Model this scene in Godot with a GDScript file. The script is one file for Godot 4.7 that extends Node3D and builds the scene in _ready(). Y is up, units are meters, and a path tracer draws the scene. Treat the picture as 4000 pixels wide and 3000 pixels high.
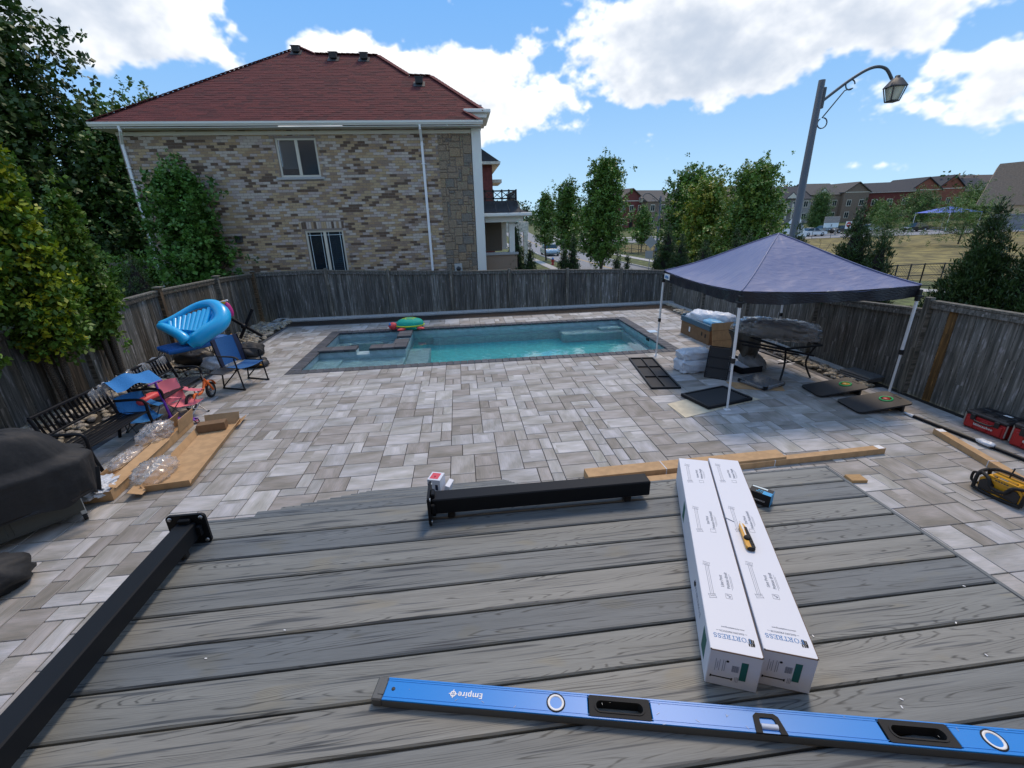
extends Node3D
# Backyard with a pool, seen from a raised deck. Patio level is y = 0, the deck is at y = 1.74; -z runs from the deck to the pool and the house behind.

const DK := 1.74
var rng := RandomNumberGenerator.new()
var M := {}
var used := {}


func _ready():
	rng.seed = 20240611
	camera_and_light()
	materials()
	ground()
	patio()
	pool()
	fences()
	neighbour_house()
	deck()
	trees()
	street()
	canopy_corner()
	left_corner()
	deck_things()
	patio_things()


func camera_and_light():
	var c := Camera3D.new()
	c.name = "camera"
	c.fov = 82.094
	c.near = 0.05
	c.far = 3000.0
	c.rotation_order = EULER_ORDER_YXZ
	c.position = Vector3(0, 3.12, 0)
	c.rotation_degrees = Vector3(-20.517, -6.073, -1.579)
	add_child(c)
	var e := Environment.new()
	e.background_mode = Environment.BG_SKY
	e.tonemap_mode = Environment.TONE_MAPPER_LINEAR
	e.tonemap_exposure = EXPOSURE
	e.sdfgi_enabled = true
	e.ssao_enabled = true
	e.ssil_enabled = true
	var s := Sky.new()
	var p := PanoramaSkyMaterial.new()
	p.panorama = ImageTexture.create_from_image(sky_image(4096, 2048))
	s.sky_material = p
	e.sky = s
	e.background_energy_multiplier = 1.0
	var w := WorldEnvironment.new()
	w.name = "air"
	w.environment = e
	add_child(w)
	var l := DirectionalLight3D.new()
	l.name = "sun"
	l.light_energy = SUN
	l.light_color = Color(1.0, 0.91, 0.80)
	l.light_angular_distance = 14.0
	l.shadow_enabled = true
	l.rotation_degrees = SUN_TURN
	add_child(l)


# ---------------------------------------------------------------- the sky: blue air and cumulus clouds
const SUN := 0.62
const SUN_TURN := Vector3(-58, 150, 0)
const EXPOSURE := 1.18
# azimuth (degrees clockwise from -z), elevation, half width, half height, weight
const CLOUDS := [
	[-26, 16.6, 8.01, 3.40, 1.35], [-22, 15.8, 4.75, 2.58, 1.3], [-29.6, 11.9, 1.76, 0.92, 1], [-35.8, 15.7, 1.41, 1.38, 1], [-2.7, 20.3, 7.83, 1.38, 0.98], [-3.5, 17.8, 2.62, 1.56, 0.82],
	[6, 17.1, 2.46, 1.33, 0.82], [4, 16, 1.50, 0.78, 0.82], [3.6, 13.4, 2.84, 1.33, 0.82], [13.5, 15.3, 1.06, 1.74, 0.82], [12.6, 12.1, 2.64, 1.84, 0.82], [15.7, 16.3, 0.97, 0.37, 0.82],
	[10, 14.9, 0.53, 0.64, 0.61], [8.1, 5.7, 5.27, 2.54, 1.15], [15.5, 7.5, 4.62, 1.91, 1.05], [23.2, 6, 7.04, 2.85, 1.25], [29.8, 6.4, 5.94, 2.75, 1.15], [34.3, 14.4, 5.90, 2.30, 1.2],
	[42.8, 14.8, 5.10, 1.74, 1.15], [32, 9.2, 6.34, 3.03, 1.15], [42.2, 10.4, 5.98, 2.58, 1.2], [48.5, 11.2, 2.99, 2.58, 1.1], [41.7, 8, 7.13, 1.74, 1.06], [47.9, 6.9, 4.66, 1.94, 1.01],
	[41.5, 5.8, 4.14, 1.10, 0.83], [24.3, 12.5, 1.41, 0.55, 0.92], [26.1, 14.4, 0.79, 0.27, 0.74], [35.4, 4.8, 0.70, 0.74, 1], [44.7, 5.1, 0.88, 0.74, 1], [-35.9, 12.1, 0.70, 0.55, 0.8],
	[-28.5, 9.7, 1.85, 0.74, 0.8], [-50, 17, 10.00, 5.00, 1.2], [-70, 12, 14.00, 6.00, 1.2], [-95, 18, 18.00, 7.00, 1.2], [-120, 9, 16.00, 5.00, 1.1], [-150, 16, 20.00, 7.00, 1.2],
	[175, 11, 20.00, 6.00, 1.2], [140, 18, 20.00, 7.00, 1.2], [112, 9, 16.00, 5.00, 1.1], [88, 16, 16.00, 7.00, 1.2], [66, 12, 12.00, 5.00, 1.2], [57, 8, 6.00, 2.50, 1],
	[-30, 34, 16.00, 7.00, 1.15], [10, 31, 12.00, 5.00, 1.15], [45, 29, 18.00, 6.00, 1.15], [-75, 36, 20.00, 8.00, 1.15], [90, 38, 20.00, 8.00, 1.15], [-130, 36, 24.00, 9.00, 1.15],
	[140, 40, 24.00, 9.00, 1.15], [-10, 52, 26.00, 8.00, 1.15], [70, 58, 30.00, 8.00, 1.15], [-110, 60, 36.00, 8.00, 1.15], [170, 62, 40.00, 8.00, 1.15], [0, 78, 90.00, 6.00, 1.15]]
var sky_fine := FastNoiseLite.new()
var sky_wide := FastNoiseLite.new()


func cloud_at(az: float, el: float, c: Vector3, near: Array) -> float:
	var d := 0.0
	for b in near:
		var dx: float = (az - b[0]) / b[2]
		if dx > 180.0 / b[2]: dx -= 360.0 / b[2]
		if dx < -180.0 / b[2]: dx += 360.0 / b[2]
		var dy: float = (el - b[1]) / b[3]
		if dy < 0: dy *= 1.35                    # flatter bases
		var q: float = dx * dx + dy * dy
		if q < 3.0:
			d = maxf(d, b[4] * (1.0 - q * 0.62))
	return d + sky_fine.get_noise_3dv(c) * 0.72 + sky_wide.get_noise_3dv(c) * 0.22 - 0.34


func soft_at(az: float, el: float, near: Array) -> float:
	var d := 0.0
	for b in near:
		var dx: float = (az - b[0]) / b[2]
		var dy: float = (el - b[1]) / b[3]
		d = maxf(d, b[4] * (1.0 - (dx * dx + dy * dy) * 0.62))
	return d


func sky_row(y: int, w: int, h: int, rows: Array) -> void:
	var out := PackedFloat32Array()
	out.resize(w * 3)
	var el := (0.5 - (y + 0.5) / h) * 180.0
	var t := clampf(1.0 - sin(deg_to_rad(maxf(el, 0.0))), 0.0, 1.0)
	var top := Vector3(0.125, 0.36, 0.80)
	var low := Vector3(0.50, 0.74, 0.90)
	var air := top.lerp(low, pow(t, 4.5))
	if el < 0:
		air = Vector3(0.30, 0.32, 0.28)
	var near := []
	for b in CLOUDS:
		if absf(el - b[1]) < b[3] * 1.9: near.append(b)
	var r := cos(deg_to_rad(el))
	var step := 0.9
	for x in w:
		var c := air
		if el > 0.0:
			var az := (x + 0.5) / w * 360.0 - 180.0
			var a := deg_to_rad(az)
			var v := Vector3(sin(a) * r, sin(deg_to_rad(el)) * 1.5, -cos(a) * r)
			var d := cloud_at(az, el, v, near)
			if d > 0.0:
				var up := Vector3(sin(a) * r, sin(deg_to_rad(el + step)) * 1.5, -cos(a) * r)
				var thick := maxf(0.0, 0.9 * cloud_at(az + 0.5, el + step, up, near) + 0.30 * soft_at(az + 1.2, el + 2.6, near))
				var cover := smoothstep(0.0, 0.30, d)
				var lit := exp(-thick * 0.95) * 0.80 + 0.26
				lit += 0.05 * sky_fine.get_noise_3dv(v * 1.6)
				var k := clampf(lit, 0.0, 1.06)
				var body := Vector3(0.50, 0.57, 0.68).lerp(Vector3(1.12, 1.11, 1.10), smoothstep(0.42, 0.94, k))
				c = air.lerp(body, cover * 0.98)
		out[x * 3] = c.x
		out[x * 3 + 1] = c.y
		out[x * 3 + 2] = c.z
	rows[y] = out


func sky_image(w: int, h: int) -> Image:
	sky_fine.seed = 7
	sky_fine.frequency = 10.0
	sky_fine.fractal_octaves = 6
	sky_fine.fractal_gain = 0.55
	sky_wide.seed = 19
	sky_wide.frequency = 4.0
	sky_wide.fractal_octaves = 2
	var rows := []
	rows.resize(h)
	var job := WorkerThreadPool.add_group_task(func(y): sky_row(y, w, h, rows), h / 2 + 1)
	WorkerThreadPool.wait_for_group_task_completion(job)
	var last: PackedFloat32Array = rows[h / 2]
	var all := PackedFloat32Array()
	for y in h:
		all.append_array(rows[y] if y < h / 2 + 1 else last)
	return Image.create_from_data(w, h, false, Image.FORMAT_RGBF, all.to_byte_array())


# ---------------------------------------------------------------- objects
func numbered(n: String) -> String:
	used[n] = used.get(n, -1) + 1
	return n if used[n] == 0 else "%s_%03d" % [n, used[n]]


func tag(o: Node3D, label: String, category: String, group := "") -> Node3D:
	o.set_meta("label", label)
	o.set_meta("category", category)
	if group: o.set_meta("group", group)
	return o


func thing(n: String, label: String, category: String, at := Vector3.ZERO, turn := 0.0, group := "") -> Node3D:
	var o := Node3D.new()
	o.name = numbered(n)
	add_child(o)
	o.position = at
	o.rotation.y = turn
	return tag(o, label, category, group)


func struct_root(n: String) -> Node3D:
	var o := Node3D.new()
	o.name = n
	add_child(o)
	o.set_meta("kind", "structure")
	return o


func dup(root: Node3D, at: Vector3, turn: float, label: String) -> Node3D:
	var r: Node3D = root.duplicate()
	r.name = numbered(String(root.name).rstrip("0123456789").trim_suffix("_"))
	add_child(r)
	r.position = at
	r.rotation.y = turn
	r.set_meta("label", label)
	return r


func obj(n: String, s: SurfaceTool, m: Material, parent: Node = null) -> MeshInstance3D:
	s.generate_normals()
	var mi := MeshInstance3D.new()
	mi.mesh = s.commit()
	if mi.mesh.get_surface_count() > 0: mi.mesh.surface_set_material(0, m)
	if parent == null:
		mi.name = numbered(n)
		add_child(mi)
	else:
		mi.name = n
		parent.add_child(mi, true)
	return mi


func struct(n: String, s: SurfaceTool, m: Material) -> MeshInstance3D:
	var o := obj(n, s, m)
	o.set_meta("kind", "structure")
	return o


func put(n: String, mesh: Mesh, m: Material, xf: Transform3D, parent: Node) -> MeshInstance3D:
	var mi := MeshInstance3D.new()
	mi.mesh = mesh
	mi.material_override = m
	mi.transform = xf
	mi.name = n
	parent.add_child(mi, true)
	return mi


func stuff(o: Node3D) -> Node3D:
	o.set_meta("kind", "stuff")
	return o


# alike pieces: [mesh, material, transform, size]; the 300 that show largest are parts of their own, the rest one part
func pieces(n: String, rest: String, items: Array, parent: Node, most := 300) -> void:
	var eye := Vector3(0, 3.12, 0)
	for i in items: i.append(i[3] / (i[2].origin - eye).length())
	items.sort_custom(func(a, b): return a[4] > b[4])
	var left := {}
	for k in items.size():
		var i = items[k]
		if k < most:
			put(n, i[0], i[1], i[2], parent)
		else:
			if not left.has(i[1]): left[i[1]] = st()
			left[i[1]].append_from(i[0], 0, i[2])
	if left.size():
		var mesh := ArrayMesh.new()
		for m in left:
			left[m].commit(mesh)
			mesh.surface_set_material(mesh.get_surface_count() - 1, m)
		var mi := MeshInstance3D.new()
		mi.mesh = mesh
		mi.name = rest
		parent.add_child(mi, true)
		stuff(mi)


# ---------------------------------------------------------------- shapes
func st() -> SurfaceTool:
	var s := SurfaceTool.new()
	s.begin(Mesh.PRIMITIVE_TRIANGLES)
	return s


func tri(s: SurfaceTool, a: Vector3, b: Vector3, c: Vector3, out: Vector3, uv := []) -> void:
	if (b - a).cross(c - a).dot(out) > 0:      # front faces run clockwise
		var k := b
		b = c
		c = k
		if uv: uv = [uv[0], uv[2], uv[1]]
	for i in 3:
		s.set_uv(uv[i] if uv else Vector2.ZERO)
		s.add_vertex([a, b, c][i])


func quad(s: SurfaceTool, a: Vector3, b: Vector3, c: Vector3, d: Vector3, out: Vector3, uv := []) -> void:
	if uv:
		tri(s, a, b, c, out, [uv[0], uv[1], uv[2]])
		tri(s, a, c, d, out, [uv[0], uv[2], uv[3]])
	else:
		tri(s, a, b, c, out)
		tri(s, a, c, d, out)


# a box with chamfered edges; u runs along the axis «along», in metres
func box(s: SurfaceTool, c: Vector3, size: Vector3, b := Basis(), bev := 0.0, along := 0, uvo := Vector2.ZERO, uvs := Vector2.ONE) -> void:
	s.set_smooth_group(-1)
	var h := size / 2
	for ax in 3:
		var u: int = along if ax != along else (along + 1) % 3
		var v := 3 - ax - u
		for sg in [-1.0, 1.0]:
			var pts := []
			var uv := []
			for q in [[-1, -1], [1, -1], [1, 1], [-1, 1]]:
				var p := Vector3.ZERO
				p[ax] = sg * h[ax]
				p[u] = q[0] * (h[u] - bev)
				p[v] = q[1] * (h[v] - bev)
				pts.append(c + b * p)
				uv.append(Vector2(p[u], p[v] + ax * 0.31) * uvs + uvo)
			var out := Vector3.ZERO
			out[ax] = sg
			quad(s, pts[0], pts[1], pts[2], pts[3], b * out, uv)
	if bev <= 0: return
	for ax in 3:                               # edges along ax
		var u := (ax + 1) % 3
		var v := (ax + 2) % 3
		for su in [-1.0, 1.0]:
			for sv in [-1.0, 1.0]:
				var p := []
				var uv := []
				for q in [[-1, 0], [1, 0], [1, 1], [-1, 1]]:
					var w := Vector3.ZERO
					w[ax] = q[0] * (h[ax] - bev)
					w[u] = su * (h[u] - (bev if q[1] == 1 else 0.0))
					w[v] = sv * (h[v] - (0.0 if q[1] == 1 else bev))
					p.append(c + b * w)
					uv.append(Vector2(w[along], w[(along + 1) % 3]) * uvs + uvo)
				var out := Vector3.ZERO
				out[u] = su
				out[v] = sv
				quad(s, p[0], p[1], p[2], p[3], b * out, uv)
	for k in 8:
		var g := Vector3(1 if k & 1 else -1, 1 if k & 2 else -1, 1 if k & 4 else -1)
		var p := []
		for ax in 3:
			var w := g * (h - Vector3.ONE * bev)
			w[ax] = g[ax] * h[ax]
			p.append(c + b * w)
		tri(s, p[0], p[1], p[2], b * g, [uvo, uvo, uvo])


func bmesh(size: Vector3, bev := 0.0, along := 0, uvo := Vector2.ZERO, uvs := Vector2.ONE) -> ArrayMesh:
	var s := st()
	box(s, Vector3.ZERO, size, Basis(), bev, along, uvo, uvs)
	s.generate_normals()
	return s.commit()


# a bar of rectangular section from a to b
func bar(s: SurfaceTool, a: Vector3, b: Vector3, w: float, t: float, bev := 0.0, up := Vector3.UP) -> void:
	var z := (b - a).normalized()
	if absf(z.dot(up)) > 0.98: up = Vector3.RIGHT
	var x := up.cross(z).normalized()
	box(s, (a + b) / 2, Vector3(w, t, (b - a).length()), Basis(x, z.cross(x), z), bev, 2)


func tube(s: SurfaceTool, pts: Array, r, n := 8, flat := 1.0) -> void:
	s.set_smooth_group(0)
	var rings := []
	var x := Vector3.ZERO
	for i in pts.size():
		var d: Vector3 = (pts[mini(i + 1, pts.size() - 1)] - pts[maxi(i - 1, 0)]).normalized()
		if i == 0:
			x = d.cross(Vector3.UP if absf(d.y) < 0.9 else Vector3.RIGHT).normalized()
		else:
			x = (x - d * x.dot(d)).normalized()
		var y := d.cross(x)
		var rr: float = r[i] if r is Array else r
		var ring := []
		for k in n:
			var a := TAU * k / n
			ring.append(pts[i] + (x * cos(a) + y * sin(a) * flat) * rr)
		rings.append(ring)
	for i in pts.size() - 1:
		var mid: Vector3 = (pts[i] + pts[i + 1]) / 2
		for k in n:
			var k2 := (k + 1) % n
			var a: Vector3 = rings[i][k]
			var c: Vector3 = rings[i + 1][k2]
			quad(s, a, rings[i][k2], c, rings[i + 1][k], (a + c) / 2 - mid)
	s.set_smooth_group(-1)
	for e in [0, pts.size() - 1]:
		var out: Vector3 = pts[e] - pts[1 if e == 0 else e - 1]
		for k in range(1, n - 1):
			tri(s, rings[e][0], rings[e][k], rings[e][k + 1], out)


func curve(pts: Array, n := 6) -> Array:
	var c := Curve3D.new()
	for i in pts.size():
		var a: Vector3 = pts[maxi(i - 1, 0)]
		var b: Vector3 = pts[mini(i + 1, pts.size() - 1)]
		c.add_point(pts[i], (a - b) / 6, (b - a) / 6)
	var out := []
	for i in pts.size() - 1:
		for k in n: out.append(c.sample(i, float(k) / n))
	out.append(pts[-1])
	return out


func lathe(s: SurfaceTool, prof: Array, xf := Transform3D(), n := 16) -> void:
	s.set_smooth_group(0)
	for i in prof.size() - 1:
		for k in n:
			var p := []
			for q in [[i, k], [i, k + 1], [i + 1, k + 1], [i + 1, k]]:
				var a: float = TAU * q[1] / n
				p.append(xf * Vector3(prof[q[0]].x * cos(a), prof[q[0]].y, prof[q[0]].x * sin(a)))
			var am := TAU * (k + 0.5) / n
			var t: Vector2 = prof[i + 1] - prof[i]
			var o := xf.basis * Vector3(t.y * cos(am), -t.x, t.y * sin(am))
			if prof[i].x > 0.0001: tri(s, p[0], p[1], p[2], o)
			if prof[i + 1].x > 0.0001: tri(s, p[0], p[2], p[3], o)


# a flat outline with depth: the polygon lies in xf's xy plane and runs from z = 0 to z = d
func prism(s: SurfaceTool, poly: PackedVector2Array, d: float, xf := Transform3D()) -> void:
	s.set_smooth_group(-1)
	var t := Geometry2D.triangulate_polygon(poly)
	for z in [0.0, d]:
		for i in range(0, t.size(), 3):
			var p := []
			var uv := []
			for k in 3:
				var q := poly[t[i + k]]
				p.append(xf * Vector3(q.x, q.y, z))
				uv.append(q)
			tri(s, p[0], p[1], p[2], xf.basis.z * (1 if z == d else -1) * signf(d if d != 0 else 1.0), uv)
	var cw := Geometry2D.is_polygon_clockwise(poly)
	for i in poly.size():
		var a := poly[i]
		var b := poly[(i + 1) % poly.size()]
		var e := b - a
		var out := Vector3(e.y, -e.x, 0) * (-1 if cw else 1)
		quad(s, xf * Vector3(a.x, a.y, 0), xf * Vector3(b.x, b.y, 0), xf * Vector3(b.x, b.y, d), xf * Vector3(a.x, a.y, d), xf.basis * out, [a, b, b + Vector2(d, d), a + Vector2(d, d)])


func sheet(s: SurfaceTool, f: Callable, nu: int, nv: int, out := Vector3.UP) -> void:
	s.set_smooth_group(0)
	var g := []
	for i in nu + 1:
		var row := []
		for j in nv + 1: row.append(f.call(float(i) / nu, float(j) / nv))
		g.append(row)
	var sum := 0.0
	for i in nu:
		for j in nv: sum += (g[i + 1][j] - g[i][j]).cross(g[i + 1][j + 1] - g[i][j]).dot(out)
	for i in nu:
		for j in nv:
			var uv := [Vector2(i, j), Vector2(i + 1, j), Vector2(i + 1, j + 1), Vector2(i, j + 1)]
			for q in 4: uv[q] = uv[q] / Vector2(nu, nv)
			var p := [g[i][j], g[i + 1][j], g[i + 1][j + 1], g[i][j + 1]]
			for q in ([0, 2, 1, 0, 3, 2] if sum > 0 else [0, 1, 2, 0, 2, 3]):
				s.set_uv(uv[q])
				s.add_vertex(p[q])


# a rounded lump, crumpled by noise
func lump(s: SurfaceTool, c: Vector3, r: Vector3, b := Basis(), amp := 0.0, freq := 6.0, nu := 20, nv := 12, pw := 1.0, sd := 1) -> void:
	s.set_smooth_group(0)
	var nz := FastNoiseLite.new()
	nz.seed = sd
	nz.frequency = freq
	nz.fractal_octaves = 4
	if amp > 0.25: nz.fractal_type = FastNoiseLite.FRACTAL_RIDGED
	var g := []
	for j in nv + 1:
		var row := []
		var ph := PI * j / nv - PI / 2
		for i in nu:
			var th := TAU * i / nu
			var d := Vector3(cos(th) * cos(ph), sin(ph), sin(th) * cos(ph))
			var e := Vector3(signf(d.x) * pow(absf(d.x), pw), signf(d.y) * pow(absf(d.y), pw), signf(d.z) * pow(absf(d.z), pw))
			var p := e * r
			row.append(c + b * (p * (1.0 + amp * nz.get_noise_3dv(p * 1.0 + c) * (0.55 if amp > 0.25 else 0.85))))
		g.append(row)
	for j in nv:
		for i in nu:
			var i2 := (i + 1) % nu
			var o: Vector3 = (g[j][i] + g[j + 1][i2]) / 2 - c
			if j > 0: tri(s, g[j][i], g[j][i2], g[j + 1][i2], o)
			if j < nv - 1: tri(s, g[j][i], g[j + 1][i2], g[j + 1][i], o)


func rect(w: float, h: float, r := 0.0, n := 4, c := Vector2.ZERO) -> PackedVector2Array:
	var p := PackedVector2Array()
	if r <= 0:
		return PackedVector2Array([c + Vector2(-w, -h) / 2, c + Vector2(w, -h) / 2, c + Vector2(w, h) / 2, c + Vector2(-w, h) / 2])
	for q in 4:
		var o: Vector2 = [Vector2(1, 1), Vector2(-1, 1), Vector2(-1, -1), Vector2(1, -1)][q] * (Vector2(w, h) / 2 - Vector2(r, r))
		for k in n + 1:
			var a := PI / 2 * (q + float(k) / n)
			p.append(c + o + Vector2(cos(a), sin(a)) * r)
	return p


# an outline with a hole, as a ring of quads with depth
func ring(s: SurfaceTool, outer: PackedVector2Array, inner: PackedVector2Array, d: float, xf: Transform3D) -> void:
	s.set_smooth_group(-1)
	var n := outer.size()
	for i in n:
		var j := (i + 1) % n
		var o := [outer[i], outer[j], inner[j], inner[i]]
		var lo := o.map(func(q): return xf * Vector3(q.x, q.y, 0))
		var hi := o.map(func(q): return xf * Vector3(q.x, q.y, d))
		quad(s, hi[0], hi[1], hi[2], hi[3], xf.basis.z * signf(d))
		quad(s, lo[0], lo[1], lo[2], lo[3], -xf.basis.z * signf(d))
		var m: Vector2 = (outer[i] + outer[j]) / 2 - (inner[i] + inner[j]) / 2
		quad(s, lo[0], lo[1], hi[1], hi[0], xf.basis * Vector3(m.x, m.y, 0))
		quad(s, lo[3], lo[2], hi[2], hi[3], xf.basis * Vector3(-m.x, -m.y, 0))


func face_up(at: Vector3, turn := 0.0) -> Transform3D:      # x right, y away (-z), facing up
	return Transform3D(Basis(Vector3.UP, turn) * Basis(Vector3.RIGHT, -PI / 2), at)


func text(parent: Node3D, words: String, h: float, xf: Transform3D, m: Material, font := "Droid Sans", depth := 0.0008, bold := false) -> MeshInstance3D:
	var f := SystemFont.new()
	f.font_names = PackedStringArray([font])
	if bold: f.font_weight = 700
	var t := TextMesh.new()
	t.font = f
	t.font_size = 40
	t.pixel_size = h / 30.0
	t.depth = depth
	t.text = words
	t.material = m
	var mi := MeshInstance3D.new()
	mi.mesh = t
	mi.transform = xf
	mi.name = "lettering"
	parent.add_child(mi, true)
	return mi


# ---------------------------------------------------------------- materials (colours are linear, real-world values)
func mat(n: String, r: float, g: float, b: float, rough := 0.8, metal := 0.0) -> StandardMaterial3D:
	var m := StandardMaterial3D.new()
	m.resource_name = n
	m.albedo_color = Color(r, g, b).linear_to_srgb()
	m.roughness = rough
	m.metallic = metal
	M[n] = m
	return m


func glass(n: String, r: float, g: float, b: float, a: float) -> StandardMaterial3D:
	var m := mat(n, r, g, b, 0.05)
	m.transparency = BaseMaterial3D.TRANSPARENCY_ALPHA
	m.albedo_color.a = a
	return m


func noise(freq: float, oct := 4, sd := 1, type := FastNoiseLite.TYPE_SIMPLEX_SMOOTH) -> FastNoiseLite:
	var f := FastNoiseLite.new()
	f.noise_type = type
	f.seed = sd
	f.frequency = freq
	f.fractal_octaves = oct
	return f


func noise_tex(freq: float, lo: float, hi: float, oct := 4, sd := 1, size := 256, a := 0.3, b := 0.7) -> NoiseTexture2D:
	var t := NoiseTexture2D.new()
	t.width = size
	t.height = size
	t.seamless = true
	t.noise = noise(freq, oct, sd)
	var g := Gradient.new()
	g.set_color(0, Color(lo, lo, lo))
	g.set_color(1, Color(hi, hi, hi))
	g.set_offset(0, a)
	g.set_offset(1, b)
	t.color_ramp = g
	return t


func tri_tex(m: StandardMaterial3D, albedo: Texture2D, scale: Vector3, height: Texture2D = null, hs := 0.0, world := true) -> StandardMaterial3D:
	m.uv1_triplanar = true
	m.uv1_world_triplanar = world
	m.uv1_scale = scale
	if albedo: m.albedo_texture = albedo
	if height:
		m.heightmap_enabled = true
		m.heightmap_texture = height
		m.heightmap_scale = hs
	return m


func paint(w: int, h: int, f: Callable) -> ImageTexture:      # f(x, y) gives an sRGB colour
	var rows := []
	rows.resize(h)
	var row := func(y: int) -> void:
		var b := PackedByteArray()
		b.resize(w * 3)
		for x in w:
			var c: Color = f.call(x, y)
			b[x * 3] = int(clampf(c.r, 0, 1) * 255.0)
			b[x * 3 + 1] = int(clampf(c.g, 0, 1) * 255.0)
			b[x * 3 + 2] = int(clampf(c.b, 0, 1) * 255.0)
		rows[y] = b
	WorkerThreadPool.wait_for_group_task_completion(WorkerThreadPool.add_group_task(row, h))
	var all := PackedByteArray()
	for y in h: all.append_array(rows[y])
	return ImageTexture.create_from_image(Image.create_from_data(w, h, false, Image.FORMAT_RGB8, all))


func materials() -> void:
	var fine := noise_tex(0.03, 0.88, 1.0, 5, 3)
	var soft := noise_tex(0.012, 0.93, 1.0, 3, 5)
	var grit := noise_tex(0.12, 0.3, 1.0, 4, 9)
	var crumple := noise_tex(0.02, 0.0, 1.0, 3, 12, 256, 0.2, 0.8)
	# composite deck boards: grey, thin dark cathedral grain, blue-black streaks
	var ga := noise(0.9, 2, 21)
	var gb := noise(1.0, 3, 22)
	var gc := noise(1.0, 3, 23)
	var gd := noise(1.0, 2, 24)
	var deck_tex := paint(2048, 768, func(x, y):
		var u: float = x * 3.6 / 2048.0
		var v: float = y * 0.58 / 768.0
		var flow := ga.get_noise_2d(u * 0.6, v * 8.0)
		var q: float = v * 40.0 + flow * 9.0 + gb.get_noise_2d(u * 1.2, v * 26.0) * 0.8
		var line := absf(q - roundf(q)) * 2.0
		var dark := (1.0 - smoothstep(0.0, 0.34, line)) * smoothstep(-0.25, 0.3, gc.get_noise_2d(u * 1.2, v * 34.0))
		var streak := smoothstep(0.34, 0.62, gd.get_noise_2d(u * 1.3 + 9.0, v * 48.0))
		var hair := gb.get_noise_2d(u * 7.0, v * 420.0)
		var k := 0.88 + 0.10 * hair - 0.34 * dark - 0.30 * streak + 0.07 * gd.get_noise_2d(u * 0.7, v * 11.0)
		var stain := smoothstep(0.35, 0.6, gc.get_noise_2d(u * 2.0 - 5.0, v * 5.0)) * 0.5
		return Color(k * (1.0 + 0.05 * stain - 0.03 * streak), k * (1.0 - 0.005 * stain), k * (1.0 - 0.11 * stain + 0.06 * streak)))
	for i in 4:
		var m := mat("deck_board_%d" % i, [0.240, 0.160, 0.270, 0.205][i], [0.250, 0.180, 0.272, 0.218][i], [0.236, 0.190, 0.250, 0.214][i], 0.6)
		m.albedo_texture = deck_tex
		m.heightmap_enabled = true
		m.heightmap_texture = deck_tex
		m.heightmap_scale = 0.05
	# concrete pavers with soft bands, streaks and pits
	var pa := noise(1.0, 4, 31)
	var pb := noise(1.0, 3, 32)
	var pc := noise(1.0, 2, 33)
	var paver_tex := paint(1024, 1024, func(x, y):
		var u: float = x * 2.0 / 1024.0
		var v: float = y * 2.0 / 1024.0
		var band := pa.get_noise_2d(u * 1.1, v * 3.4)
		var st2 := pb.get_noise_2d(u * 5.0, v * 55.0)
		var pit := smoothstep(0.48, 0.75, pc.get_noise_2d(u * 60.0, v * 110.0)) * smoothstep(-0.1, 0.35, pb.get_noise_2d(u * 2.0 + 40.0, v * 6.0))
		var k := 0.86 + 0.20 * band + 0.05 * st2 - 0.22 * pit + 0.03 * pc.get_noise_2d(u * 150.0, v * 150.0)
		return Color(k * (1.0 + 0.02 * st2), k, k * (1.0 + 0.05 * band)))
	var tones := [[.455, .43, .395], [.52, .505, .48], [.35, .32, .285], [.565, .55, .52], [.48, .47, .46], [.41, .38, .345]]
	for i in tones.size():
		var m := mat("paver_%d" % i, tones[i][0], tones[i][1], tones[i][2], 0.75)
		m.albedo_texture = paver_tex
		m.heightmap_enabled = true
		m.heightmap_texture = paver_tex
		m.heightmap_scale = 0.03
	for i in 3:
		var m := mat("coping_%d" % i, [.088, .108, .075][i], [.094, .114, .082][i], [.108, .130, .098][i], 0.7)
		m.albedo_texture = paver_tex
		m.heightmap_enabled = true
		m.heightmap_texture = paver_tex
		m.heightmap_scale = 0.03
	tri_tex(mat("joint", .045, .038, .030, 0.95), grit, Vector3(6, 6, 6), grit, 0.2)
	tri_tex(mat("curb", .42, .42, .41, 0.85), fine, Vector3(3, 3, 3), grit, 0.15)
	tri_tex(mat("soil", .075, .050, .034, 0.95), grit, Vector3(3, 3, 3), grit, 2.0)
	var soilc := noise_tex(0.03, 0.6, 1.0, 4, 41)
	for i in 5:
		tri_tex(mat("pebble_%d" % i, [.44, .54, .36, .48, .30][i], [.38, .49, .33, .40, .285][i], [.28, .40, .285, .28, .27][i], 0.7), soilc, Vector3(4, 4, 4))
	# weathered fence boards
	var fa := noise(1.0, 4, 51)
	var fb := noise(1.0, 3, 52)
	var fc := noise(1.0, 3, 53)
	var fence_tex := paint(512, 1024, func(x, y):
		var v: float = x * 1.2 / 512.0
		var u: float = y * 2.0 / 1024.0
		var grain := fa.get_noise_2d(u * 2.0, v * 70.0)
		var run := fb.get_noise_2d(u * 0.8, v * 16.0)
		var pale := smoothstep(0.12, 0.5, fc.get_noise_2d(u * 4.0, v * 14.0)) * smoothstep(-0.2, 0.4, run)
		var kx := fmod(v * 5.0 + 31.0, 1.0) - 0.5
		var knot := smoothstep(0.60, 0.72, fc.get_noise_2d(u * 9.0 + 77.0, v * 22.0)) * (1.0 - absf(kx))
		var k := 0.66 + 0.13 * grain + 0.30 * run + 0.20 * pale - 0.5 * knot
		return Color(k, k * (1.0 - 0.02 * run), k * (0.97 + 0.05 * pale)))
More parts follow.
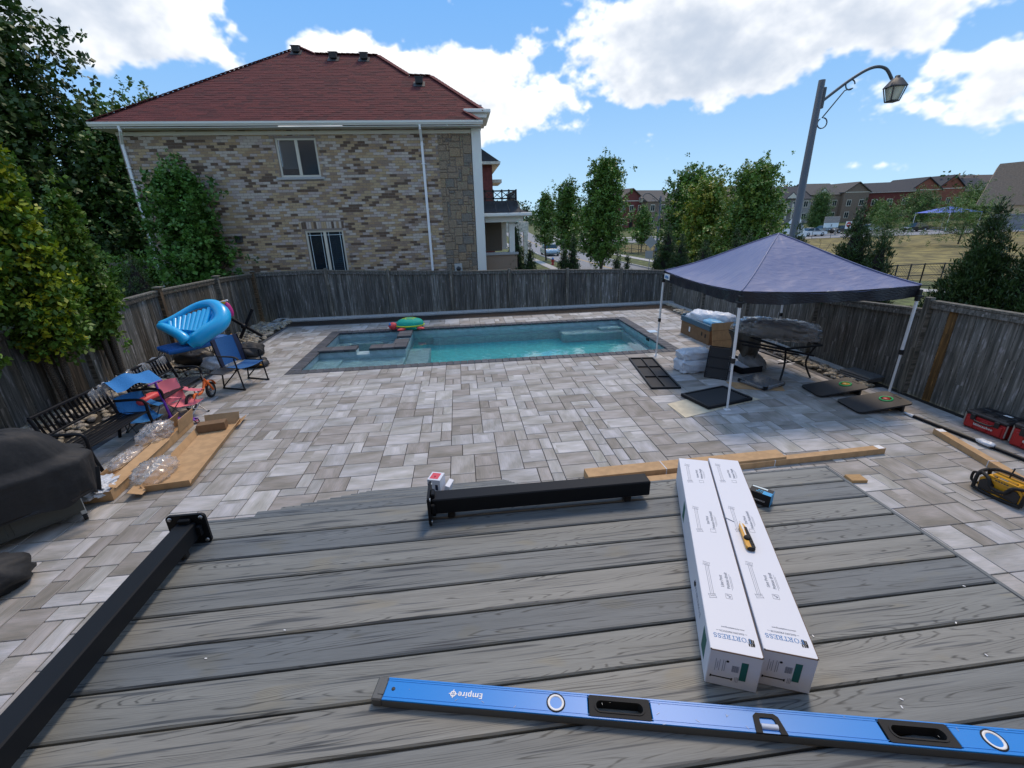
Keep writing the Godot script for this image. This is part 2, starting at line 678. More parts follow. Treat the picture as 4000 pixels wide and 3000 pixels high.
	for i in 5:
		var m := mat("fence_%d" % i, [.25, .185, .35, .32, .16][i], [.245, .18, .345, .308, .140][i], [.236, .175, .335, .29, .114][i], 0.9)
		m.albedo_texture = fence_tex
		m.heightmap_enabled = true
		m.heightmap_texture = fence_tex
		m.heightmap_scale = 0.12
	var rail := mat("fence_rail", .30, .28, .245, 0.9)
	rail.albedo_texture = fence_tex
	var fresh := mat("fence_orange", .30, .16, .05, 0.85)
	fresh.albedo_texture = fence_tex
	var brown := mat("fence_brown", .24, .155, .09, 0.85)
	brown.albedo_texture = fence_tex
	# house
	var mott := noise_tex(0.04, 0.72, 1.0, 4, 61)
	for i in 6:
		tri_tex(mat("brick_%d" % i, [.62, .50, .60, .41, .19, .70][i], [.455, .345, .49, .295, .125, .60][i], [.265, .205, .43, .21, .085, .50][i], 0.9), mott, Vector3(5, 5, 5), grit, 0.3)
	tri_tex(mat("mortar", .30, .25, .215, 0.95), fine, Vector3(3, 3, 3))
	for i in 4:
		tri_tex(mat("stone_%d" % i, [.36, .40, .27, .38][i], [.275, .29, .235, .285][i], [.185, .18, .19, .195][i], 0.9), mott, Vector3(2, 2, 2), grit, 0.6)
	for i in 4:
		tri_tex(mat("shingle_%d" % i, [.265, .225, .295, .185][i], [.045, .040, .052, .035][i], [.042, .038, .046, .034][i], 0.92), grit, Vector3(3, 3, 3), grit, 0.3)
	mat("trim", .72, .71, .65, 0.5)
	mat("cream", .58, .54, .44, 0.6)
	mat("vent", .035, .037, .04, 0.6)
	mat("dark_room", .012, .013, .015, 0.9)
	mat("blind", .62, .72, .74, 0.7)
	glass("pane", .02, .03, .04, 0.5).metallic_specular = 0.3
	mat("soffit", .55, .53, .47, 0.7)
	# things
	mat("black_metal", .007, .008, .011, 0.45).metallic_specular = 0.35
	mat("black_post", .0065, .0085, .012, 0.5).metallic_specular = 0.3
	mat("black", .009, .009, .010, 0.55)
	mat("rubber", .012, .012, .012, 0.8)
	mat("navy", .010, .016, .045, 0.8)
	mat("steel", .42, .43, .44, 0.35, 0.85)
	mat("white_metal", .72, .73, .74, 0.35)
	mat("white_card", .66, .68, .74, 0.55)
	mat("white", .78, .78, .78, 0.5)
	mat("print_grey", .20, .23, .29, 0.7)
	mat("print_blue", .055, .20, .46, 0.6)
	mat("print_green", .008, .115, .095, 0.6)
	mat("print_black", .012, .012, .014, 0.7)
	tri_tex(mat("cardboard", .50, .315, .16, 0.85), soft, Vector3(2, 2, 2))
	tri_tex(mat("cardboard_dark", .20, .118, .06, 0.85), soft, Vector3(2, 2, 2))
	tri_tex(mat("beige", .66, .58, .42, 0.8), soft, Vector3(1, 1, 1))
	tri_tex(mat("wood", .46, .28, .12, 0.8), fine, Vector3(1, 14, 14))
	mat("level_blue", .002, .215, .66, 0.38)
	mat("level_grey", .10, .105, .105, 0.5, 0.2)
	mat("yellow", .62, .30, .012, 0.4)
	mat("orange", .72, .13, .012, 0.4)
	mat("red", .42, .017, .018, 0.42)
	mat("coral", .75, .07, .07, 0.5)
	mat("pink", .78, .19, .23, 0.75)
	mat("magenta", .62, .03, .22, 0.5)
	mat("purple", .15, .028, .34, 0.4)
	tri_tex(mat("cloth_blue", .02, .12, .33, 0.85), fine, Vector3(6, 6, 6), crumple, 0.15)
	tri_tex(mat("kid_blue", .03, .22, .55, 0.8), fine, Vector3(6, 6, 6), crumple, 0.2)
	var vinyl := mat("vinyl_blue", .003, .42, .80, 0.28)
	vinyl.clearcoat_enabled = true
	vinyl.clearcoat = 0.4
	tri_tex(mat("mat_blue", .006, .125, .43, 0.4), null, Vector3(5, 5, 5), crumple, 0.2)
	tri_tex(mat("cover_black", .016, .017, .019, 0.7), fine, Vector3(3, 3, 3), crumple, 0.15)
	mat("cabinet", .045, .052, .048, 0.5)
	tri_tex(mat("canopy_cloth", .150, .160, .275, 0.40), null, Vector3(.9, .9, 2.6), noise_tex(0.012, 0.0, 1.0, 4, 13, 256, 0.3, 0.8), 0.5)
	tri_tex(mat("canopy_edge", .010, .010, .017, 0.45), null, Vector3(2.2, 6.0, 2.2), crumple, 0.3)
	mat("turtle_green", .004, .36, .26, 0.7)
	mat("lime", .60, .70, .03, 0.7)
	mat("mesh_black", .016, .016, .018, 0.7)
	mat("plastic_black", .018, .018, .02, 0.5)
	var film := mat("plastic_film", .80, .83, .87, 0.2)
	film.transparency = BaseMaterial3D.TRANSPARENCY_ALPHA
	film.albedo_color.a = 0.17
	tri_tex(mat("bag_white", .60, .64, .70, 0.3), null, Vector3(5, 5, 5), crumple, 0.6)
	tri_tex(mat("bag_grey", .20, .205, .21, 0.3), null, Vector3(6, 6, 6), crumple, 0.6)
	tri_tex(mat("wicker_grey", .22, .215, .205, 0.32), grit, Vector3(12, 12, 12), crumple, 0.5)
	tri_tex(mat("grey_cloth", .095, .088, .074, 0.9), fine, Vector3(6, 6, 6))
	mat("game_green", .02, .42, .12, 0.5)
	tri_tex(mat("slate", .13, .135, .135, 0.8), fine, Vector3(3, 3, 3), grit, 0.4)
	# pool
	tri_tex(mat("shell", .36, .50, .55, 0.4), noise_tex(0.02, 0.92, 1.0, 3, 81), Vector3(1, 1, 1))
	tri_tex(mat("shell_deep", .08, .60, .64, 0.4), noise_tex(0.02, 0.92, 1.0, 3, 81), Vector3(1, 1, 1))
	var w := mat("water", .70, .93, .95, 0.0)
	w.refraction_enabled = true
	w.refraction_scale = 0.033
	w.transparency = BaseMaterial3D.TRANSPARENCY_ALPHA
	w.albedo_color.a = 0.02
	tri_tex(w, null, Vector3(.55, .55, .55), noise_tex(0.018, 0.0, 1.0, 2, 83, 256, 0.2, 0.8), 0.12)
	# plants and ground
	for k in ["leaf", "needle"]:
		var m := mat(k, 1, 1, 1, 0.55)
		m.vertex_color_use_as_albedo = true
		m.cull_mode = BaseMaterial3D.CULL_DISABLED
		if k == "leaf":
			m.backlight_enabled = true
			m.backlight = Color(.30, .42, .08)
	tri_tex(mat("bark", .20, .165, .125, 0.95), grit, Vector3(4, 1.5, 4), grit, 1.5)
	tri_tex(mat("bark_dark", .035, .028, .022, 0.95), grit, Vector3(4, 1.5, 4), grit, 1.5)
	var dry := noise_tex(0.02, 0.7, 1.0, 5, 91)
	tri_tex(mat("lawn", .13, .155, .045, 0.95), dry, Vector3(.25, .25, .25), grit, 3.0)
	tri_tex(mat("dry_field", .25, .20, .06, 0.95), dry, Vector3(.09, .09, .09), grit, 3.0)
	tri_tex(mat("asphalt", .26, .265, .275, 0.9), fine, Vector3(.4, .4, .4), grit, 0.3)
	tri_tex(mat("concrete", .46, .45, .43, 0.9), fine, Vector3(.6, .6, .6))
	mat("road_yellow", .50, .30, .03, 0.7)
	mat("pole_grey", .085, .095, .105, 0.55, 0.3)
	mat("fence_wire", .02, .022, .022, 0.6)
	mat("lamp_glass", .62, .60, .47, 0.25)
	for a in [["far_brown", 0.230, 0.169, 0.124], ["far_red", 0.176, 0.046, 0.038], ["far_orange", 0.297, 0.101, 0.061], ["far_tan", 0.405, 0.317, 0.223], ["far_grey", 0.311, 0.290, 0.270], ["far_roof", 0.101, 0.092, 0.084], ["far_roof_dark", 0.047, 0.050, 0.057], ["far_roof_brown", 0.128, 0.097, 0.081], ["far_roof_red", 0.162, 0.068, 0.054], ["far_cream", 0.743, 0.689, 0.567], ["stucco", 0.385, 0.277, 0.203], ["stucco_pale", 0.581, 0.419, 0.257], ["stone_grey", 0.284, 0.277, 0.284]]:
		tri_tex(mat(a[0], a[1], a[2], a[3], 0.9), fine, Vector3(.5, .5, .5))
	mat("car_white", .70, .72, .74, 0.2)
	mat("car_grey", .07, .065, .06, 0.2, 0.4)
	mat("car_black", .012, .012, .014, 0.15)
	mat("car_silver", .35, .42, .44, 0.2, 0.5)
	mat("car_glass", .02, .03, .035, 0.08)
	mat("sail_white", .70, .74, .77, 0.6)
	mat("blue_tarp", .01, .09, .50, 0.6)
	mat("sign_back", .42, .44, .43, 0.5, 0.2)


# ---------------------------------------------------------------- ground, patio, planting strips
const STEPS := [[0.0, -0.7], [16.0, -0.7], [30.0, -1.3], [62.0, -1.6], [80.0, -1.3], [88.0, -1.2], [115.0, 0.3], [400.0, 0.5], [1500.0, 0.5]]


func land(z: float) -> float:
	var d := -z
	if d <= 0: return -0.7
	for i in STEPS.size() - 1:
		if d <= STEPS[i + 1][0]:
			return lerpf(STEPS[i][1], STEPS[i + 1][1], (d - STEPS[i][0]) / (STEPS[i + 1][0] - STEPS[i][0]))
	return 0.5


# a strip of ground whose left and right edges are lists of [x_left, x_right, z]
func strip(n: String, edges: Array, dy: float, m: Material) -> void:
	var s := st()
	var rows := []
	for i in edges.size() - 1:
		var a: Array = edges[i]
		var b: Array = edges[i + 1]
		var zs := [a[2]]
		for k in STEPS:
			if -k[0] < maxf(a[2], b[2]) and -k[0] > minf(a[2], b[2]): zs.append(-k[0])
		zs.sort()
		if b[2] < a[2]: zs.reverse()
		if not b[2] in zs: zs.append(b[2])
		for z in zs:
			var t: float = (z - a[2]) / (b[2] - a[2])
			rows.append([lerpf(a[0], b[0], t), lerpf(a[1], b[1], t), z])
	for i in rows.size() - 1:
		var a: Array = rows[i]
		var b: Array = rows[i + 1]
		if is_equal_approx(a[2], b[2]): continue
		quad(s, Vector3(a[0], land(a[2]) + dy, a[2]), Vector3(a[1], land(a[2]) + dy, a[2]), Vector3(b[1], land(b[2]) + dy, b[2]), Vector3(b[0], land(b[2]) + dy, b[2]), Vector3.UP)
	struct(n, s, m)


func ground() -> void:
	var s := st()
	s.set_smooth_group(-1)
	var xs := [-1500.0, -300.0, -60.0, -7.12, 7.92, 60.0, 300.0, 1500.0]
	var zs := [600.0, 60.0, 4.0, -16.3, -30.0, -62.0, -80.0, -88.0, -115.0, -400.0, -1500.0]
	for i in xs.size() - 1:
		for j in zs.size() - 1:
			if xs[i] == -7.12 and zs[j] == 4.0: continue
			quad(s, Vector3(xs[i], land(zs[j]), zs[j]), Vector3(xs[i + 1], land(zs[j]), zs[j]), Vector3(xs[i + 1], land(zs[j + 1]), zs[j + 1]), Vector3(xs[i], land(zs[j + 1]), zs[j + 1]), Vector3.UP)
	struct("ground", s, M.lawn)
	strip("field", [[23.5, 24.5, -14.0], [28.0, 60.0, -24.0], [24.0, 170.0, -38.0], [22.4, 170.0, -74.0]], 0.012, M.dry_field)
	strip("near_sidewalk", [[8.55, 9.35, 4.0], [8.2, 9.1, -100.0]], 0.03, M.concrete)
	strip("road", [[10.8, 16.7, 40.0], [10.8, 16.7, -78.0], [10.8, 16.7, -400.0]], 0.016, M.asphalt)
	strip("road_marking", [[13.72, 13.86, 20.0], [13.72, 13.86, -300.0]], 0.024, M.road_yellow)
	strip("far_sidewalk", [[23.2, 24.4, 0.0], [23.1, 24.3, -20.0], [21.4, 22.6, -30.0], [19.7, 20.7, -44.0], [19.6, 20.6, -100.0]], 0.03, M.concrete)
	strip("school_path", [[26.2, 28.6, 0.0], [26.2, 28.6, -20.5]], 0.03, M.asphalt)
	strip("cross_street", [[16.7, 190.0, -78.0], [16.7, 190.0, -88.0]], 0.02, M.asphalt)
	strip("parking_lot", [[56.0, 190.0, -73.5], [56.0, 190.0, -77.9]], 0.02, M.asphalt)
	strip("cross_sidewalk", [[16.7, 190.0, -89.5], [16.7, 190.0, -91.0]], 0.03, M.concrete)
	for side in [[10.72, 10.8], [16.7, 16.78]]:
		var k := st()
		for z in [[20.0, -16.0], [-16.0, -30.0], [-30.0, -62.0], [-62.0, -77.0]]:
			bar(k, Vector3((side[0] + side[1]) / 2, land(z[0]) + 0.06, z[0]), Vector3((side[0] + side[1]) / 2, land(z[1]) + 0.06, z[1]), 0.16, 0.14)
		struct("road_curb", k, M.concrete)


const U := 0.1633
const PX := -4.06        # outer corner of the pool coping
const PZ := -9.80


func patio() -> void:
	var base := struct_root("patio")
	var s := st()
	for r in [[-5.76, -4.0, -15.0, 4.0], [5.2, 7.84, -15.0, 4.0], [-4.0, 5.2, -15.0, -13.8], [-4.0, 5.2, -9.9, 4.0]]:
		quad(s, Vector3(r[0], -0.011, r[2]), Vector3(r[1], -0.011, r[2]), Vector3(r[1], -0.011, r[3]), Vector3(r[0], -0.011, r[3]), Vector3.UP)
	obj("joint_sand", s, M.joint, base)
	var w := 82
	var h := 94
	var i0 := -10
	var j0 := -31                     # cells: x = PX + i U, z = PZ + j U
	var taken := {}
	for i in w:
		for j in h:
			var x := PX + (i + i0 + 0.5) * U
			var z := PZ + (j + j0 + 0.5) * U
			var out := x > PX and x < PX + 57 * U and z < PZ and z > PZ - 25 * U
			out = out or x > -1.1 and x < 1.75 and z > -3.9
			out = out or x > 7.04 and z < -6.85
			if out: taken[Vector2i(i, j)] = true
	var meshes := {}
	var items := []
	var sizes := [[Vector2i(3, 2), 38], [Vector2i(2, 2), 34], [Vector2i(2, 1), 13], [Vector2i(1, 2), 11], [Vector2i(2, 3), 5]]
	var tone := noise(0.35, 2, 5)
	for j in h:
		for i in w:
			if taken.has(Vector2i(i, j)): continue
			var ok := []
			var sum := 0
			for q in sizes:
				var fits := true
				for a in q[0].x:
					for b in q[0].y:
						if i + a >= w or j + b >= h or taken.has(Vector2i(i + a, j + b)): fits = false
				if fits:
					ok.append(q)
					sum += q[1]
			var c := Vector2i(1, 1)
			var pick := rng.randi_range(0, maxi(sum - 1, 0))
			for q in ok:
				pick -= q[1]
				if pick < 0:
					c = q[0]
					break
			for a in c.x:
				for b in c.y: taken[Vector2i(i + a, j + b)] = true
			var v := rng.randi_range(0, 5)
			var key := [c, v]
			if not meshes.has(key):
				meshes[key] = bmesh(Vector3(c.x * U - 0.008, 0.06, c.y * U - 0.008), 0.0045, 0 if c.x > c.y or (c.x == c.y and v < 3) else 2, Vector2(rng.randf(), rng.randf()), Vector2(0.5, 0.5))
			var at := Vector3(PX + (i + i0 + c.x * 0.5) * U, -0.03 + rng.randf_range(-0.0012, 0.0012), PZ + (j + j0 + c.y * 0.5) * U)
			var t: int = [0, 0, 1, 1, 2, 3, 4, 4, 5, 5, 2][rng.randi_range(0, 10)]
			items.append([meshes[key], M["paver_%d" % t], Transform3D(Basis(), at), sqrt(c.x * c.y)])
	pieces("paver", "pavers", items, base)
	# a charcoal border course along the left and far edges
	var edge := []
	var em := bmesh(Vector3(0.11, 0.06, U * 2 - 0.005), 0.004, 2, Vector2(.2, .4), Vector2(.5, .5))
	for k in 62:
		edge.append([em, M["coping_%d" % (k % 3)], Transform3D(Basis(), Vector3(-5.752, -0.029, -14.8 + k * U * 2)), 0.2])
	for k in 39:
		edge.append([em, M["coping_%d" % (k % 3)], Transform3D(Basis(Vector3.UP, PI / 2), Vector3(-5.55 + k * U * 2, -0.029, -14.92)), 0.2])
	for k in 24:
		edge.append([em, M["coping_%d" % (k % 3)], Transform3D(Basis(), Vector3(7.098, -0.029, -14.8 + k * U * 2)), 0.2])
	pieces("border_paver", "border_pavers", edge, base)

	# planting bed with soil and the curb along the back fence
	s = st()
	sheet(s, func(u, v): return Vector3(lerpf(-6.25, 7.5, u), 0.0 + 0.03 * sin(u * 90.0) * sin(v * 7.0) * v * (1.0 - v) * 4.0, lerpf(-15.0, -15.75, v)), 60, 5)
	struct("soil_bed", s, M.soil)
	var cb := struct_root("garden_curb")
	var kerb := bmesh(Vector3(0.895, 0.14, 0.36), 0.012)
	for k in 16:
		put("curb_stone", kerb, M.curb, Transform3D(Basis(), Vector3(-5.85 + k * 0.9, -0.012, -15.88)), cb)
	for k in 2:
		put("curb_stone", kerb, M.curb, Transform3D(Basis(Vector3.UP, PI / 2), Vector3(-6.33, -0.012, -15.25 - k * 0.62)), cb)
	for k in 9:
		put("curb_stone", kerb, M.curb, Transform3D(Basis(Vector3.UP, PI / 2 ) * Basis.from_scale(Vector3(1, 1, 0.55)), Vector3(7.69, -0.02, -15.25 + k * 0.9)), cb)

	# river stones
	var peb := []
	for k in 5:
		var q := st()
		lump(q, Vector3.ZERO, Vector3(1.0, 0.58, 0.72), Basis(), 0.5, 1.1, 10, 6, 1.0, k + 3)
		q.generate_normals()
		peb.append(q.commit())
	for bed in [["pebble_bed", -6.98, -5.81, -15.7, -3.2, 1750, 0.062], ["pebble_strip", 7.16, 7.58, -14.6, -6.87, 560, 0.056]]:
		var root := struct_root(bed[0])
		s = st()
		sheet(s, func(u, v):
			var x: float = lerpf(bed[1], bed[2], u)
			var z: float = lerpf(bed[3], bed[4], v)
			return Vector3(x, bank(x, z) - 0.012, z), 8, 24)
		obj("bedding", s, M.joint, root)
		var items2 := []
		for k in bed[5]:
			var x := rng.randf_range(bed[1] + 0.03, bed[2] - 0.03)
			var z := rng.randf_range(bed[3], bed[4])
			var r: float = bed[6] * rng.randf_range(0.55, 1.35)
			var b := Basis(Vector3.UP, rng.randf() * TAU) * Basis(Vector3.RIGHT, rng.randf_range(-.35, .35)) * Basis.from_scale(Vector3.ONE * r)
			items2.append([peb[k % 5], M["pebble_%d" % [0, 0, 1, 2, 3, 3, 4][rng.randi_range(0, 6)]], Transform3D(b, Vector3(x, bank(x, z) + r * rng.randf_range(0.15, 0.55), z)), r])
		pieces("pebble", "pebbles", items2, root)


func bank(x: float, z: float) -> float:
	return 0.24 * smoothstep(-5.9, -6.9, x) * smoothstep(-13.0, -8.5, z) if x < 0 else 0.0


# ---------------------------------------------------------------- pool
func slab(x0: float, x1: float, y0: float, y1: float, z0: float, z1: float, s: SurfaceTool, bev := 0.0) -> void:
	box(s, Vector3(x0 + x1, y0 + y1, z0 + z1) / 2, Vector3(x1 - x0, y1 - y0, z1 - z0), Basis(), bev)


func pool() -> void:
	var p := thing("swimming_pool", "turquoise rectangular pool with charcoal paver coping and raised corner spa", "pool", Vector3(0.6, 0, -11.8))
	var o := Vector3(0.6, 0, -11.8)
	var s := st()
	var X0 := -3.83
	var X1 := 5.02
	var Z0 := -13.67
	var Z1 := -10.0
	slab(X0 - .12, X0, -1.9, -.055, Z0, Z1, s)
	slab(X1, X1 + .12, -1.9, -.055, Z0, Z1, s)
	slab(X0 - .12, X1 + .12, -1.9, -.056, Z0 - .12, Z0, s)
	slab(X0 - .12, X1 + .12, -1.9, -.056, Z1, Z1 + .12, s)
	slab(X0, -1.6, -1.0, -.42, -11.55, Z1, s, .02)           # tanning ledge
	slab(X0, -3.2, -.42, -.27, -11.55, Z1, s, .02)
	slab(-1.6, -1.0, -1.4, -.72, -12.6, Z1, s, .02)
	slab(3.0, X1, -1.4, -.50, Z0, -13.0, s, .04)             # seat along the far side
	slab(4.25, X1, -.5, -.26, Z0, -13.22, s, .03)
	slab(-1.0, 3.0, -1.4, -.58, Z0, -13.52, s, .02)
	slab(4.86, X1, -1.4, -.58, -13.0, Z1, s, .02)
	s.set_smooth_group(-1)
	var shell := obj("pool_shell", s, M.shell, p)
	shell.position = -o
	s = st()
	slab(X0 - .1, X1 + .1, -2.0, -1.38, Z0 - .1, Z1 + .1, s)
	obj("pool_floor", s, M.shell_deep, p).position = -o
	s = st()                                                   # spa walls, lower at the two spillways
	slab(X0, -2.86, -1.4, -.03, -11.88, -11.57, s)
	slab(-2.86, -2.53, -1.4, -.125, -11.88, -11.55, s)
	slab(-2.53, -1.6, -1.4, -.03, -11.88, -11.57, s)
	slab(-1.92, -1.6, -1.4, -.03, -12.42, -11.88, s)
	slab(-1.92, -1.6, -1.4, -.125, -12.72, -12.42, s)
	slab(-1.92, -1.6, -1.4, -.03, Z0, -12.72, s)
	slab(X0, -3.4, -1.4, -.55, Z0, -11.88, s)
	slab(-3.4, -1.92, -1.4, -.55, Z0, -13.25, s)
	slab(-2.3, -1.92, -1.4, -.55, -13.25, -11.88, s)
	obj("spa_wall", s, M.shell, p).position = -o
	var caps := [[X0, -2.86, -11.92, -11.53], [-2.53, -1.56, -11.92, -11.53], [-1.95, -1.56, -12.42, -11.925], [-1.95, -1.56, Z0, -12.72]]
	for c in caps:
		var n := int(maxf(1, roundf(maxf(c[1] - c[0], c[3] - c[2]) / 0.33)))
		for k in n:
			s = st()
			if c[1] - c[0] > c[3] - c[2]:
				slab(lerpf(c[0], c[1], float(k) / n) + .002, lerpf(c[0], c[1], (k + 1.0) / n) - .002, -.029, .036, c[2], c[3], s, .008)
			else:
				slab(c[0], c[1], -.029, .036, lerpf(c[2], c[3], float(k) / n) + .002, lerpf(c[2], c[3], (k + 1.0) / n) - .002, s, .008)
			obj("spa_cap", s, M["coping_%d" % (k % 3)], p).position = -o
	s = st()
	sheet(s, func(u, v): return Vector3(lerpf(X0, X1, u), -.175, lerpf(Z0, Z1, v)) - o, 4, 4)
	obj("pool_water", s, M.water, p)
	# coping: outer course width differs a little on the long and short sides
	var items := []
	var meshes := []
	for v in 4:
		meshes.append([bmesh(Vector3(U - .004, .058, .255), .013, 2, Vector2(v * .23, v * .4), Vector2(.5, .5)), bmesh(Vector3(.275, .058, U - .004), .013, 0, Vector2(v * .3, v * .17), Vector2(.5, .5))])
	for k in 57:
		for z in [PZ - .128, PZ - 25 * U + .128]:
			items.append([meshes[rng.randi_range(0, 3)][0], M["coping_%d" % rng.randi_range(0, 2)], Transform3D(Basis(), Vector3(PX + (k + .5) * U, -.018, z) - o), 1.0])
	for k in 22:
		for x in [PX + .138, PX + 57 * U - .138]:
			items.append([meshes[rng.randi_range(0, 3)][1], M["coping_%d" % rng.randi_range(0, 2)], Transform3D(Basis(), Vector3(x, -.018, PZ - .255 - (k + .5) * (25 * U - .51) / 22) - o), 1.0])
	pieces("coping_paver", "coping_pavers", items, p)
	s = st()
	box(s, Vector3(5.01, -.10, -11.35) - o, Vector3(.03, .07, .17), Basis(), .008)
	obj("skimmer_mouth", s, M.black, p)
	var lid := st()
	box(lid, Vector3.ZERO, Vector3(.26, .012, .26), Basis(), .004)
	var l := obj("skimmer_lid", lid, mat("pale_blue", .42, .55, .66, .5))
	tag(l, "pale blue square skimmer lid set in pavers right of the pool", "skimmer lid")
	l.position = Vector3(5.33, .006, -11.8)
	# plush turtle on the far coping
	var t := thing("toy_turtle", "green and red stuffed toy turtle lying on the pool's far coping", "toy", Vector3(-1.74, .012, -13.72), .06)
	t.scale = Vector3(1.28, 1.45, 1.28)
	s = st()
	lump(s, Vector3(.06, .10, 0), Vector3(.33, .13, .23), Basis(), 0.05, 3.0, 24, 12, .85)
	obj("shell", s, M.turtle_green, t)
	s = st()
	var rim := []
	for k in 25: rim.append(Vector3(.06 + cos(TAU * k / 24) * .335, .085, sin(TAU * k / 24) * .235))
	tube(s, rim, .016, 6)
	for k in 6:
		var a := TAU * k / 6
		tube(s, [Vector3(.06 + cos(a) * .14, .225, sin(a) * .10), Vector3(.06 + cos(a) * .24, .19, sin(a) * .165), Vector3(.06 + cos(a) * .32, .10, sin(a) * .225)], .007, 5)
		tube(s, [Vector3(.06 + cos(a) * .14, .225, sin(a) * .10), Vector3(.06 + cos(a + TAU / 6) * .14, .225, sin(a + TAU / 6) * .10)], .007, 5)
	obj("shell_piping", s, M.lime, t)
	s = st()
	lump(s, Vector3(-.34, .085, .05), Vector3(.105, .08, .085), Basis(), 0.0, 1.0, 16, 10)
	obj("head", s, M.coral, t)
	for f in [[-.13, .22, .5], [.30, .20, -.5], [-.13, -.2, 2.6], [.30, -.18, -2.6]]:
		s = st()
		lump(s, Vector3(f[0], .035, f[1]), Vector3(.115, .03, .06), Basis(Vector3.UP, f[2]), 0.0, 1.0, 14, 8)
		obj("flipper", s, M.coral, t)
	for z in [.02, .10]:
		s = st()
		lump(s, Vector3(-.40, .13, z), Vector3(.03, .028, .028), Basis(), 0, 1, 10, 6)
		obj("eye", s, M.kid_blue, t)


# ---------------------------------------------------------------- board fences
func fence(n: String, label: String, p0: Vector3, dir: Vector3, posts: Array, tops: Array, low: float, tones: Array, caps: bool, inward: Vector3, odd := {}) -> void:
	var f := thing(n, label, "fence", p0)
	var turn := Basis(dir, Vector3.UP, dir.cross(Vector3.UP))
	var boards := 0
	var mesh_of := {}
	for k in posts.size() - 1:
		var a: float = posts[k] + .05
		var b: float = posts[k + 1] - .05
		var ta: float = tops[k][0]
		var tb: float = tops[k][1]
		var s := st()
		bar(s, dir * a + Vector3(0, ta - .02, 0), dir * b + Vector3(0, tb - .02, 0), .12, .038, .004)
		obj("cap_rail", s, M.fence_rail, f)
		s = st()
		bar(s, dir * a + inward * .034 + Vector3(0, ta - .087, 0), dir * b + inward * .034 + Vector3(0, tb - .087, 0), .03, .09, .003)
		obj("rail", s, M[tones[0]], f)
		var x := a + .005
		while x < b - .03:
			var w: float = minf(rng.randf_range(.132, .145), b - x)
			var t := (x + w / 2 - a) / (b - a)
			var top := lerpf(ta, tb, t) - .055
			var tone: String = tones[rng.randi_range(0, tones.size() - 1)]
			if odd.has(boards): tone = odd[boards]
			var h := top - low
			var mi := put("board", bmesh(Vector3(w - .006, h, .018), .002, 0, Vector2(rng.randf(), rng.randf()), Vector2(1 / 1.2, .5)), M[tone], Transform3D(turn, dir * (x + w / 2) + inward * rng.randf_range(-.004, .006) + Vector3(0, low + h / 2, 0)), f)
			mi.rotation.y += rng.randf_range(-.02, .02)
			boards += 1
			x += w
	for k in posts.size():
		var top: float = tops[mini(k, tops.size() - 1)][0] if k < tops.size() else tops[-1][1]
		if k > 0: top = maxf(top, tops[k - 1][1])
		top += .045
		var h := top - low
		put("post", bmesh(Vector3(.10, h, .10), .006, 0, Vector2(rng.randf(), rng.randf()), Vector2(1 / 1.2, .5)), M.fence_brown if caps and k % 2 == 0 else M.fence_rail, Transform3D(turn, dir * posts[k] + inward * .045 + Vector3(0, low + h / 2, 0)), f)
		if caps:
			put("post_cap", bmesh(Vector3(.17, .03, .17), .004, 0, Vector2.ZERO, Vector2(.6, .5)), M.fence_rail, Transform3D(turn, dir * posts[k] + inward * .045 + Vector3(0, top + .016, 0)), f)


func fences() -> void:
	fence("board_fence", "weathered dark grey board fence behind the pool, below the brick house", Vector3(0, 0, -16.22), Vector3.RIGHT, [-6.98, -4.6, -2.53, -.34, 1.74, 3.87, 5.9, 7.72],
		[[1.64, 1.66], [1.64, 1.54], [1.53, 1.46], [1.44, 1.41], [1.40, 1.35], [1.34, 1.28], [1.27, 1.17]], -.6, ["fence_0", "fence_1", "fence_2", "fence_0", "fence_1"], false, Vector3(0, 0, 1))
	fence("board_fence", "dark brown board fence with flat post caps behind the benches and trees", Vector3(-7.02, 0, 0), Vector3(0, 0, 1), [-16.1, -13.81, -11.2, -8.75, -6.3, -3.85, -1.4],
		[[1.63, 1.74], [1.74, 1.79], [1.79, 1.74], [1.74, 1.72], [1.72, 1.72], [1.72, 1.72]], -.4, ["fence_4", "fence_1", "fence_4", "fence_3"], true, Vector3(1, 0, 0), {17: "fence_2", 52: "fence_brown", 53: "fence_brown"})
	fence("board_fence", "smooth grey board fence with one orange board behind the canopy and toolboxes", Vector3(7.87, 0, 0), Vector3(0, 0, 1), [-16.1, -13.7, -11.4, -9.0, -6.6, -4.2, -1.8],
		[[1.09, 1.16], [1.15, 1.24], [1.23, 1.36], [1.35, 1.50], [1.66, 1.69], [1.69, 1.71]], -.05, ["fence_3", "fence_2", "fence_3", "fence_0"], false, Vector3(-1, 0, 0), {69: "fence_orange"})


# ---------------------------------------------------------------- the brick house behind the back fence
func wall_with_holes(s: SurfaceTool, x0: float, x1: float, y0: float, y1: float, z: float, t: float, holes: Array) -> void:
	var xs := [x0, x1]
	for q in holes: xs.append_array([q[0], q[1]])
	xs.sort()
	for i in xs.size() - 1:
		var a: float = xs[i]
		var b: float = xs[i + 1]
		if b - a < .001: continue
		var y := y0
		var cuts := holes.filter(func(q): return q[0] < b - .001 and q[1] > a + .001)
		cuts.sort_custom(func(q, r): return q[2] < r[2])
		for q in cuts:
			slab(a, b, y, q[2], z - t, z, s)
			y = q[3]
		slab(a, b, y, y1, z - t, z, s)


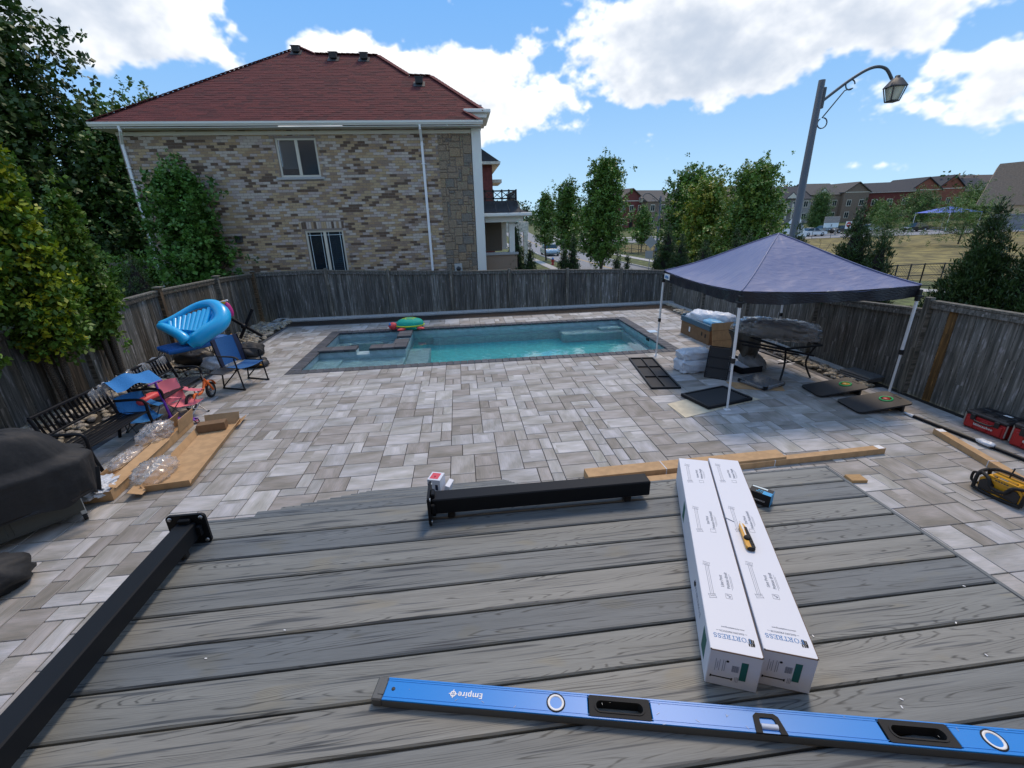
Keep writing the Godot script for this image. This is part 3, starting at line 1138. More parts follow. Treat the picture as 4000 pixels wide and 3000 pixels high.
func window(parent: Node3D, x0: float, x1: float, y0: float, y1: float, z: float, grids: bool, sill: bool) -> void:
	var s := st()
	var f := .065
	var xm := (x0 + x1) / 2
	slab(x0, x0 + f, y0, y1, z - .07, z, s, .006)
	slab(x1 - f, x1, y0, y1, z - .07, z, s, .006)
	slab(x0 + f, x1 - f, y1 - f, y1, z - .07, z - .003, s, .006)
	slab(x0 + f, x1 - f, y0, y0 + f, z - .07, z - .003, s, .006)
	slab(xm - .05, xm + .05, y0 + f, y1 - f, z - .07, z - .002, s, .006)
	slab(x0 - .02, x1 + .02, y1 + .002, y1 + .05, z - .07, z + .006, s)
	var w := obj("window", s, M.cream, parent)
	for k in 2:
		var a := x0 + f if k == 0 else xm + .05
		var b := xm - .05 if k == 0 else x1 - f
		s = st()
		slab(a, b, y0 + f, y1 - f, z - .045, z - .038, s)
		obj("pane", s, M.pane, w)
		if (k == 0) != grids:
			var low := y0 + f + (.20 if not grids else 0.0)
			var n := 26
			s = st()
			for i in n:
				var y := lerpf(y1 - f - .01, low, float(i) / n)
				slab(a + .01, b - .01, y - (y1 - f - low) / n * .82, y, z - .10 - .004 * (i % 2), z - .092, s)
			obj("blind", s, M.blind if not grids else mat("blind_grey", .22, .29, .36, .7), w)
		if grids:
			s = st()
			slab(a + .07, a + .085, y0 + f, y1 - f, z - .037, z - .028, s)
			slab(b - .085, b - .07, y0 + f, y1 - f, z - .037, z - .028, s)
			slab(a, b, y1 - f - .105, y1 - f - .09, z - .036, z - .029, s)
			obj("grid_bar", s, M.blind, w)
	s = st()
	slab(x0, x1, y0, y1, z - .5, z - .46, s)
	obj("dark_room", s, M.dark_room, w)
	if sill:
		s = st()
		slab(x0 - .15, x1 + .12, y0 - .085, y0 - .004, z - .05, z + .10, s, .01)
		obj("sill", s, M.curb, w)


func neighbour_house() -> void:
	var h := thing("brick_house", "two storey tan brick house with red shingle roof behind the back fence", "house", Vector3(-4.9, 0, -17.5))
	var o := Vector3(-4.9, 0, -17.5)
	var holes := [[-5.92, -4.59, 4.66, 5.86], [-5.47, -4.14, .95, 2.91]]
	var s := st()
	wall_with_holes(s, -10.75, .66, -.9, 6.1, -17.512, .25, holes)
	slab(.75, .98, -.9, 6.1, -28.0, -17.6, s)
	slab(-10.74, -10.5, -.9, 6.1, -28.0, -17.8, s)
	slab(-10.75, .98, -.9, 6.1, -28.3, -28.0, s)
	var wall := obj("wall", s, M.mortar, h)
	wall.position = -o
	var items := []
	var bm := []
	for k in 3: bm.append(bmesh(Vector3(.229, .077, .09), .004))
	var half := bmesh(Vector3(.11, .077, .09), .004)
	var bw := .2385
	var bh := .0868
	var patch := noise(.9, 3, 44)
	for j in range(0, 60):
		var y := .93 + j * bh
		var edge := -.50 + (.12 if int(y / .35) % 2 == 0 else -.10)
		for i in range(-1, 45):
			var x := -10.73 + (i + (.5 if j % 2 else 0.0)) * bw + bw / 2
			if x + bw * .5 > edge + .13 or x - bw * .4 < -10.76: continue
			var hit := false
			for q in holes:
				if x + .10 > q[0] and x - .10 < q[1] and y + .04 > q[2] - .07 and y - .04 < q[3] + .26: hit = true
			if hit: continue
			var n := patch.get_noise_2d(x * 1.2, y * 2.0) * .40 + rng.randf_range(-.5, .5)
			var t := 4 if n > .36 else (2 if n > .18 else (0 if n > -.10 else (1 if n > -.28 else (3 if n > -.40 else 5))))
			if rng.randf() < .08: t = 5
			items.append([bm[i % 3], M["brick_%d" % t], Transform3D(Basis(), Vector3(x, y, -17.545 + rng.randf_range(-.003, .004)) - o), 1.0])
	for q in holes:                                      # upright bricks over the windows, cut bricks beside them
		var n := int((q[1] - q[0] + .3) / .087)
		for k in n:
			items.append([bm[0], M["brick_%d" % [5, 0, 0, 1, 4, 2][rng.randi_range(0, 5)]], Transform3D(Basis(Vector3.BACK, PI / 2), Vector3(q[0] - .13 + k * .087, q[3] + .175, -17.544) - o), 1.0])
		for j in range(0, 60):
			var y := .93 + j * bh
			if y > q[2] - .06 and y < q[3] + .24:
				for sx in [q[0] - .06, q[1] + .06]:
					items.append([half, M["brick_%d" % [0, 1, 2, 3][rng.randi_range(0, 3)]], Transform3D(Basis(), Vector3(sx, y, -17.5465) - o), .4])
	pieces("brick", "bricks", items, h)
	# random ashlar at the street corner
	items = []
	var cw := .098
	var taken := {}
	var stones := {}
	for j in 53:
		for i in 12:
			if taken.has(Vector2i(i, j)): continue
			var best := Vector2i(1, 1)
			var want: Vector2i = [Vector2i(3, 2), Vector2i(2, 1), Vector2i(4, 3), Vector2i(2, 2), Vector2i(1, 1), Vector2i(3, 3), Vector2i(3, 1), Vector2i(4, 2), Vector2i(2, 3)][rng.randi_range(0, 8)]
			for a in range(1, want.x + 1):
				for b in range(1, want.y + 1):
					var ok := true
					for u in a:
						for v in b:
							if i + u >= 12 or j + v >= 53 or taken.has(Vector2i(i + u, j + v)): ok = false
					if ok and a * b > best.x * best.y: best = Vector2i(a, b)
			for u in best.x:
				for v in best.y: taken[Vector2i(i + u, j + v)] = true
			if not stones.has(best):
				stones[best] = bmesh(Vector3(best.x * cw - .017, best.y * cw - .017, .10), .013)
			items.append([stones[best], M["stone_%d" % [0, 0, 1, 2, 3][rng.randi_range(0, 4)]], Transform3D(Basis(), Vector3(-.52 + (i + best.x * .5) * cw, .9 + (j + best.y * .5) * cw, -17.534 + rng.randf_range(-.004, .016)) - o), float(best.x)])
	pieces("ashlar_stone", "ashlar_stones", items, h)
	window(h, -5.92 - o.x, -4.59 - o.x, 4.66, 5.86, -.045, false, true)
	window(h, -5.47 - o.x, -4.14 - o.x, .95, 2.91, -.045, true, false)
	s = st()
	slab(.67, 1.0, -.9, 6.1, -17.9, -17.46, s, .01)
	slab(.64, 1.06, -.9, 1.25, -17.9, -17.42, s, .02)
	obj("corner_pilaster", s, M.trim, h).position = -o
	s = st()
	slab(-10.75, .66, 5.95, 6.06, -17.5, -17.47, s, .004)
	obj("frieze", s, M.cream, h).position = -o
	s = st()
	slab(-11.16, 1.0, 6.10, 6.125, -17.6, -17.08, s)
	slab(-11.16, -10.7, 6.10, 6.124, -28.6, -17.6, s)
	obj("soffit", s, M.soffit, h).position = -o
	var prof := PackedVector2Array([Vector2(0, 0), Vector2(.085, 0), Vector2(.10, .03), Vector2(.125, .06), Vector2(.13, .12), Vector2(.118, .12), Vector2(.112, .065), Vector2(.08, .012), Vector2(0, .012)])
	s = st()
	prism(s, prof, 12.28, Transform3D(Basis(Vector3(0, 0, 1), Vector3.UP, Vector3(-1, 0, 0)), Vector3(1.07, 6.15, -17.14)))
	obj("gutter", s, M.trim, h).position = -o
	for d in [[-10.62, -10.35], [-1.05, -1.05]]:
		s = st()
		var top := Vector3(d[1], 6.16, -17.08)
		for seg in [[top, Vector3(d[1], 6.02, -17.10)], [Vector3(d[1], 6.03, -17.10), Vector3(d[0], 5.72, -17.44)], [Vector3(d[0], 5.73, -17.45), Vector3(d[0], -.7, -17.45)]]:
			bar(s, seg[0], seg[1], .085, .065, .008, Vector3(0, 0, 1) if seg[0].z == seg[1].z else Vector3.UP)
		slab(d[0] - .07, d[0] + .07, 5.0, 5.03, -17.5, -17.40, s)
		obj("downspout", s, M.white, h).position = -o
	# roof
	var up := Vector3(0, .68, -1).normalized()
	var nrm := Vector3(0, 1, .68).normalized()
	var k := sqrt(1.0 + .68 * .68)
	var rx := Transform3D(Basis(Vector3.RIGHT, up, nrm), Vector3(0, 6.27, -17.05))
	var outline := [[-11.2, 0.0], [.95, 0.0], [.48, .52], [1.2, .52], [-.65, 2.93], [-1.45, 2.98], [-2.73, 4.57], [-5.15, 4.64], [-5.9, 5.26]]
	var poly := PackedVector2Array()
	for q in outline: poly.append(Vector2(q[0], q[1] * k))
	s = st()
	prism(s, poly, -.10, rx)
	var at := func(x: float, t: float) -> Vector3: return Vector3(x, 6.27 + .68 * t - .005, -17.05 - t)
	for q in [[at.call(-11.2, 0.0), at.call(-5.9, 5.26), Vector3(-5.9, 9.84, -24.5), Vector3(-11.2, 6.27, -29.0)], [at.call(-5.9, 5.26), at.call(-5.15, 4.64), Vector3(-5.15, 6.3, -29.0), Vector3(-5.9, 9.84, -24.5)],
			[at.call(-5.15, 4.64), at.call(-2.73, 4.57), Vector3(-2.73, 6.3, -29.0), Vector3(-5.15, 6.3, -29.0)], [at.call(-2.73, 4.57), at.call(-1.45, 2.98), Vector3(-1.45, 6.3, -29.0), Vector3(-2.73, 6.3, -29.0)],
			[at.call(-1.45, 2.98), at.call(-.65, 2.93), Vector3(-.65, 6.3, -29.0), Vector3(-1.45, 6.3, -29.0)], [at.call(-.65, 2.93), at.call(1.2, .52), Vector3(1.2, 6.5, -27.0), Vector3(-.65, 8.0, -25.0)], [at.call(-.65, 2.93), Vector3(-.65, 8.0, -25.0), Vector3(-.65, 6.3, -29.0), at.call(-.65, 2.93)]]:
		quad(s, q[0], q[1], q[2], q[3], Vector3.UP)
	var roof := obj("roof", s, M.shingle_0, h)
	roof.position = -o
	items = []
	var course := .142
	var shingle := {}
	for j in int(5.26 * k / course):
		var v := (j + .5) * course
		var lo := 1e9
		var hi := -1e9
		for e in poly.size():                            # where this course crosses the outline
			var a := poly[e]
			var b := poly[(e + 1) % poly.size()]
			if (a.y - v) * (b.y - v) < 0:
				var x := lerpf(a.x, b.x, (v - a.y) / (b.y - a.y))
				lo = minf(lo, x)
				hi = maxf(hi, x)
		var x := lo + .03
		while x < hi - .05:
			var w: float = minf([.18, .26, .34, .34][rng.randi_range(0, 3)], hi - .02 - x)
			var key := snappedf(w, .02)
			var high := rng.randf() < .42
			if not shingle.has([key, high]): shingle[[key, high]] = bmesh(Vector3(key, course + .03, .013 if high else .007))
			items.append([shingle[[key, high]], M["shingle_%d" % [0, 0, 1, 2, 3][rng.randi_range(0, 4)]], Transform3D(rx.basis * Basis(Vector3.RIGHT, -.045), rx * Vector3(x + w / 2, v, .012) - o), w])
			x += w + .002
	pieces("shingle", "shingles", items, h)
	s = st()                                              # hip and ridge caps
	for e in [[8, 0], [7, 8], [6, 7], [5, 6], [4, 5], [3, 4], [1, 2]]:
		var a := rx * Vector3(poly[e[0]].x, poly[e[0]].y, .02)
		var b := rx * Vector3(poly[e[1]].x, poly[e[1]].y, .02)
		var n := int((b - a).length() / .2)
		for q in n: bar(s, a.lerp(b, float(q) / n), a.lerp(b, (q + .97) / n) + Vector3(0, .012, 0), .26, .02)
	obj("ridge_cap", s, M.shingle_2, h).position = -o
	for q in [[-5.9, 4.71], [-4.4, 4.2], [-3.23, 4.18], [-1.07, 2.3]]:
		s = st()
		var p: Vector3 = at.call(q[0], q[1]) + nrm * .03
		box(s, p, Vector3(.42, .42, .02), rx.basis)
		box(s, p + Vector3(0, .13, 0), Vector3(.27, .20, .27), Basis(Vector3.RIGHT, .25), .02)
		box(s, p + Vector3(0, .235, .0), Vector3(.33, .03, .33), Basis(Vector3.RIGHT, .25), .008)
		obj("roof_vent", s, M.vent, h).position = -o
	s = st()                                              # the higher street-side eave
	slab(.45, 1.38, 6.58, 6.70, -19.9, -17.5, s, .02)
	slab(.55, 1.25, 6.45, 6.58, -19.6, -17.6, s)
	obj("street_eave", s, M.trim, h).position = -o
	s = st()
	slab(.85, 1.32, 7.2, 7.66, -22.3, -21.9, s, .02)
	slab(.82, 1.35, 7.66, 7.74, -22.32, -21.88, s, .01)
	obj("chimney", s, M.sign_back, h).position = -o
	s = st()
	slab(-.22, .07, 1.12, 1.58, -17.5, -17.36, s, .012)
	var meter := obj("meter_box", s, M.sign_back, h)
	meter.position = -o
	s = st()
	lathe(s, [Vector2(0, .07), Vector2(.06, .065), Vector2(.085, .03), Vector2(.085, 0)], Transform3D(Basis(Vector3.RIGHT, PI / 2), Vector3(-.07, 1.40, -17.36)))
	obj("dial", s, M.vent, meter)
	s = st()
	slab(-7.85, -7.62, 2.57, 2.78, -17.5, -17.40, s, .01)
	slab(-7.87, -7.60, 2.76, 2.80, -17.5, -17.36, s, .008)
	obj("dryer_vent", s, M.vent, h).position = -o
	# street porch with a flared metal roof, railing and columns
	var q0 := Vector3(1.0, 0, -19.4) - o
	s = st()
	sheet(s, func(u, v): return q0 + Vector3(lerpf(.0, 1.35 + .42 * pow(v, 2.2), u), 3.78 - .44 * sqrt(v), 1.2 + .35 * pow(v, 2.0)), 3, 8)
	sheet(s, func(u, v): return q0 + Vector3(1.35 + .42 * pow(v, 2.2), 3.78 - .44 * sqrt(v), lerpf(-2.6, 1.2 + .35 * pow(v, 2.0), u)), 6, 8)
	var pr := obj("porch_roof", s, M.far_roof_dark, h)
	for x in [.45, .9, 1.3]:
		s = st()
		bar(s, q0 + Vector3(x, 3.79, 1.22), q0 + Vector3(x * 1.1, 3.37, 1.56), .02, .03)
		obj("roof_seam", s, M.vent, pr)
	s = st()
	box(s, q0 + Vector3(.92, 3.28, -.4), Vector3(1.85, .12, 3.95), Basis(), .02)
	box(s, q0 + Vector3(.80, 3.12, -.45), Vector3(1.5, .22, 3.4), Basis(), .01)
	obj("porch_beam", s, M.trim, h)
	s = st()
	for y in [3.86, 4.13]: bar(s, q0 + Vector3(.05, y, 1.15), q0 + Vector3(1.32, y, 1.15), .05, .05)
	for y in [3.86, 4.13]: bar(s, q0 + Vector3(1.3, y, 1.15), q0 + Vector3(1.3, y, -2.5), .05, .05)
	for x in [.1, .42, .75, 1.02, 1.3]: bar(s, q0 + Vector3(x, 3.78, 1.15), q0 + Vector3(x, 4.18, 1.15), .05, .05)
	for x in [.1, .42, .75, 1.02]:
		bar(s, q0 + Vector3(x, 3.88, 1.15), q0 + Vector3(x + .3, 4.11, 1.15), .025, .025)
		bar(s, q0 + Vector3(x, 4.11, 1.15), q0 + Vector3(x + .3, 3.88, 1.15), .025, .025)
	for z in 8: bar(s, q0 + Vector3(1.3, 3.8, .8 - z * .4), q0 + Vector3(1.3, 4.15, .8 - z * .4), .04, .04)
	obj("balcony_railing", s, M.black, h)
	for z in [.9, -2.2]:
		s = st()
		box(s, q0 + Vector3(1.12, 2.42, z), Vector3(.22, 1.24, .22), Basis(), .01)
		box(s, q0 + Vector3(1.12, 1.83, z), Vector3(.30, .07, .30), Basis(), .01)
		box(s, q0 + Vector3(1.12, 2.99, z), Vector3(.30, .07, .30), Basis(), .01)
		obj("porch_column", s, M.trim, h)
	s = st()
	box(s, q0 + Vector3(.45, 2.42, -1.0), Vector3(.85, 1.2, .5), Basis(), .01)
	obj("porch_pier", s, M.stone_2, h)
	s = st()
	box(s, q0 + Vector3(.66, 1.42, .9), Vector3(1.3, .72, .3), Basis(), .01)
	box(s, q0 + Vector3(.7, .3, -.4), Vector3(1.5, 1.5, 3.2), Basis(), .01)
	obj("porch_wall", s, M.brick_3, h)
	s = st()
	box(s, q0 + Vector3(.66, 1.82, .9), Vector3(1.4, .09, .4), Basis(), .01)
	box(s, q0 + Vector3(.66, 1.08, .93), Vector3(1.4, .08, .4), Basis(), .01)
	obj("porch_coping", s, M.curb, h)
	s = st()
	for i in 9: bar(s, q0 + Vector3(1.75 + i * .16, .55 - i * .07, -.6), q0 + Vector3(1.75 + i * .16, 1.25 - i * .07, -.6), .02, .02)
	bar(s, q0 + Vector3(1.7, 1.27, -.6), q0 + Vector3(3.1, .66, -.6), .04, .05)
	bar(s, q0 + Vector3(1.7, .60, -.6), q0 + Vector3(3.1, .0, -.6), .03, .03)
	obj("stair_rail", s, M.black, h)

	# next house along the street, seen past the porch
	var r := thing("red_brick_house", "red brick house with white porch columns seen past the brick house's balcony", "house", Vector3(1.2, -.9, -33))
	s = st()
	box(s, Vector3(-3.4, 3.7, -3), Vector3(9.2, 7.4, 10))
	obj("wall", s, M.far_red, r)
	s = st()
	prism(s, PackedVector2Array([Vector2(-8.6, 0), Vector2(1.75, 0), Vector2(-2.0, 2.4), Vector2(-5.6, 2.4)]), 10.6, Transform3D(Basis(), Vector3(0, 7.4, -8.4)))
	obj("roof", s, M.far_roof_dark, r)
	s = st()
	box(s, Vector3(-3.4, 7.35, -3), Vector3(10.2, .16, 10.7))
	box(s, Vector3(1.4, 6.4, -.6), Vector3(1.0, .2, 3))
	obj("eave", s, M.far_cream, r)
	s = st()
	box(s, Vector3(2.5, 3.5, .4), Vector3(2.0, .65, 3.2), Basis(), .02)
	obj("porch_beam", s, M.far_cream, r)
	s = st()
	for i in 8: bar(s, Vector3(1.5 + i * .27, 3.8, 1.9), Vector3(1.5 + i * .27, 4.5, 1.9), .05, .05)
	bar(s, Vector3(1.4, 4.5, 1.9), Vector3(3.5, 4.5, 1.9), .07, .07)
	obj("railing", s, M.black, r)
	for x in [2.8, 3.3]:
		s = st()
		box(s, Vector3(x, 1.6, 1.9), Vector3(.3, 3.2, .3), Basis(), .02)
		obj("porch_column", s, M.far_cream, r)

	# our own house stands right behind the deck
	var b := thing("home_wall", "tan brick house wall standing behind the grey deck", "house wall", Vector3(0, 0, 1.25))
	s = st()
	box(s, Vector3(0, 3.0, .3), Vector3(13.5, 7.6, .5))
	obj("wall", s, M.brick_1, b)


# ---------------------------------------------------------------- deck and its stairs
func deck() -> void:
	var d := thing("deck", "grey composite plank deck holding the white boxes, posts and blue level", "deck", Vector3(.33, 0, -.6))
	var o := Vector3(.33, 0, -.6)
	var x0 := -1.37
	var x1 := 2.005
	var n := 18
	for k in n:
		var z := -1.918 + k * .1448
		var s := st()
		box(s, Vector3((x0 + x1) / 2, DK - .0125, z) - o, Vector3(x1 - x0, .025, .1372), Basis(), .005, 0, Vector2(.5, fmod(k * .2497, 1.0)), Vector2(1 / 3.6, 1 / .58))
		obj("deck_board", s, M["deck_board_%d" % [0, 1, 0, 3, 2, 1, 0, 2, 3, 1, 2, 0, 1, 2, 0, 3, 2, 0][k]], d)
	var s := st()
	box(s, Vector3(x1 + .0125, DK - .146, -.6) - o, Vector3(.022, .29, 2.78), Basis(), .004, 2, Vector2(.1, .1), Vector2(1 / 3.6, 1 / .58))
	obj("rim_board", s, M.deck_board_1, d)
	s = st()
	box(s, Vector3(.33, DK - .150, -2.002) - o, Vector3(3.42, .29, .022), Basis(), .004, 0, Vector2(.1, .6), Vector2(1 / 3.6, 1 / .58))
	obj("rim_board", s, M.deck_board_1, d)
	for side in [[Vector3(-1.385, DK - .146, -.6), Vector3(.022, .29, 2.78), 2], [Vector3(-1.384, .72, -.6), Vector3(.02, 1.42, 2.76), 2], [Vector3(2.016, .72, -.6), Vector3(.02, 1.42, 2.76), 2], [Vector3(.33, .72, -1.99), Vector3(3.38, 1.42, .02), 0]]:
		s = st()
		box(s, side[0] - o, side[1], Basis(), .003, side[2], Vector2(.2, .3), Vector2(1 / 3.6, 1 / .58))
		obj("skirt_board", s, M.deck_board_1, d)
	s = st()
	for k in 9: box(s, Vector3(-1.3 + k * .41, DK - .16, -.6) - o, Vector3(.04, .26, 2.7))
	obj("joist", s, M.bark_dark, d)
	for x in [-1.25, 1.9]:
		s = st()
		box(s, Vector3(x, .75, -1.8) - o, Vector3(.14, 1.5, .14), Basis(), .008)
		obj("post", s, M.fence_3, d)
	var t := thing("deck_stairs", "grey composite plank stairs going down from the deck to the patio", "stairs", Vector3(-.45, 0, -3.2))
	o = Vector3(-.45, 0, -3.2)
	for k in 9:
		var y := DK - (k + 1) * .174
		var z := -2.02 - k * .285
		for q in 2:
			s = st()
			box(s, Vector3(-.45, y - .0125, z - .070 - q * .1448) - o, Vector3(1.63, .025, .1402), Basis(), .004, 0, Vector2(.3, fmod(k * .31 + q * .25, 1.0)), Vector2(1 / 3.6, 1 / .58))
			obj("tread", s, M["deck_board_%d" % ((k * 2 + q) % 4)], t)
		s = st()
		box(s, Vector3(-.45, y - .11, z - .285 + .02) - o, Vector3(1.6, .16, .018), Basis(), .002, 0, Vector2(.3, .2), Vector2(1 / 3.6, 1 / .58))
		obj("riser", s, M.deck_board_1, t)
	for x in [-1.24, .34]:
		s = st()
		prism(s, PackedVector2Array([Vector2(2.02, DK - .2), Vector2(4.6, .14), Vector2(4.6, 0), Vector2(4.2, 0), Vector2(2.02, DK - .6)]), .04, Transform3D(Basis(Vector3(0, 0, -1), Vector3.UP, Vector3.RIGHT), Vector3(x, 0, 0) - o))
		obj("stringer", s, M.deck_board_1, t)
	# pale wood block against the deck's right side
	s = st()
	box(s, Vector3.ZERO, Vector3(.19, .04, .14), Basis(), .004)
	var w := obj("wood_block", s, M.wood, null)
	tag(w, "pale offcut of lumber on the pavers beside the deck's far corner", "wood block")
	w.position = Vector3(4.66, .021, -4.16)
	w.rotation.y = -.12


# ---------------------------------------------------------------- trees and shrubs
var sprays := {}


# a spray of folded leaves, about one unit across
func spray(kind: String, sd: int) -> ArrayMesh:
	var key := kind + str(sd)
	if sprays.has(key): return sprays[key]
	var r := RandomNumberGenerator.new()
	r.seed = sd * 77 + kind.length()
	var s := st()
	s.set_smooth_group(-1)
	var n: int = {"oak": 13, "maple": 12, "fine": 26, "cedar": 22, "bush": 16}[kind]
	for i in n:
		var d := Vector3(r.randfn(), r.randfn() * .8, r.randfn()).normalized()
		var p := d * r.randf_range(.05, .5)
		var f := (d + Vector3(r.randfn(), r.randfn() - .25, r.randfn()) * .7).normalized()
		var ln: float = {"oak": .40, "maple": .42, "fine": .22, "cedar": .42, "bush": .34}[kind] * r.randf_range(.7, 1.2)
		var wd: float = ln * {"oak": .36, "maple": .46, "fine": .30, "cedar": .13, "bush": .32}[kind]
		if kind == "cedar":
			f = (d * .55 + Vector3(0, .75, 0) + Vector3(r.randfn(), r.randfn(), r.randfn()) * .25).normalized()
		var side := f.cross(Vector3(r.randfn(), r.randfn() + 1.5, r.randfn())).normalized()
		var nn := side.cross(f) * wd * .35
		var shade := r.randf_range(.78, 1.22)
		s.set_color(Color(shade, shade, shade))
		var a := p - f * ln * .1
		var b := p + f * ln
		var m := p + f * ln * .42 - nn
		for q in [side, -side]:
			tri(s, a, m + nn + q * wd, b, Vector3.UP)
	s.generate_normals()
	sprays[key] = s.commit()
	return sprays[key]


func crown(parent: Node3D, kind: String, spots: Array, m: Material, n := "crown") -> void:
	for v in 2:                                  # two variants of the same spray
		var mm := MultiMesh.new()
		mm.transform_format = MultiMesh.TRANSFORM_3D
		mm.use_colors = true
		mm.mesh = spray(kind, v + 1)
		var mine := []
		for i in spots.size():
			if i % 2 == v: mine.append(spots[i])
		mm.instance_count = mine.size()
		for i in mine.size():
			var b := Basis.from_euler(Vector3(rng.randf_range(-.5, .5), rng.randf() * TAU, rng.randf_range(-.5, .5))).scaled(Vector3.ONE * mine[i][1])
			mm.set_instance_transform(i, Transform3D(b, mine[i][0]))
			mm.set_instance_color(i, mine[i][2])
		var mi := MultiMeshInstance3D.new()
		mi.multimesh = mm
		mi.material_override = m
		mi.name = n
		parent.add_child(mi, true)
		stuff(mi)


func tint(c: Color, f: float) -> Color:
	c = Color(c.r * 1.95, c.g * 1.95, c.b * 1.4)
	var k := 1.0 + rng.randf_range(-f, f)
	var y := rng.randf_range(-f, f) * .5
	return Color(c.r * (k + y), c.g * k, c.b * (k - y))


# a broad-leaved tree: trunk and limbs in one part, leaf sprays gathered in clumps at the limb ends
func tree(n: String, label: String, at: Vector3, h: float, r: float, low: float, kind: String, leaf: float, col: Color, limbs: int, per: int, group := "", lean := Vector3.ZERO, tip := Color(0, 0, 0, 0), dark := false) -> Node3D:
	var t := thing(n, label, "tree", at, 0, group)
	var s := st()
	var tr := clampf(h * .014, .03, .22)
	tube(s, curve([Vector3.ZERO, Vector3(rng.randf_range(-.03, .03) * h, h * .35, 0) + lean * .35, Vector3(0, h * .7, rng.randf_range(-.02, .02) * h) + lean * .7, Vector3(0, h * .96, 0) + lean], 4), [tr * 1.25, tr * 1.1, tr, tr * .95, tr * .9, tr * .85, tr * .8, tr * .7, tr * .6, tr * .5, tr * .4, tr * .3, tr * .2], 8)
	var spots := []
	for i in limbs:
		var f := (i + .5) / limbs
		var y := lerpf(low, h * .97, pow(f, .85))
		var k := (y - low) / (h - low)
		var wide := r * 1.1 * pow(1.0 - k, .62) * smoothstep(-.12, .22, k) * rng.randf_range(.72, 1.12)
		var a := i * 2.39996 + rng.randf_range(-.4, .4)
		var base := Vector3(0, maxf(low * .6, y - wide * .55 - h * .05), 0) + lean * k
		var end := Vector3(cos(a) * wide, y + rng.randf_range(-.04, .05) * h, sin(a) * wide) + lean * k
		var mid := base.lerp(end, .5) + Vector3(0, -wide * .06, 0)
		tube(s, [base, mid, end], [tr * .45 * (1.1 - k), tr * .28 * (1.1 - k), tr * .08], 5)
		var light := rng.randf_range(.72, 1.25)
		for q in per:
			var u := pow(rng.randf(), .55)
			var p := base.lerp(mid, u * 2) if u < .5 else mid.lerp(end, u * 2 - 1)
			var sp := r * (.14 + .15 * u)
			p += Vector3(rng.randfn() * sp, rng.randfn() * sp * .75, rng.randfn() * sp)
			var c := tint(col * light, .22)
			if tip.a > 0 and u > .8 and rng.randf() < .5: c = tint(tip, .2)
			spots.append([p, leaf * rng.randf_range(.7, 1.3), c])
		if k > .30:                              # shoots that stand out at the top
			for q in 5:
				var p2 := end + Vector3(rng.randfn() * r * .06, q * leaf * .55, rng.randfn() * r * .06)
				spots.append([p2, leaf * (.95 - q * .13), tint(col * 1.15, .2)])
	obj("trunk", s, M.bark_dark if dark else M.bark, t)
	crown(t, kind, spots, M.leaf)
	return t


# a cedar: a narrow cone of upright sprays over a dark core
func cedar(label: String, at: Vector3, h: float, r: float, group: String, count := 520, heads := 1) -> Node3D:
	var t := thing("cedar", label, "cedar", at, 0, group)
	var s := st()
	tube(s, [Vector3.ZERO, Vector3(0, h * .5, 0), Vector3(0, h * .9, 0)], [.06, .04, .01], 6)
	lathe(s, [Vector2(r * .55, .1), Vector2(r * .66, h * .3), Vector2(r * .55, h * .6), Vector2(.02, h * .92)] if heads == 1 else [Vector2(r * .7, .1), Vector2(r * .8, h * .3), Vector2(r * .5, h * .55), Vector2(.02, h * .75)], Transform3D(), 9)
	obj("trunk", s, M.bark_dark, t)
	var spots := []
	var nz := noise(1.6, 2, int(absf(at.x * 13.0 + at.z * 7.0)))
	count = int(count * 1.6)
	for i in count:
		var k := 1.0 - sqrt(rng.randf())
		var a := rng.randf() * TAU
		var hd := i % heads
		var off := Vector3.ZERO if heads == 1 else Vector3(cos(hd * TAU / heads + .5), 0, sin(hd * TAU / heads + .5)) * r * .42
		var hh := h * (1.0 if hd == 0 else .80 + .06 * hd)
		var w := r * (1.0 if heads == 1 else .68) * pow(minf(1.0, (1.0 - k) * 1.75), .85) * (1.0 if k > .12 else .82 + k * 1.5)
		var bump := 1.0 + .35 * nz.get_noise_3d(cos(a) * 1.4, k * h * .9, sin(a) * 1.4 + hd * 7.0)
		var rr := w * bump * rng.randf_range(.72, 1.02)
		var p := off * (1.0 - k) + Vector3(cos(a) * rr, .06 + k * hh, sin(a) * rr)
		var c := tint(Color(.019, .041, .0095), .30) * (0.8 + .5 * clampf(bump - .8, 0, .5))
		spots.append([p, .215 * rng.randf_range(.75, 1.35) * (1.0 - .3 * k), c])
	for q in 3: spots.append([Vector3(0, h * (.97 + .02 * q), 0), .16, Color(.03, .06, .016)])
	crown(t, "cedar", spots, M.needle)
	return t


func shrub(n: String, label: String, cat: String, at: Vector3, rx: Vector3, kind: String, leaf: float, col: Color, count: int) -> void:
	var t := thing(n, label, cat, at)
	var s := st()
	for i in 5: tube(s, [Vector3.ZERO, Vector3(rng.randfn() * rx.x * .3, rx.y * .7, rng.randfn() * rx.z * .3), Vector3(rng.randfn() * rx.x * .5, rx.y * 1.4, rng.randfn() * rx.z * .5)], [.03, .02, .005], 5)
	obj("stem", s, M.bark_dark, t)
	var spots := []
	var nz := noise(1.2, 2, count)
	for i in count:
		var d := Vector3(rng.randfn(), rng.randfn(), rng.randfn()).normalized() * pow(rng.randf(), .4)
		d *= 1.0 + .5 * nz.get_noise_3dv(d * 1.5 + at)
		var p := Vector3(d.x * rx.x, rx.y + d.y * rx.y, d.z * rx.z)
		if p.y < 0: continue
		spots.append([p, leaf * rng.randf_range(.7, 1.3), tint(col * rng.randf_range(.8, 1.2), .25)])
	crown(t, kind, spots, M.leaf, "foliage")


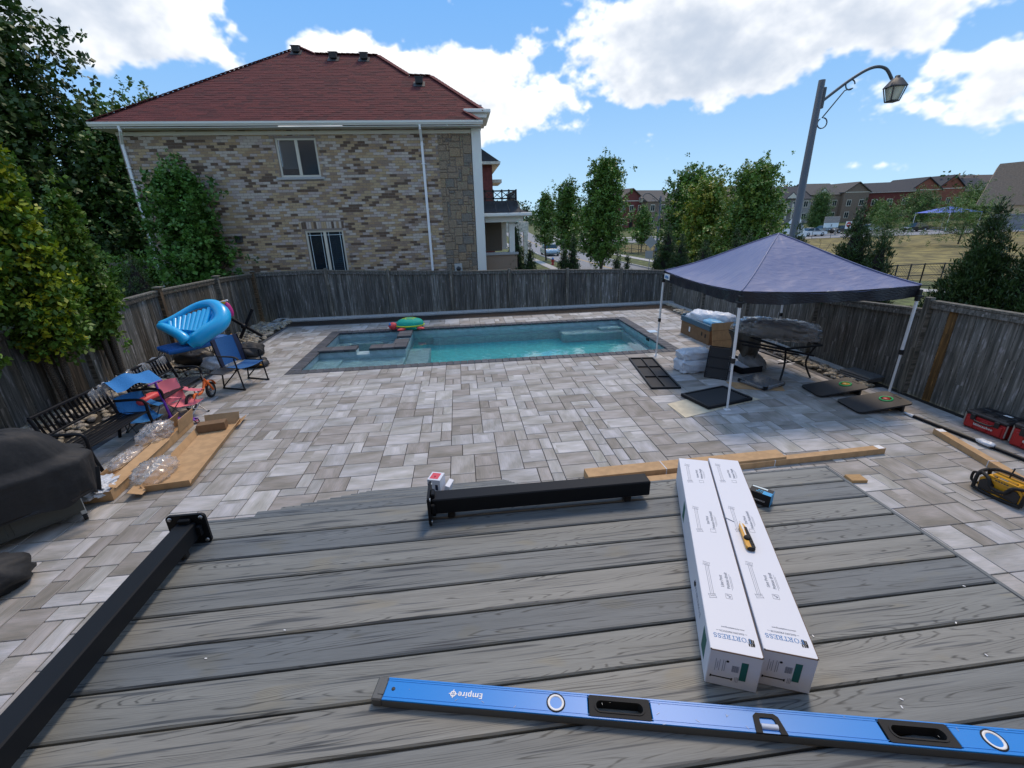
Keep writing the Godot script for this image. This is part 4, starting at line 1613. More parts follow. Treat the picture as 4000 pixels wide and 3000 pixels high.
# a narrow upright oak: several stems, dense leaves from knee height to the top
func column_tree(label: String, at: Vector3, h: float, r: float, low: float, count: int, lit: Color, sd: int) -> void:
	var t := thing("columnar_oak", label, "tree", at, 0, "columnar trees in front of the brown fence")
	var s := st()
	for i in 4:
		var a := i * 1.7 + sd
		tube(s, curve([Vector3(cos(a) * .05, -.2, sin(a) * .05), Vector3(cos(a) * r * .25, h * .25, sin(a) * r * .25), Vector3(cos(a) * r * .4, h * .6, sin(a) * r * .4), Vector3(cos(a) * r * .3, h * .94, sin(a) * r * .3)], 3), [.06, .055, .05, .045, .04, .035, .03, .02, .015, .008], 7)
	obj("trunk", s, M.bark, t)
	var spots := []
	var clumps := []
	for i in 95:
		var k := pow(rng.randf(), .9)
		var y := lerpf(low, h, k)
		var w := r * (1.0 - pow(k, 3.0) * .75) * (.55 + .45 * smoothstep(0, .2, k))
		var a := rng.randf() * TAU
		var q := pow(rng.randf(), .5)
		clumps.append([Vector3(cos(a) * w * q, y, sin(a) * w * q), rng.randf_range(.7, 1.3), q])
	for i in count:
		var c: Array = clumps[i % clumps.size()]
		var u := rng.randf()
		var p: Vector3 = c[0] + Vector3(rng.randfn() * r * .13, rng.randfn() * .17 + u * .12, rng.randfn() * r * .13)
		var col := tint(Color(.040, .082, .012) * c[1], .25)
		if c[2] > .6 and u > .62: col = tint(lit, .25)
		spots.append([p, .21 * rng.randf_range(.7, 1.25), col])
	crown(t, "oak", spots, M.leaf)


func trees() -> void:
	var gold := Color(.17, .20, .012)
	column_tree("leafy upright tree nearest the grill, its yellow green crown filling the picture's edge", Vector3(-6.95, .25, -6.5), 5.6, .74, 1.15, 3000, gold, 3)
	column_tree("leafy upright tree with a bare trunk at the fence behind the first bench", Vector3(-6.80, .27, -7.85), 4.3, .56, 1.05, 2300, gold, 11)
	column_tree("slimmer darker upright tree between the two benches and the post cap fence", Vector3(-6.80, .25, -9.05), 3.3, .34, .95, 900, Color(.07, .11, .014), 17)
	# behind the brown fence
	tree("dark_tree", "tall dark green tree rising behind the fence at the brick house's left end", Vector3(-18.5, -.8, -22.5), 12.8, 4.1, 1.6, "maple", .46, Color(.022, .045, .012), 64, 64, "", Vector3(.3, 0, 0), Color(.05, .075, .02, 1), true)
	tree("dark_tree", "dark green tree filling the gap between the fence and the house downspout", Vector3(-15.2, -.8, -24.0), 8.4, 2.8, .8, "maple", .42, Color(.026, .055, .013), 44, 48, "", Vector3.ZERO, Color(.05, .09, .02, 1), true)
	tree("roof_peek_tree", "thin tree top showing above the red roof's left slope", Vector3(-23.0, -.5, -41.0), 13.0, 3.2, 5.0, "maple", .65, Color(.05, .085, .03), 22, 16)
	tree("dogwood", "bright green dogwood tree with layered leaves against the brick wall", Vector3(-9.15, -.5, -16.95), 5.5, 1.22, 1.7, "maple", .30, Color(.038, .088, .018), 40, 34, "", Vector3(.1, 0, 0))
	shrub("hedge_shrub", "light green rounded shrub behind the brown fence beside the dogwood", "shrub", Vector3(-11.6, -.5, -17.4), Vector3(1.2, 1.35, .8), "bush", .33, Color(.06, .115, .016), 650)
	shrub("low_shrub", "low grey green shrub under the dogwood behind the fence corner", "shrub", Vector3(-8.7, -.5, -16.95), Vector3(1.3, 1.05, .45), "fine", .33, Color(.04, .072, .03), 420)
	cedar("small dark cedar just behind the brown fence, below the neighbour's pergola", Vector3(-9.6, -.5, -14.6), 2.9, .62, "", 420)
	var pg := thing("pergola", "weathered wooden pergola beams behind the fence and shrubs", "pergola", Vector3(-11.4, -.6, -18.6))
	for q in [[Vector3(-1.6, 2.5, 0), Vector3(1.7, 2.72, 0)], [Vector3(-1.6, 2.35, 1.0), Vector3(1.7, 2.5, 1.0)], [Vector3(-.3, 2.62, -.8), Vector3(.1, 2.62, 1.6)]]:
		var s := st()
		bar(s, q[0], q[1], .09, .14, .006)
		obj("beam", s, M.fence_rail, pg)
	for x in [-1.2, 0.7]:
		var s := st()
		bar(s, Vector3(x, 0, .5), Vector3(x, 2.5, .5), .12, .12)
		obj("post", s, M.fence_brown, pg)
	# cedars in the verge outside the fences
	var gr := "cedars planted along the grey fence"
	var row := [[-19.4, 3.4, .52, "tallest of the dark cedars left of the canopy, beside the road sign"], [-18.2, 3.05, .45, "dark cedar touching the tall one left of the canopy"], [-16.3, 2.85, .55, "shorter rounded cedar right of the tall pair left of the canopy"], [-14.4, 3.3, .40, "slim cedar just above the canopy's sloping left edge, before the yellowish maple"], [-13.75, 3.25, .40, "slim cedar beside another above the canopy's left slope"], [-11.6, 3.5, .45, "cedar right behind the canopy's peak at the lamp post's foot"]]
	for c in row: cedar(c[3], Vector3(9.15, -.75, c[0]), c[1], c[2] * 1.1, gr, 700)
	cedar("tall cedar right of the canopy peak, first of the pair on the dry field's edge", Vector3(9.15, -.7, -9.75), 3.95, .56, gr, 900)
	cedar("shorter cedar of the pair between the canopy and the dry field", Vector3(9.2, -.7, -9.1), 3.4, .48, gr, 700)
	cedar("broad many headed cedar behind the fence post at the canopy's right leg", Vector3(9.25, -.7, -7.1), 3.85, .86, gr, 2800, 4)
	cedar("cedar leaning against the broad one at the right end of the row", Vector3(9.45, -.7, -6.40), 3.65, .60, gr, 1300, 1)
	cedar("tall pointed cedar before the house porch behind the pool fence", Vector3(2.3, -.8, -18.7), 3.95, .42, "", 520)
	cedar("short cedar at the right foot of the porch cedar", Vector3(2.85, -.8, -18.5), 2.95, .34, "", 320)
	cedar("cedar behind the pool fence at the road's near edge, left of a pair", Vector3(4.15, -.8, -18.0), 2.95, .30, "", 330)
	cedar("taller cedar of the pair behind the pool fence at the road's near edge", Vector3(4.55, -.8, -18.1), 3.2, .32, "", 340)
	cedar("small cedar behind the pool fence just left of the stop sign", Vector3(6.35, -.8, -18.0), 2.5, .30, "", 280)
	cedar("small cedar nearest the stop sign behind the pool fence", Vector3(6.8, -.8, -18.0), 2.35, .28, "", 260)
	# street trees
	var st_col := Color(.052, .098, .020)
	var g2 := "young maples along the street"
	tree("street_maple", "loose green maple nearest the silver car on the road, beside the porch", Vector3(9.9, -1.5, -52.0), 7.0, 1.35, 2.3, "maple", .40, st_col, 34, 22, g2)
	tree("street_maple", "middle maple of the three along the road's left edge", Vector3(9.9, -1.4, -42.0), 7.4, 1.5, 2.2, "maple", .38, st_col, 38, 24, g2)
	tree("street_maple", "tallest of the maples along the road, full crown against the clouds", Vector3(9.9, -1.3, -31.6), 7.9, 1.75, 2.0, "maple", .33, st_col * 1.1, 60, 34, g2, Vector3(.15, 0, 0))
	tree("street_maple", "small maple behind the chain link fence left of the far lamp post", Vector3(24.5, -1.6, -60.0), 5.4, 1.5, 1.6, "maple", .42, st_col, 26, 22, g2)
	tree("street_maple", "dark green maple behind the yellowish one, left of the canopy", Vector3(19.2, -1.35, -37.5), 7.7, 2.4, 1.0, "maple", .40, st_col, 56, 34, g2)
	tree("street_maple", "yellowish green maple with orange leaf tips above the canopy's left slope", Vector3(18.0, -1.3, -32.2), 6.5, 2.2, .5, "maple", .33, Color(.088, .135, .022), 60, 40, g2, Vector3.ZERO, Color(.20, .19, .03, 1))
	tree("street_maple", "tall green maple right above the canopy beside the near lamp post", Vector3(18.4, -1.2, -27.8), 7.0, 2.15, .4, "maple", .33, st_col * 1.05, 64, 40, g2, Vector3.ZERO, Color(.10, .13, .025, 1))
	tree("locust", "wide feathery locust tree standing on the dry field behind the big cedar", Vector3(62.0, -1.3, -51.0), 5.2, 5.2, 1.9, "fine", .55, Color(.055, .10, .026), 34, 17, "feathery trees on the field")
	tree("locust", "feathery tree on the field between the cedar pair and the black car", Vector3(54.5, -1.4, -54.0), 4.8, 3.0, 1.3, "fine", .5, Color(.048, .092, .024), 30, 17, "feathery trees on the field")
	tree("locust", "feathery tree in the parking lot before the orange brick house", Vector3(104.0, -1.2, -96.0), 7.4, 4.6, 2.5, "fine", .9, Color(.040, .078, .022), 34, 22, "feathery trees on the field")
	tree("locust", "feathery tree before the white gabled house and the pale school wall", Vector3(118.0, -1.2, -96.0), 8.2, 4.8, 2.5, "fine", .9, Color(.050, .092, .022), 34, 22, "feathery trees on the field")
	tree("street_conifer", "pointed green tree in front of the brown house porches", Vector3(77.0, -1.2, -93.0), 7.6, 2.3, .8, "fine", .8, Color(.042, .080, .026), 40, 34)
	tree("street_conifer", "small round tree before the dark red house", Vector3(94.0, -1.2, -96.0), 5.6, 2.1, 1.2, "maple", .6, Color(.050, .085, .020), 26, 24)
	# bare tree by the right fence
	var b := thing("bare_tree", "leafless grey shrub tree with many thin upright branches right of the cedars", "tree", Vector3(12.6, -.7, -8.9))
	var s2 := st()
	tube(s2, curve([Vector3(-.05, 0, 0), Vector3(.02, 1.1, 0), Vector3(.1, 2.0, .05)], 3), [.11, .10, .095, .09, .08, .07, .06], 7)
	for i in 16:
		var a := rng.randf_range(-.9, 1.0)
		var z := rng.randf_range(-.8, .8)
		var y := rng.randf_range(1.0, 1.9)
		tube(s2, curve([Vector3(.03, y, 0), Vector3(a * .4, y + .6, z * .4), Vector3(a * .8 + .1, y + rng.randf_range(1.0, 1.9), z * .7)], 3), [.04, .034, .028, .022, .017, .012, .006], 5)
	obj("trunk", s2, M.bark, b)
	var tw := thing("bare_sapling", "small half bare sapling on the field's edge above the canopy", "tree", Vector3(20.5, -1.1, -24.5))
	s2 = st()
	for i in 9:
		var a := i * 2.4
		tube(s2, [Vector3(0, .6, 0), Vector3(cos(a) * .35, 1.5, sin(a) * .35), Vector3(cos(a) * .75, 2.1 + .2 * (i % 3), sin(a) * .75)], [.03, .018, .006], 5)
	tube(s2, [Vector3.ZERO, Vector3(0, .8, 0)], [.05, .03], 6)
	obj("trunk", s2, M.bark, tw)
	var sp := []
	for i in 60: sp.append([Vector3(rng.randfn() * .5, 1.5 + rng.randfn() * .35, rng.randfn() * .5), .2, tint(Color(.11, .085, .02), .3)])
	crown(tw, "fine", sp, M.leaf)
	# a far belt of trees closes the horizon
	var far := thing("treeline", "", "", Vector3.ZERO)
	far.remove_meta("label")
	far.remove_meta("category")
	stuff(far)
	var spots := []
	for i in 5200:
		var a := rng.randf_range(-1.15, 1.35)
		var d := rng.randf_range(170.0, 300.0)
		var top := 7.0 + 3.0 * sin(a * 23.0) + 2.0 * sin(a * 61.0)
		spots.append([Vector3(sin(a) * d, .5 + pow(rng.randf(), .8) * top, -cos(a) * d), rng.randf_range(3.0, 5.5), tint(Color(.030, .055, .020), .3)])
	crown(far, "fine", spots, M.leaf, "treeline")


# ---------------------------------------------------------------- street, cars, far houses
func lamp_post(label: String, at: Vector3, turn: float, h: float) -> void:
	var t := thing("street_lamp", label, "street lamp", at, turn, "lantern street lamps")
	var s := st()
	tube(s, [Vector3.ZERO, Vector3(0, 1.2, 0)], [.20, .17], 12)
	lathe(s, [Vector2(.23, 1.2), Vector2(.24, 1.26), Vector2(.16, 1.32), Vector2(.145, 1.9), Vector2(.17, 1.93), Vector2(.16, 2.0), Vector2(.115, 2.04), Vector2(.082, h)], Transform3D(), 12)
	lathe(s, [Vector2(.082, h), Vector2(0, h + .004)], Transform3D(), 12)
	obj("pole", s, M.pole_grey, t)
	s = st()
	box(s, Vector3(.11, h - .42, 0), Vector3(.07, .5, .10), Basis(), .01)
	tube(s, curve([Vector3(.10, h - .50, 0), Vector3(.75, h - .02, 0), Vector3(1.25, h + .24, 0), Vector3(1.62, h + .22, 0), Vector3(1.86, h - .03, 0)], 6), .038, 8)
	obj("arm", s, M.pole_grey, t)
	s = st()
	var pts := []
	for k in 15: pts.append(Vector3(.22 + cos(2.2 + k * .42) * .13, h - 1.02 + sin(2.2 + k * .42) * .13, 0))
	pts.append(Vector3(.66, h - .26, 0))
	for k in 14: pts.append(Vector3(.78 + cos(PI + 2.4 - k * .42) * .12, h - .13 + sin(PI + 2.4 - k * .42) * .12, 0))
	tube(s, pts, .016, 6)
	obj("scroll", s, M.pole_grey, t)
	var c := Vector3(2.0, h - .30, 0)
	s = st()
	lathe(s, [Vector2(0, .44), Vector2(.07, .44), Vector2(.08, .38), Vector2(.15, .35), Vector2(.33, .13), Vector2(.35, .10), Vector2(0, .10)], Transform3D(Basis(Vector3.UP, PI / 4) * Basis.from_scale(Vector3.ONE * .80), c), 4)
	for k in 4:
		var a := PI / 4 + k * PI / 2
		bar(s, c + Vector3(cos(a) * .25, .08, sin(a) * .25), c + Vector3(cos(a) * .16, -.24, sin(a) * .16), .026, .026)
	lathe(s, [Vector2(0, -.29), Vector2(.21, -.29), Vector2(.21, -.33), Vector2(0, -.33)], Transform3D(Basis(Vector3.UP, PI / 4) * Basis.from_scale(Vector3.ONE * .80), c), 4)
	obj("lantern", s, M.vent, t)
	s = st()
	lathe(s, [Vector2(.275, .095), Vector2(.175, -.28)], Transform3D(Basis(Vector3.UP, PI / 4) * Basis.from_scale(Vector3.ONE * .80), c), 4)
	obj("lamp_pane", s, M.lamp_glass, t)


func car(n: String, label: String, at: Vector3, turn: float, paint_m: Material, tall := false) -> void:
	var t := thing(n, label, "car", at, turn, "cars on the streets")
	var hi := 1.66 if tall else 1.46
	var l := 2.3
	var low := .28
	var prof := [Vector2(-l, .50), Vector2(-l + .05, .72), Vector2(-l + .7, .88), Vector2(l - .75, .94), Vector2(l - .1, .86), Vector2(l, .50), Vector2(l - .1, low), Vector2(-l + .1, low)]
	var s := st()
	for sec in [[.90, 1.0], [.86, 1.02]]: prism(s, PackedVector2Array(prof.map(func(p): return Vector2(p.x * (1.0 if sec[0] > .88 else 1.004), p.y))), sec[0] * 2, Transform3D(Basis(), Vector3(0, 0, -sec[0])))
	var cab := [Vector2(-1.05, .86), Vector2(-.35, hi - .04), Vector2(.2, hi), Vector2(1.0, hi - .05), Vector2(1.75 if not tall else 2.1, .90)]
	var s2 := st()
	for i in cab.size() - 1:
		var a: Vector2 = cab[i]
		var b: Vector2 = cab[i + 1]
		var wa := .84 - .18 * (a.y - .86) / .6
		var wb := .84 - .18 * (b.y - .86) / .6
		var dst := s2 if i == 0 or i == cab.size() - 2 else s
		dst.set_smooth_group(-1)
		quad(dst, Vector3(a.x, a.y, -wa), Vector3(b.x, b.y, -wb), Vector3(b.x, b.y, wb), Vector3(a.x, a.y, wa), Vector3(0, 1, 0))
	for sd in [-1.0, 1.0]:
		var p := cab.map(func(q): return Vector3(q.x, q.y, sd * (.84 - .18 * (q.y - .86) / .6)))
		s2.set_smooth_group(-1)
		for i in range(1, 4): tri(s2, p[0], p[i], p[i + 1], Vector3(0, 0, sd))
		bar(s, p[2] + Vector3(0, -.02, sd * .01), Vector3(p[2].x + .05, .88, sd * .845), .05, .02)
	obj("body", s, paint_m, t)
	obj("window", s2, M.car_glass, t)
	for x in [-1.4, 1.42]:
		for z in [-.80, .80]:
			s = st()
			var rot := Transform3D(Basis(Vector3.RIGHT, PI / 2), Vector3(x, .33, z))
			lathe(s, [Vector2(.22, -.11), Vector2(.33, -.10), Vector2(.34, 0), Vector2(.33, .10), Vector2(.22, .11)], rot, 16)
			var wh := obj("wheel", s, M.rubber, t)
			s = st()
			lathe(s, [Vector2(0, -.115), Vector2(.22, -.11), Vector2(.22, .11), Vector2(0, .115)], rot, 12)
			obj("rim", s, M.steel, wh)
	for z in [-.62, .62]:
		s = st()
		box(s, Vector3(-l + .08, .68, z), Vector3(.12, .12, .34), Basis(), .03)
		obj("headlight", s, M.white, t)
		s = st()
		box(s, Vector3(l - .06, .76, z), Vector3(.10, .12, .34), Basis(), .03)
		obj("taillight", s, M.red, t)


# far house: walls, roof with its gable towards «front» or to the side, windows with panes, door
func far_house(label: String, x: float, z: float, w: float, d: float, h: float, rh: float, wall: Material, roof: Material, gable_front: bool, extra := 0, turn := 0.0, upper := true) -> Node3D:
	var t := thing("row_house", label, "house", Vector3(x, land(z), z), turn, "houses across the field")
	var s := st()
	box(s, Vector3(0, h / 2, -d / 2), Vector3(w, h, d))
	if gable_front:
		prism(s, PackedVector2Array([Vector2(-w / 2, h), Vector2(w / 2, h), Vector2(0, h + rh)]), d - .02, Transform3D(Basis(), Vector3(0, 0, -d + .01)))
	obj("wall", s, wall, t)
	s = st()
	var e := .35
	if gable_front:
		for sg in [-1.0, 1.0]:
			var k := rh / (w / 2)
			prism(s, PackedVector2Array([Vector2(sg * (w / 2 + e), h - k * e), Vector2(0, h + rh), Vector2(0, h + rh + .2), Vector2(sg * (w / 2 + e), h - k * e + .2)]), d + 2 * e, Transform3D(Basis(), Vector3(0, 0, -d - e)))
	else:
		prism(s, PackedVector2Array([Vector2(-d / 2 - e, h - .15), Vector2(d / 2 + e, h - .15), Vector2(0, h + rh)]), w + 2 * e - (0.0 if extra != 2 else w * .3), Transform3D(Basis(Vector3(0, 0, 1), Vector3.UP, Vector3(-1, 0, 0)), Vector3(w / 2 + e, 0, -d / 2)))
	obj("roof", s, roof, t)
	s = st()
	box(s, Vector3(0, h - .06, .02), Vector3(w + .5, .16, .10))
	obj("eave", s, M.far_cream, t)
	var n := int(maxf(2, w / 2.6))
	for fl in ([0, 1] if upper else [0]):
		for i in n:
			var c := Vector3(-w / 2 + (i + .5) * w / n, 1.6 + fl * 2.9, 0)
			if c.y > h - .6: continue
			if fl == 0 and i == n / 2:
				s = st()
				box(s, c + Vector3(0, -.5, .03), Vector3(1.0, 2.1, .08))
				obj("door", s, M.bark_dark, t)
				continue
			s = st()
			box(s, c + Vector3(0, .1, .02), Vector3(1.25, 1.55, .10))
			var wn := obj("window", s, M.far_cream, t)
			for sx in [-.29, .29]:
				s = st()
				box(s, c + Vector3(sx, .1, .06), Vector3(.48, 1.3, .05))
				obj("pane", s, M.car_glass, wn)
	if extra == 1:                                  # a small front gable with a porch on white columns
		s = st()
		prism(s, PackedVector2Array([Vector2(-1.9, 0), Vector2(1.9, 0), Vector2(0, 1.6)]), 2.2, Transform3D(Basis(), Vector3(-w * .18, h - .1, -1.2)))
		obj("gable", s, roof, t)
		s = st()
		prism(s, PackedVector2Array([Vector2(-1.5, 0), Vector2(1.5, 0), Vector2(0, 1.25)]), .05, Transform3D(Basis(), Vector3(-w * .18, h, 1.02)))
		box(s, Vector3(-w * .18, h - 2.6, .9), Vector3(3.6, .25, 1.8))
		obj("gable_panel", s, M.far_cream, t)
		for sx in [-1.6, 0.0, 1.6]:
			s = st()
			box(s, Vector3(-w * .18 + sx, (h - 2.6) / 2 + 1.2, 1.6), Vector3(.28, h - 2.4, .28))
			obj("column", s, M.far_cream, t)
	return t


func street() -> void:
	lamp_post("near lantern street lamp on a tall pole rising behind the canopy", Vector3(9.98, -.65, -12.9), -.12, 7.05)
	lamp_post("far lantern street lamp with its arm to the left beside the stop sign", Vector3(19.25, -1.42, -43.3), PI + .1, 6.2)
	# the back of a road sign, a lower plate under it
	var sg := thing("road_sign", "grey back of a diamond road sign on a post by the road", "road sign", Vector3(15.9, -1.35, -37.0), -.38)
	var s := st()
	tube(s, [Vector3.ZERO, Vector3(0, 2.9, 0)], .035, 6)
	obj("post", s, M.sign_back, sg)
	s = st()
	box(s, Vector3(0, 2.35, .05), Vector3(.72, .72, .012), Basis(Vector3.BACK, PI / 4), .002)
	obj("diamond_plate", s, M.sign_back, sg)
	s = st()
	box(s, Vector3(-.06, 1.35, .05), Vector3(.62, .62, .012), Basis(), .002)
	obj("lower_plate", s, M.sign_back, sg)
	var hy := thing("fire_hydrant", "red fire hydrant with a blue top on the verge by the sidewalk", "fire hydrant", Vector3(9.55, -1.45, -46.5))
	s = st()
	lathe(s, [Vector2(.17, 0), Vector2(.17, .05), Vector2(.12, .07), Vector2(.11, .48), Vector2(.15, .50), Vector2(.15, .54)], Transform3D(), 12)
	box(s, Vector3(0, .38, 0), Vector3(.40, .12, .12), Basis(), .03)
	obj("barrel", s, M.red, hy)
	s = st()
	lathe(s, [Vector2(.13, .54), Vector2(.11, .64), Vector2(.04, .70), Vector2(.03, .76), Vector2(0, .76)], Transform3D(), 12)
	obj("bonnet", s, M.kid_blue, hy)
	car("silver_car", "silver green car coming along the road by the brick house", Vector3(12.0, -1.58, -60.5), PI / 2, M.car_silver)
	car("white_car", "white car parked on the field's edge beside the near lamp post", Vector3(65.0, -1.28, -79.2), PI, M.car_white)
	car("grey_car", "grey brown car parked in front of the brown houses", Vector3(76.0, -1.2, -84.8), 0.0, M.car_grey)
	car("silver_car", "silver car partly hidden behind the grey car", Vector3(73.2, -1.2, -86.6), 0.0, M.car_silver)
	car("black_car", "black crossover car with a white reflection on its roof among the feathery trees", Vector3(89.0, -1.25, -82.0), 0.0, M.car_black, true)
	car("white_car", "pale car half hidden behind the cedar pair", Vector3(83.5, -1.2, -86.6), 0.0, M.car_white)
	# chain link fences: posts, rails and wire mesh
	for f in [["black chain link fence along the far sidewalk beyond the lamp post", [Vector3(21.9, 0, -66), Vector3(22.2, 0, -46), Vector3(24.2, 0, -34)], 1.25, 9], ["black chain link fence crossing the dry field behind the cedars", [Vector3(20.6, 0, -21.6), Vector3(25.0, 0, -21.9), Vector3(30.0, 0, -21.0)], 1.2, 5], ["low black fence at the top of the dry field before the parked cars", [Vector3(60, 0, -73), Vector3(150, 0, -73)], 1.2, 26]]:
		var t := thing("chain_fence", f[0], "fence", Vector3(f[1][0].x, land(f[1][0].z), f[1][0].z))
		var o := t.position
		for i in f[1].size() - 1:
			var a: Vector3 = f[1][i]
			var b: Vector3 = f[1][i + 1]
			a.y = land(a.z)
			b.y = land(b.z)
			for y in [.06, f[2] * .52, f[2]]:
				s = st()
				tube(s, [a + Vector3(0, y, 0) - o, b + Vector3(0, y, 0) - o], .025, 5)
				obj("rail", s, M.fence_wire, t)
			for k in f[3] + 1:
				s = st()
				var p: Vector3 = a.lerp(b, float(k) / f[3]) - o
				tube(s, [p, p + Vector3(0, f[2] + .05, 0)], .035, 6)
				obj("post", s, M.fence_wire, t)
			s = st()
			var n := int((b - a).length() / .16)
			if n < 160:
				for k in n:
					var p := a.lerp(b, float(k) / n) - o
					for sl in [-1.0, 1.0]:
						var q := a.lerp(b, (k + sl * f[2] / .16) / n) - o
						if k + sl * f[2] / .16 < 0 or k + sl * f[2] / .16 > n: continue
						bar(s, p + Vector3(0, .05, 0), q + Vector3(0, f[2] - .02, 0), .006, .006)
				stuff(obj("wire_mesh", s, M.fence_wire, t))
	# houses beyond, left to right
	far_house("dark roofed red house with its side gable, left of the far lamp", 42.5, -112, 8, 11, 6.4, 2.6, M.far_red, M.far_roof_brown, true, 0, .35)
	far_house("brown grey house behind the far lamp's pole", 50.5, -112, 9.5, 11, 6.2, 2.7, M.far_brown, M.far_roof, false, 0, .3)
	far_house("brown grey house right of the lamp, half hidden by maples", 60.5, -114, 9.5, 11, 6.4, 2.8, M.far_brown, M.far_roof, false, 2, .3)
	far_house("plain roofed brown house between the tall maples", 73.0, -118, 10, 10, 6.6, 2.9, M.far_brown, M.far_roof_brown, false)
	far_house("pale house with a white gable and porch beside the near lamp post", 85.5, -112, 9, 10, 6.0, 3.0, M.far_grey, M.far_roof_dark, false, 1)
	far_house("brown house with a front gable right of the near lamp post", 94.5, -113, 8.4, 10, 6.8, 2.8, M.far_brown, M.far_roof, false, 1)
	far_house("brown house with an oval window and twin gables", 102.2, -112, 7.0, 10, 7.2, 2.2, M.far_brown, M.far_roof, true)
	far_house("dark red house with a plain side wall", 112.0, -112, 9.6, 13, 7.0, 2.6, M.far_red, M.far_roof_dark, false, 0, -.55)
	far_house("orange brick house with arched windows behind the feathery trees", 120.6, -111, 8.0, 11, 7.4, 2.8, M.far_orange, M.far_roof_dark, true, 0, -.1)
	far_house("orange brick house with the taller peak and small arched window", 129.0, -112, 8.2, 11, 7.6, 3.0, M.far_orange, M.far_roof_dark, true)
	far_house("grey roofed house with a white timbered gable beside the school wall", 138.0, -112, 8.6, 11, 6.8, 3.4, M.far_orange, M.far_roof_dark, false, 1)
	far_house("brown roofed house behind the timbered gable", 148.0, -118, 12, 10, 7.6, 3.6, M.far_brown, M.far_roof_brown, false)
	# school building with a battered stucco wall
	var sc := thing("school_building", "large pink brown stucco school building with a slanted wall at the right edge", "building", Vector3(111.1, -1.3, -79.2), -.88)
	s = st()
	prism(s, PackedVector2Array([Vector2(-8.6, 4.4), Vector2(20, 4.4), Vector2(20, 13.2), Vector2(-7.0, 12.1)]), 16.0, Transform3D(Basis(), Vector3(0, 0, -16)))
	obj("wall", s, M.stucco, sc)
	s = st()
	box(s, Vector3(7.5, 3.55, -8.2), Vector3(25, 1.75, 15.6))
	obj("pale_band", s, M.stucco_pale, sc)
	s = st()
	box(s, Vector3(7.2, 1.3, -8.0), Vector3(26, 2.7, 16.4))
	obj("stone_base", s, M.stone_grey, sc)
	s = st()
	box(s, Vector3(7.2, 2.72, -7.9), Vector3(26.3, .14, 16.6))
	obj("ledge", s, M.curb, sc)
	for x in [4.6, 8.0, 11.4]:
		s = st()
		box(s, Vector3(x, 3.6, -.38), Vector3(2.6, 1.35, .08))
		var w := obj("window", s, M.vent, sc)
		s = st()
		box(s, Vector3(x, 3.6, -.33), Vector3(2.3, 1.1, .06))
		obj("pane", s, M.car_glass, w)
	var bt := thing("blue_canopy", "bright blue pyramid canopy beside the school building", "canopy", Vector3(100.5, -1.25, -86.5))
	s = st()
	for k in 4:
		var a := PI / 4 + k * PI / 2
		tri(s, Vector3(0, 4.5, 0), Vector3(cos(a) * 5.2, 3.3, sin(a) * 5.2), Vector3(cos(a + PI / 2) * 5.2, 3.3, sin(a + PI / 2) * 5.2), Vector3.UP)
	obj("canopy_top", s, M.blue_tarp, bt)
	for k in 4:
		s = st()
		var a := PI / 4 + k * PI / 2
		tube(s, [Vector3(cos(a) * 5.0, 0, sin(a) * 5.0), Vector3(cos(a) * 5.0, 3.3, sin(a) * 5.0)], .06, 6)
		obj("leg", s, M.white_metal, bt)
	var sl := thing("shade_sail", "large white triangular sail seen behind the near lamp post", "shade sail", Vector3(57.0, -1.3, -74.0))
	s = st()
	sheet(s, func(u, v): return Vector3(lerpf(-2.9, 2.9, u) * (1.0 - v) + .35 * v, .25 + 4.1 * v, .5 * sin(PI * u) * (1.0 - v)), 8, 8, Vector3(0, 0, 1))
	obj("sail", s, M.sail_white, sl)
	s = st()
	tube(s, [Vector3(.35, 0, -.05), Vector3(.35, 4.5, -.05)], .08, 8)
	obj("mast", s, M.white_metal, sl)
	var sb := thing("school_sign", "white and pale blue school notice board on posts by the parking lot", "sign", Vector3(69.6, -1.3, -80.5))
	s = st()
	box(s, Vector3(0, 2.75, 0), Vector3(3.0, 1.1, .25), Basis(), .03)
	obj("header", s, M.far_grey, sb)
	s = st()
	box(s, Vector3(0, 1.75, 0), Vector3(2.9, .85, .2), Basis(), .02)
	obj("board", s, M.blind, sb)
	text(sb, "X", .42, Transform3D(Basis(), Vector3(0, 1.72, .11)), M.vent, "Droid Sans", .01, true)
	for x in [-1.2, 1.2]:
		s = st()
		box(s, Vector3(x, .7, 0), Vector3(.2, 1.4, .2))
		obj("post", s, M.far_grey, sb)
	var ne := thing("no_entry_sign", "white sign with a red no entry disc near the grey car", "sign", Vector3(73.0, -1.2, -80.3))
	s = st()
	box(s, Vector3(0, 1.6, 0), Vector3(1.2, 1.3, .05), Basis(), .01)
	obj("plate", s, M.white, ne)
	s = st()
	lathe(s, [Vector2(0, .02), Vector2(.46, .02), Vector2(.46, 0)], Transform3D(Basis(Vector3.RIGHT, PI / 2), Vector3(0, 1.7, .03)), 20)
	obj("disc", s, M.red, ne)
	s = st()
	box(s, Vector3(0, 1.7, .055), Vector3(.66, .15, .01))
	obj("bar", s, M.white, ne)
	s = st()
	box(s, Vector3(0, .5, -.04), Vector3(.08, 1.2, .05))
	obj("post", s, M.steel, ne)


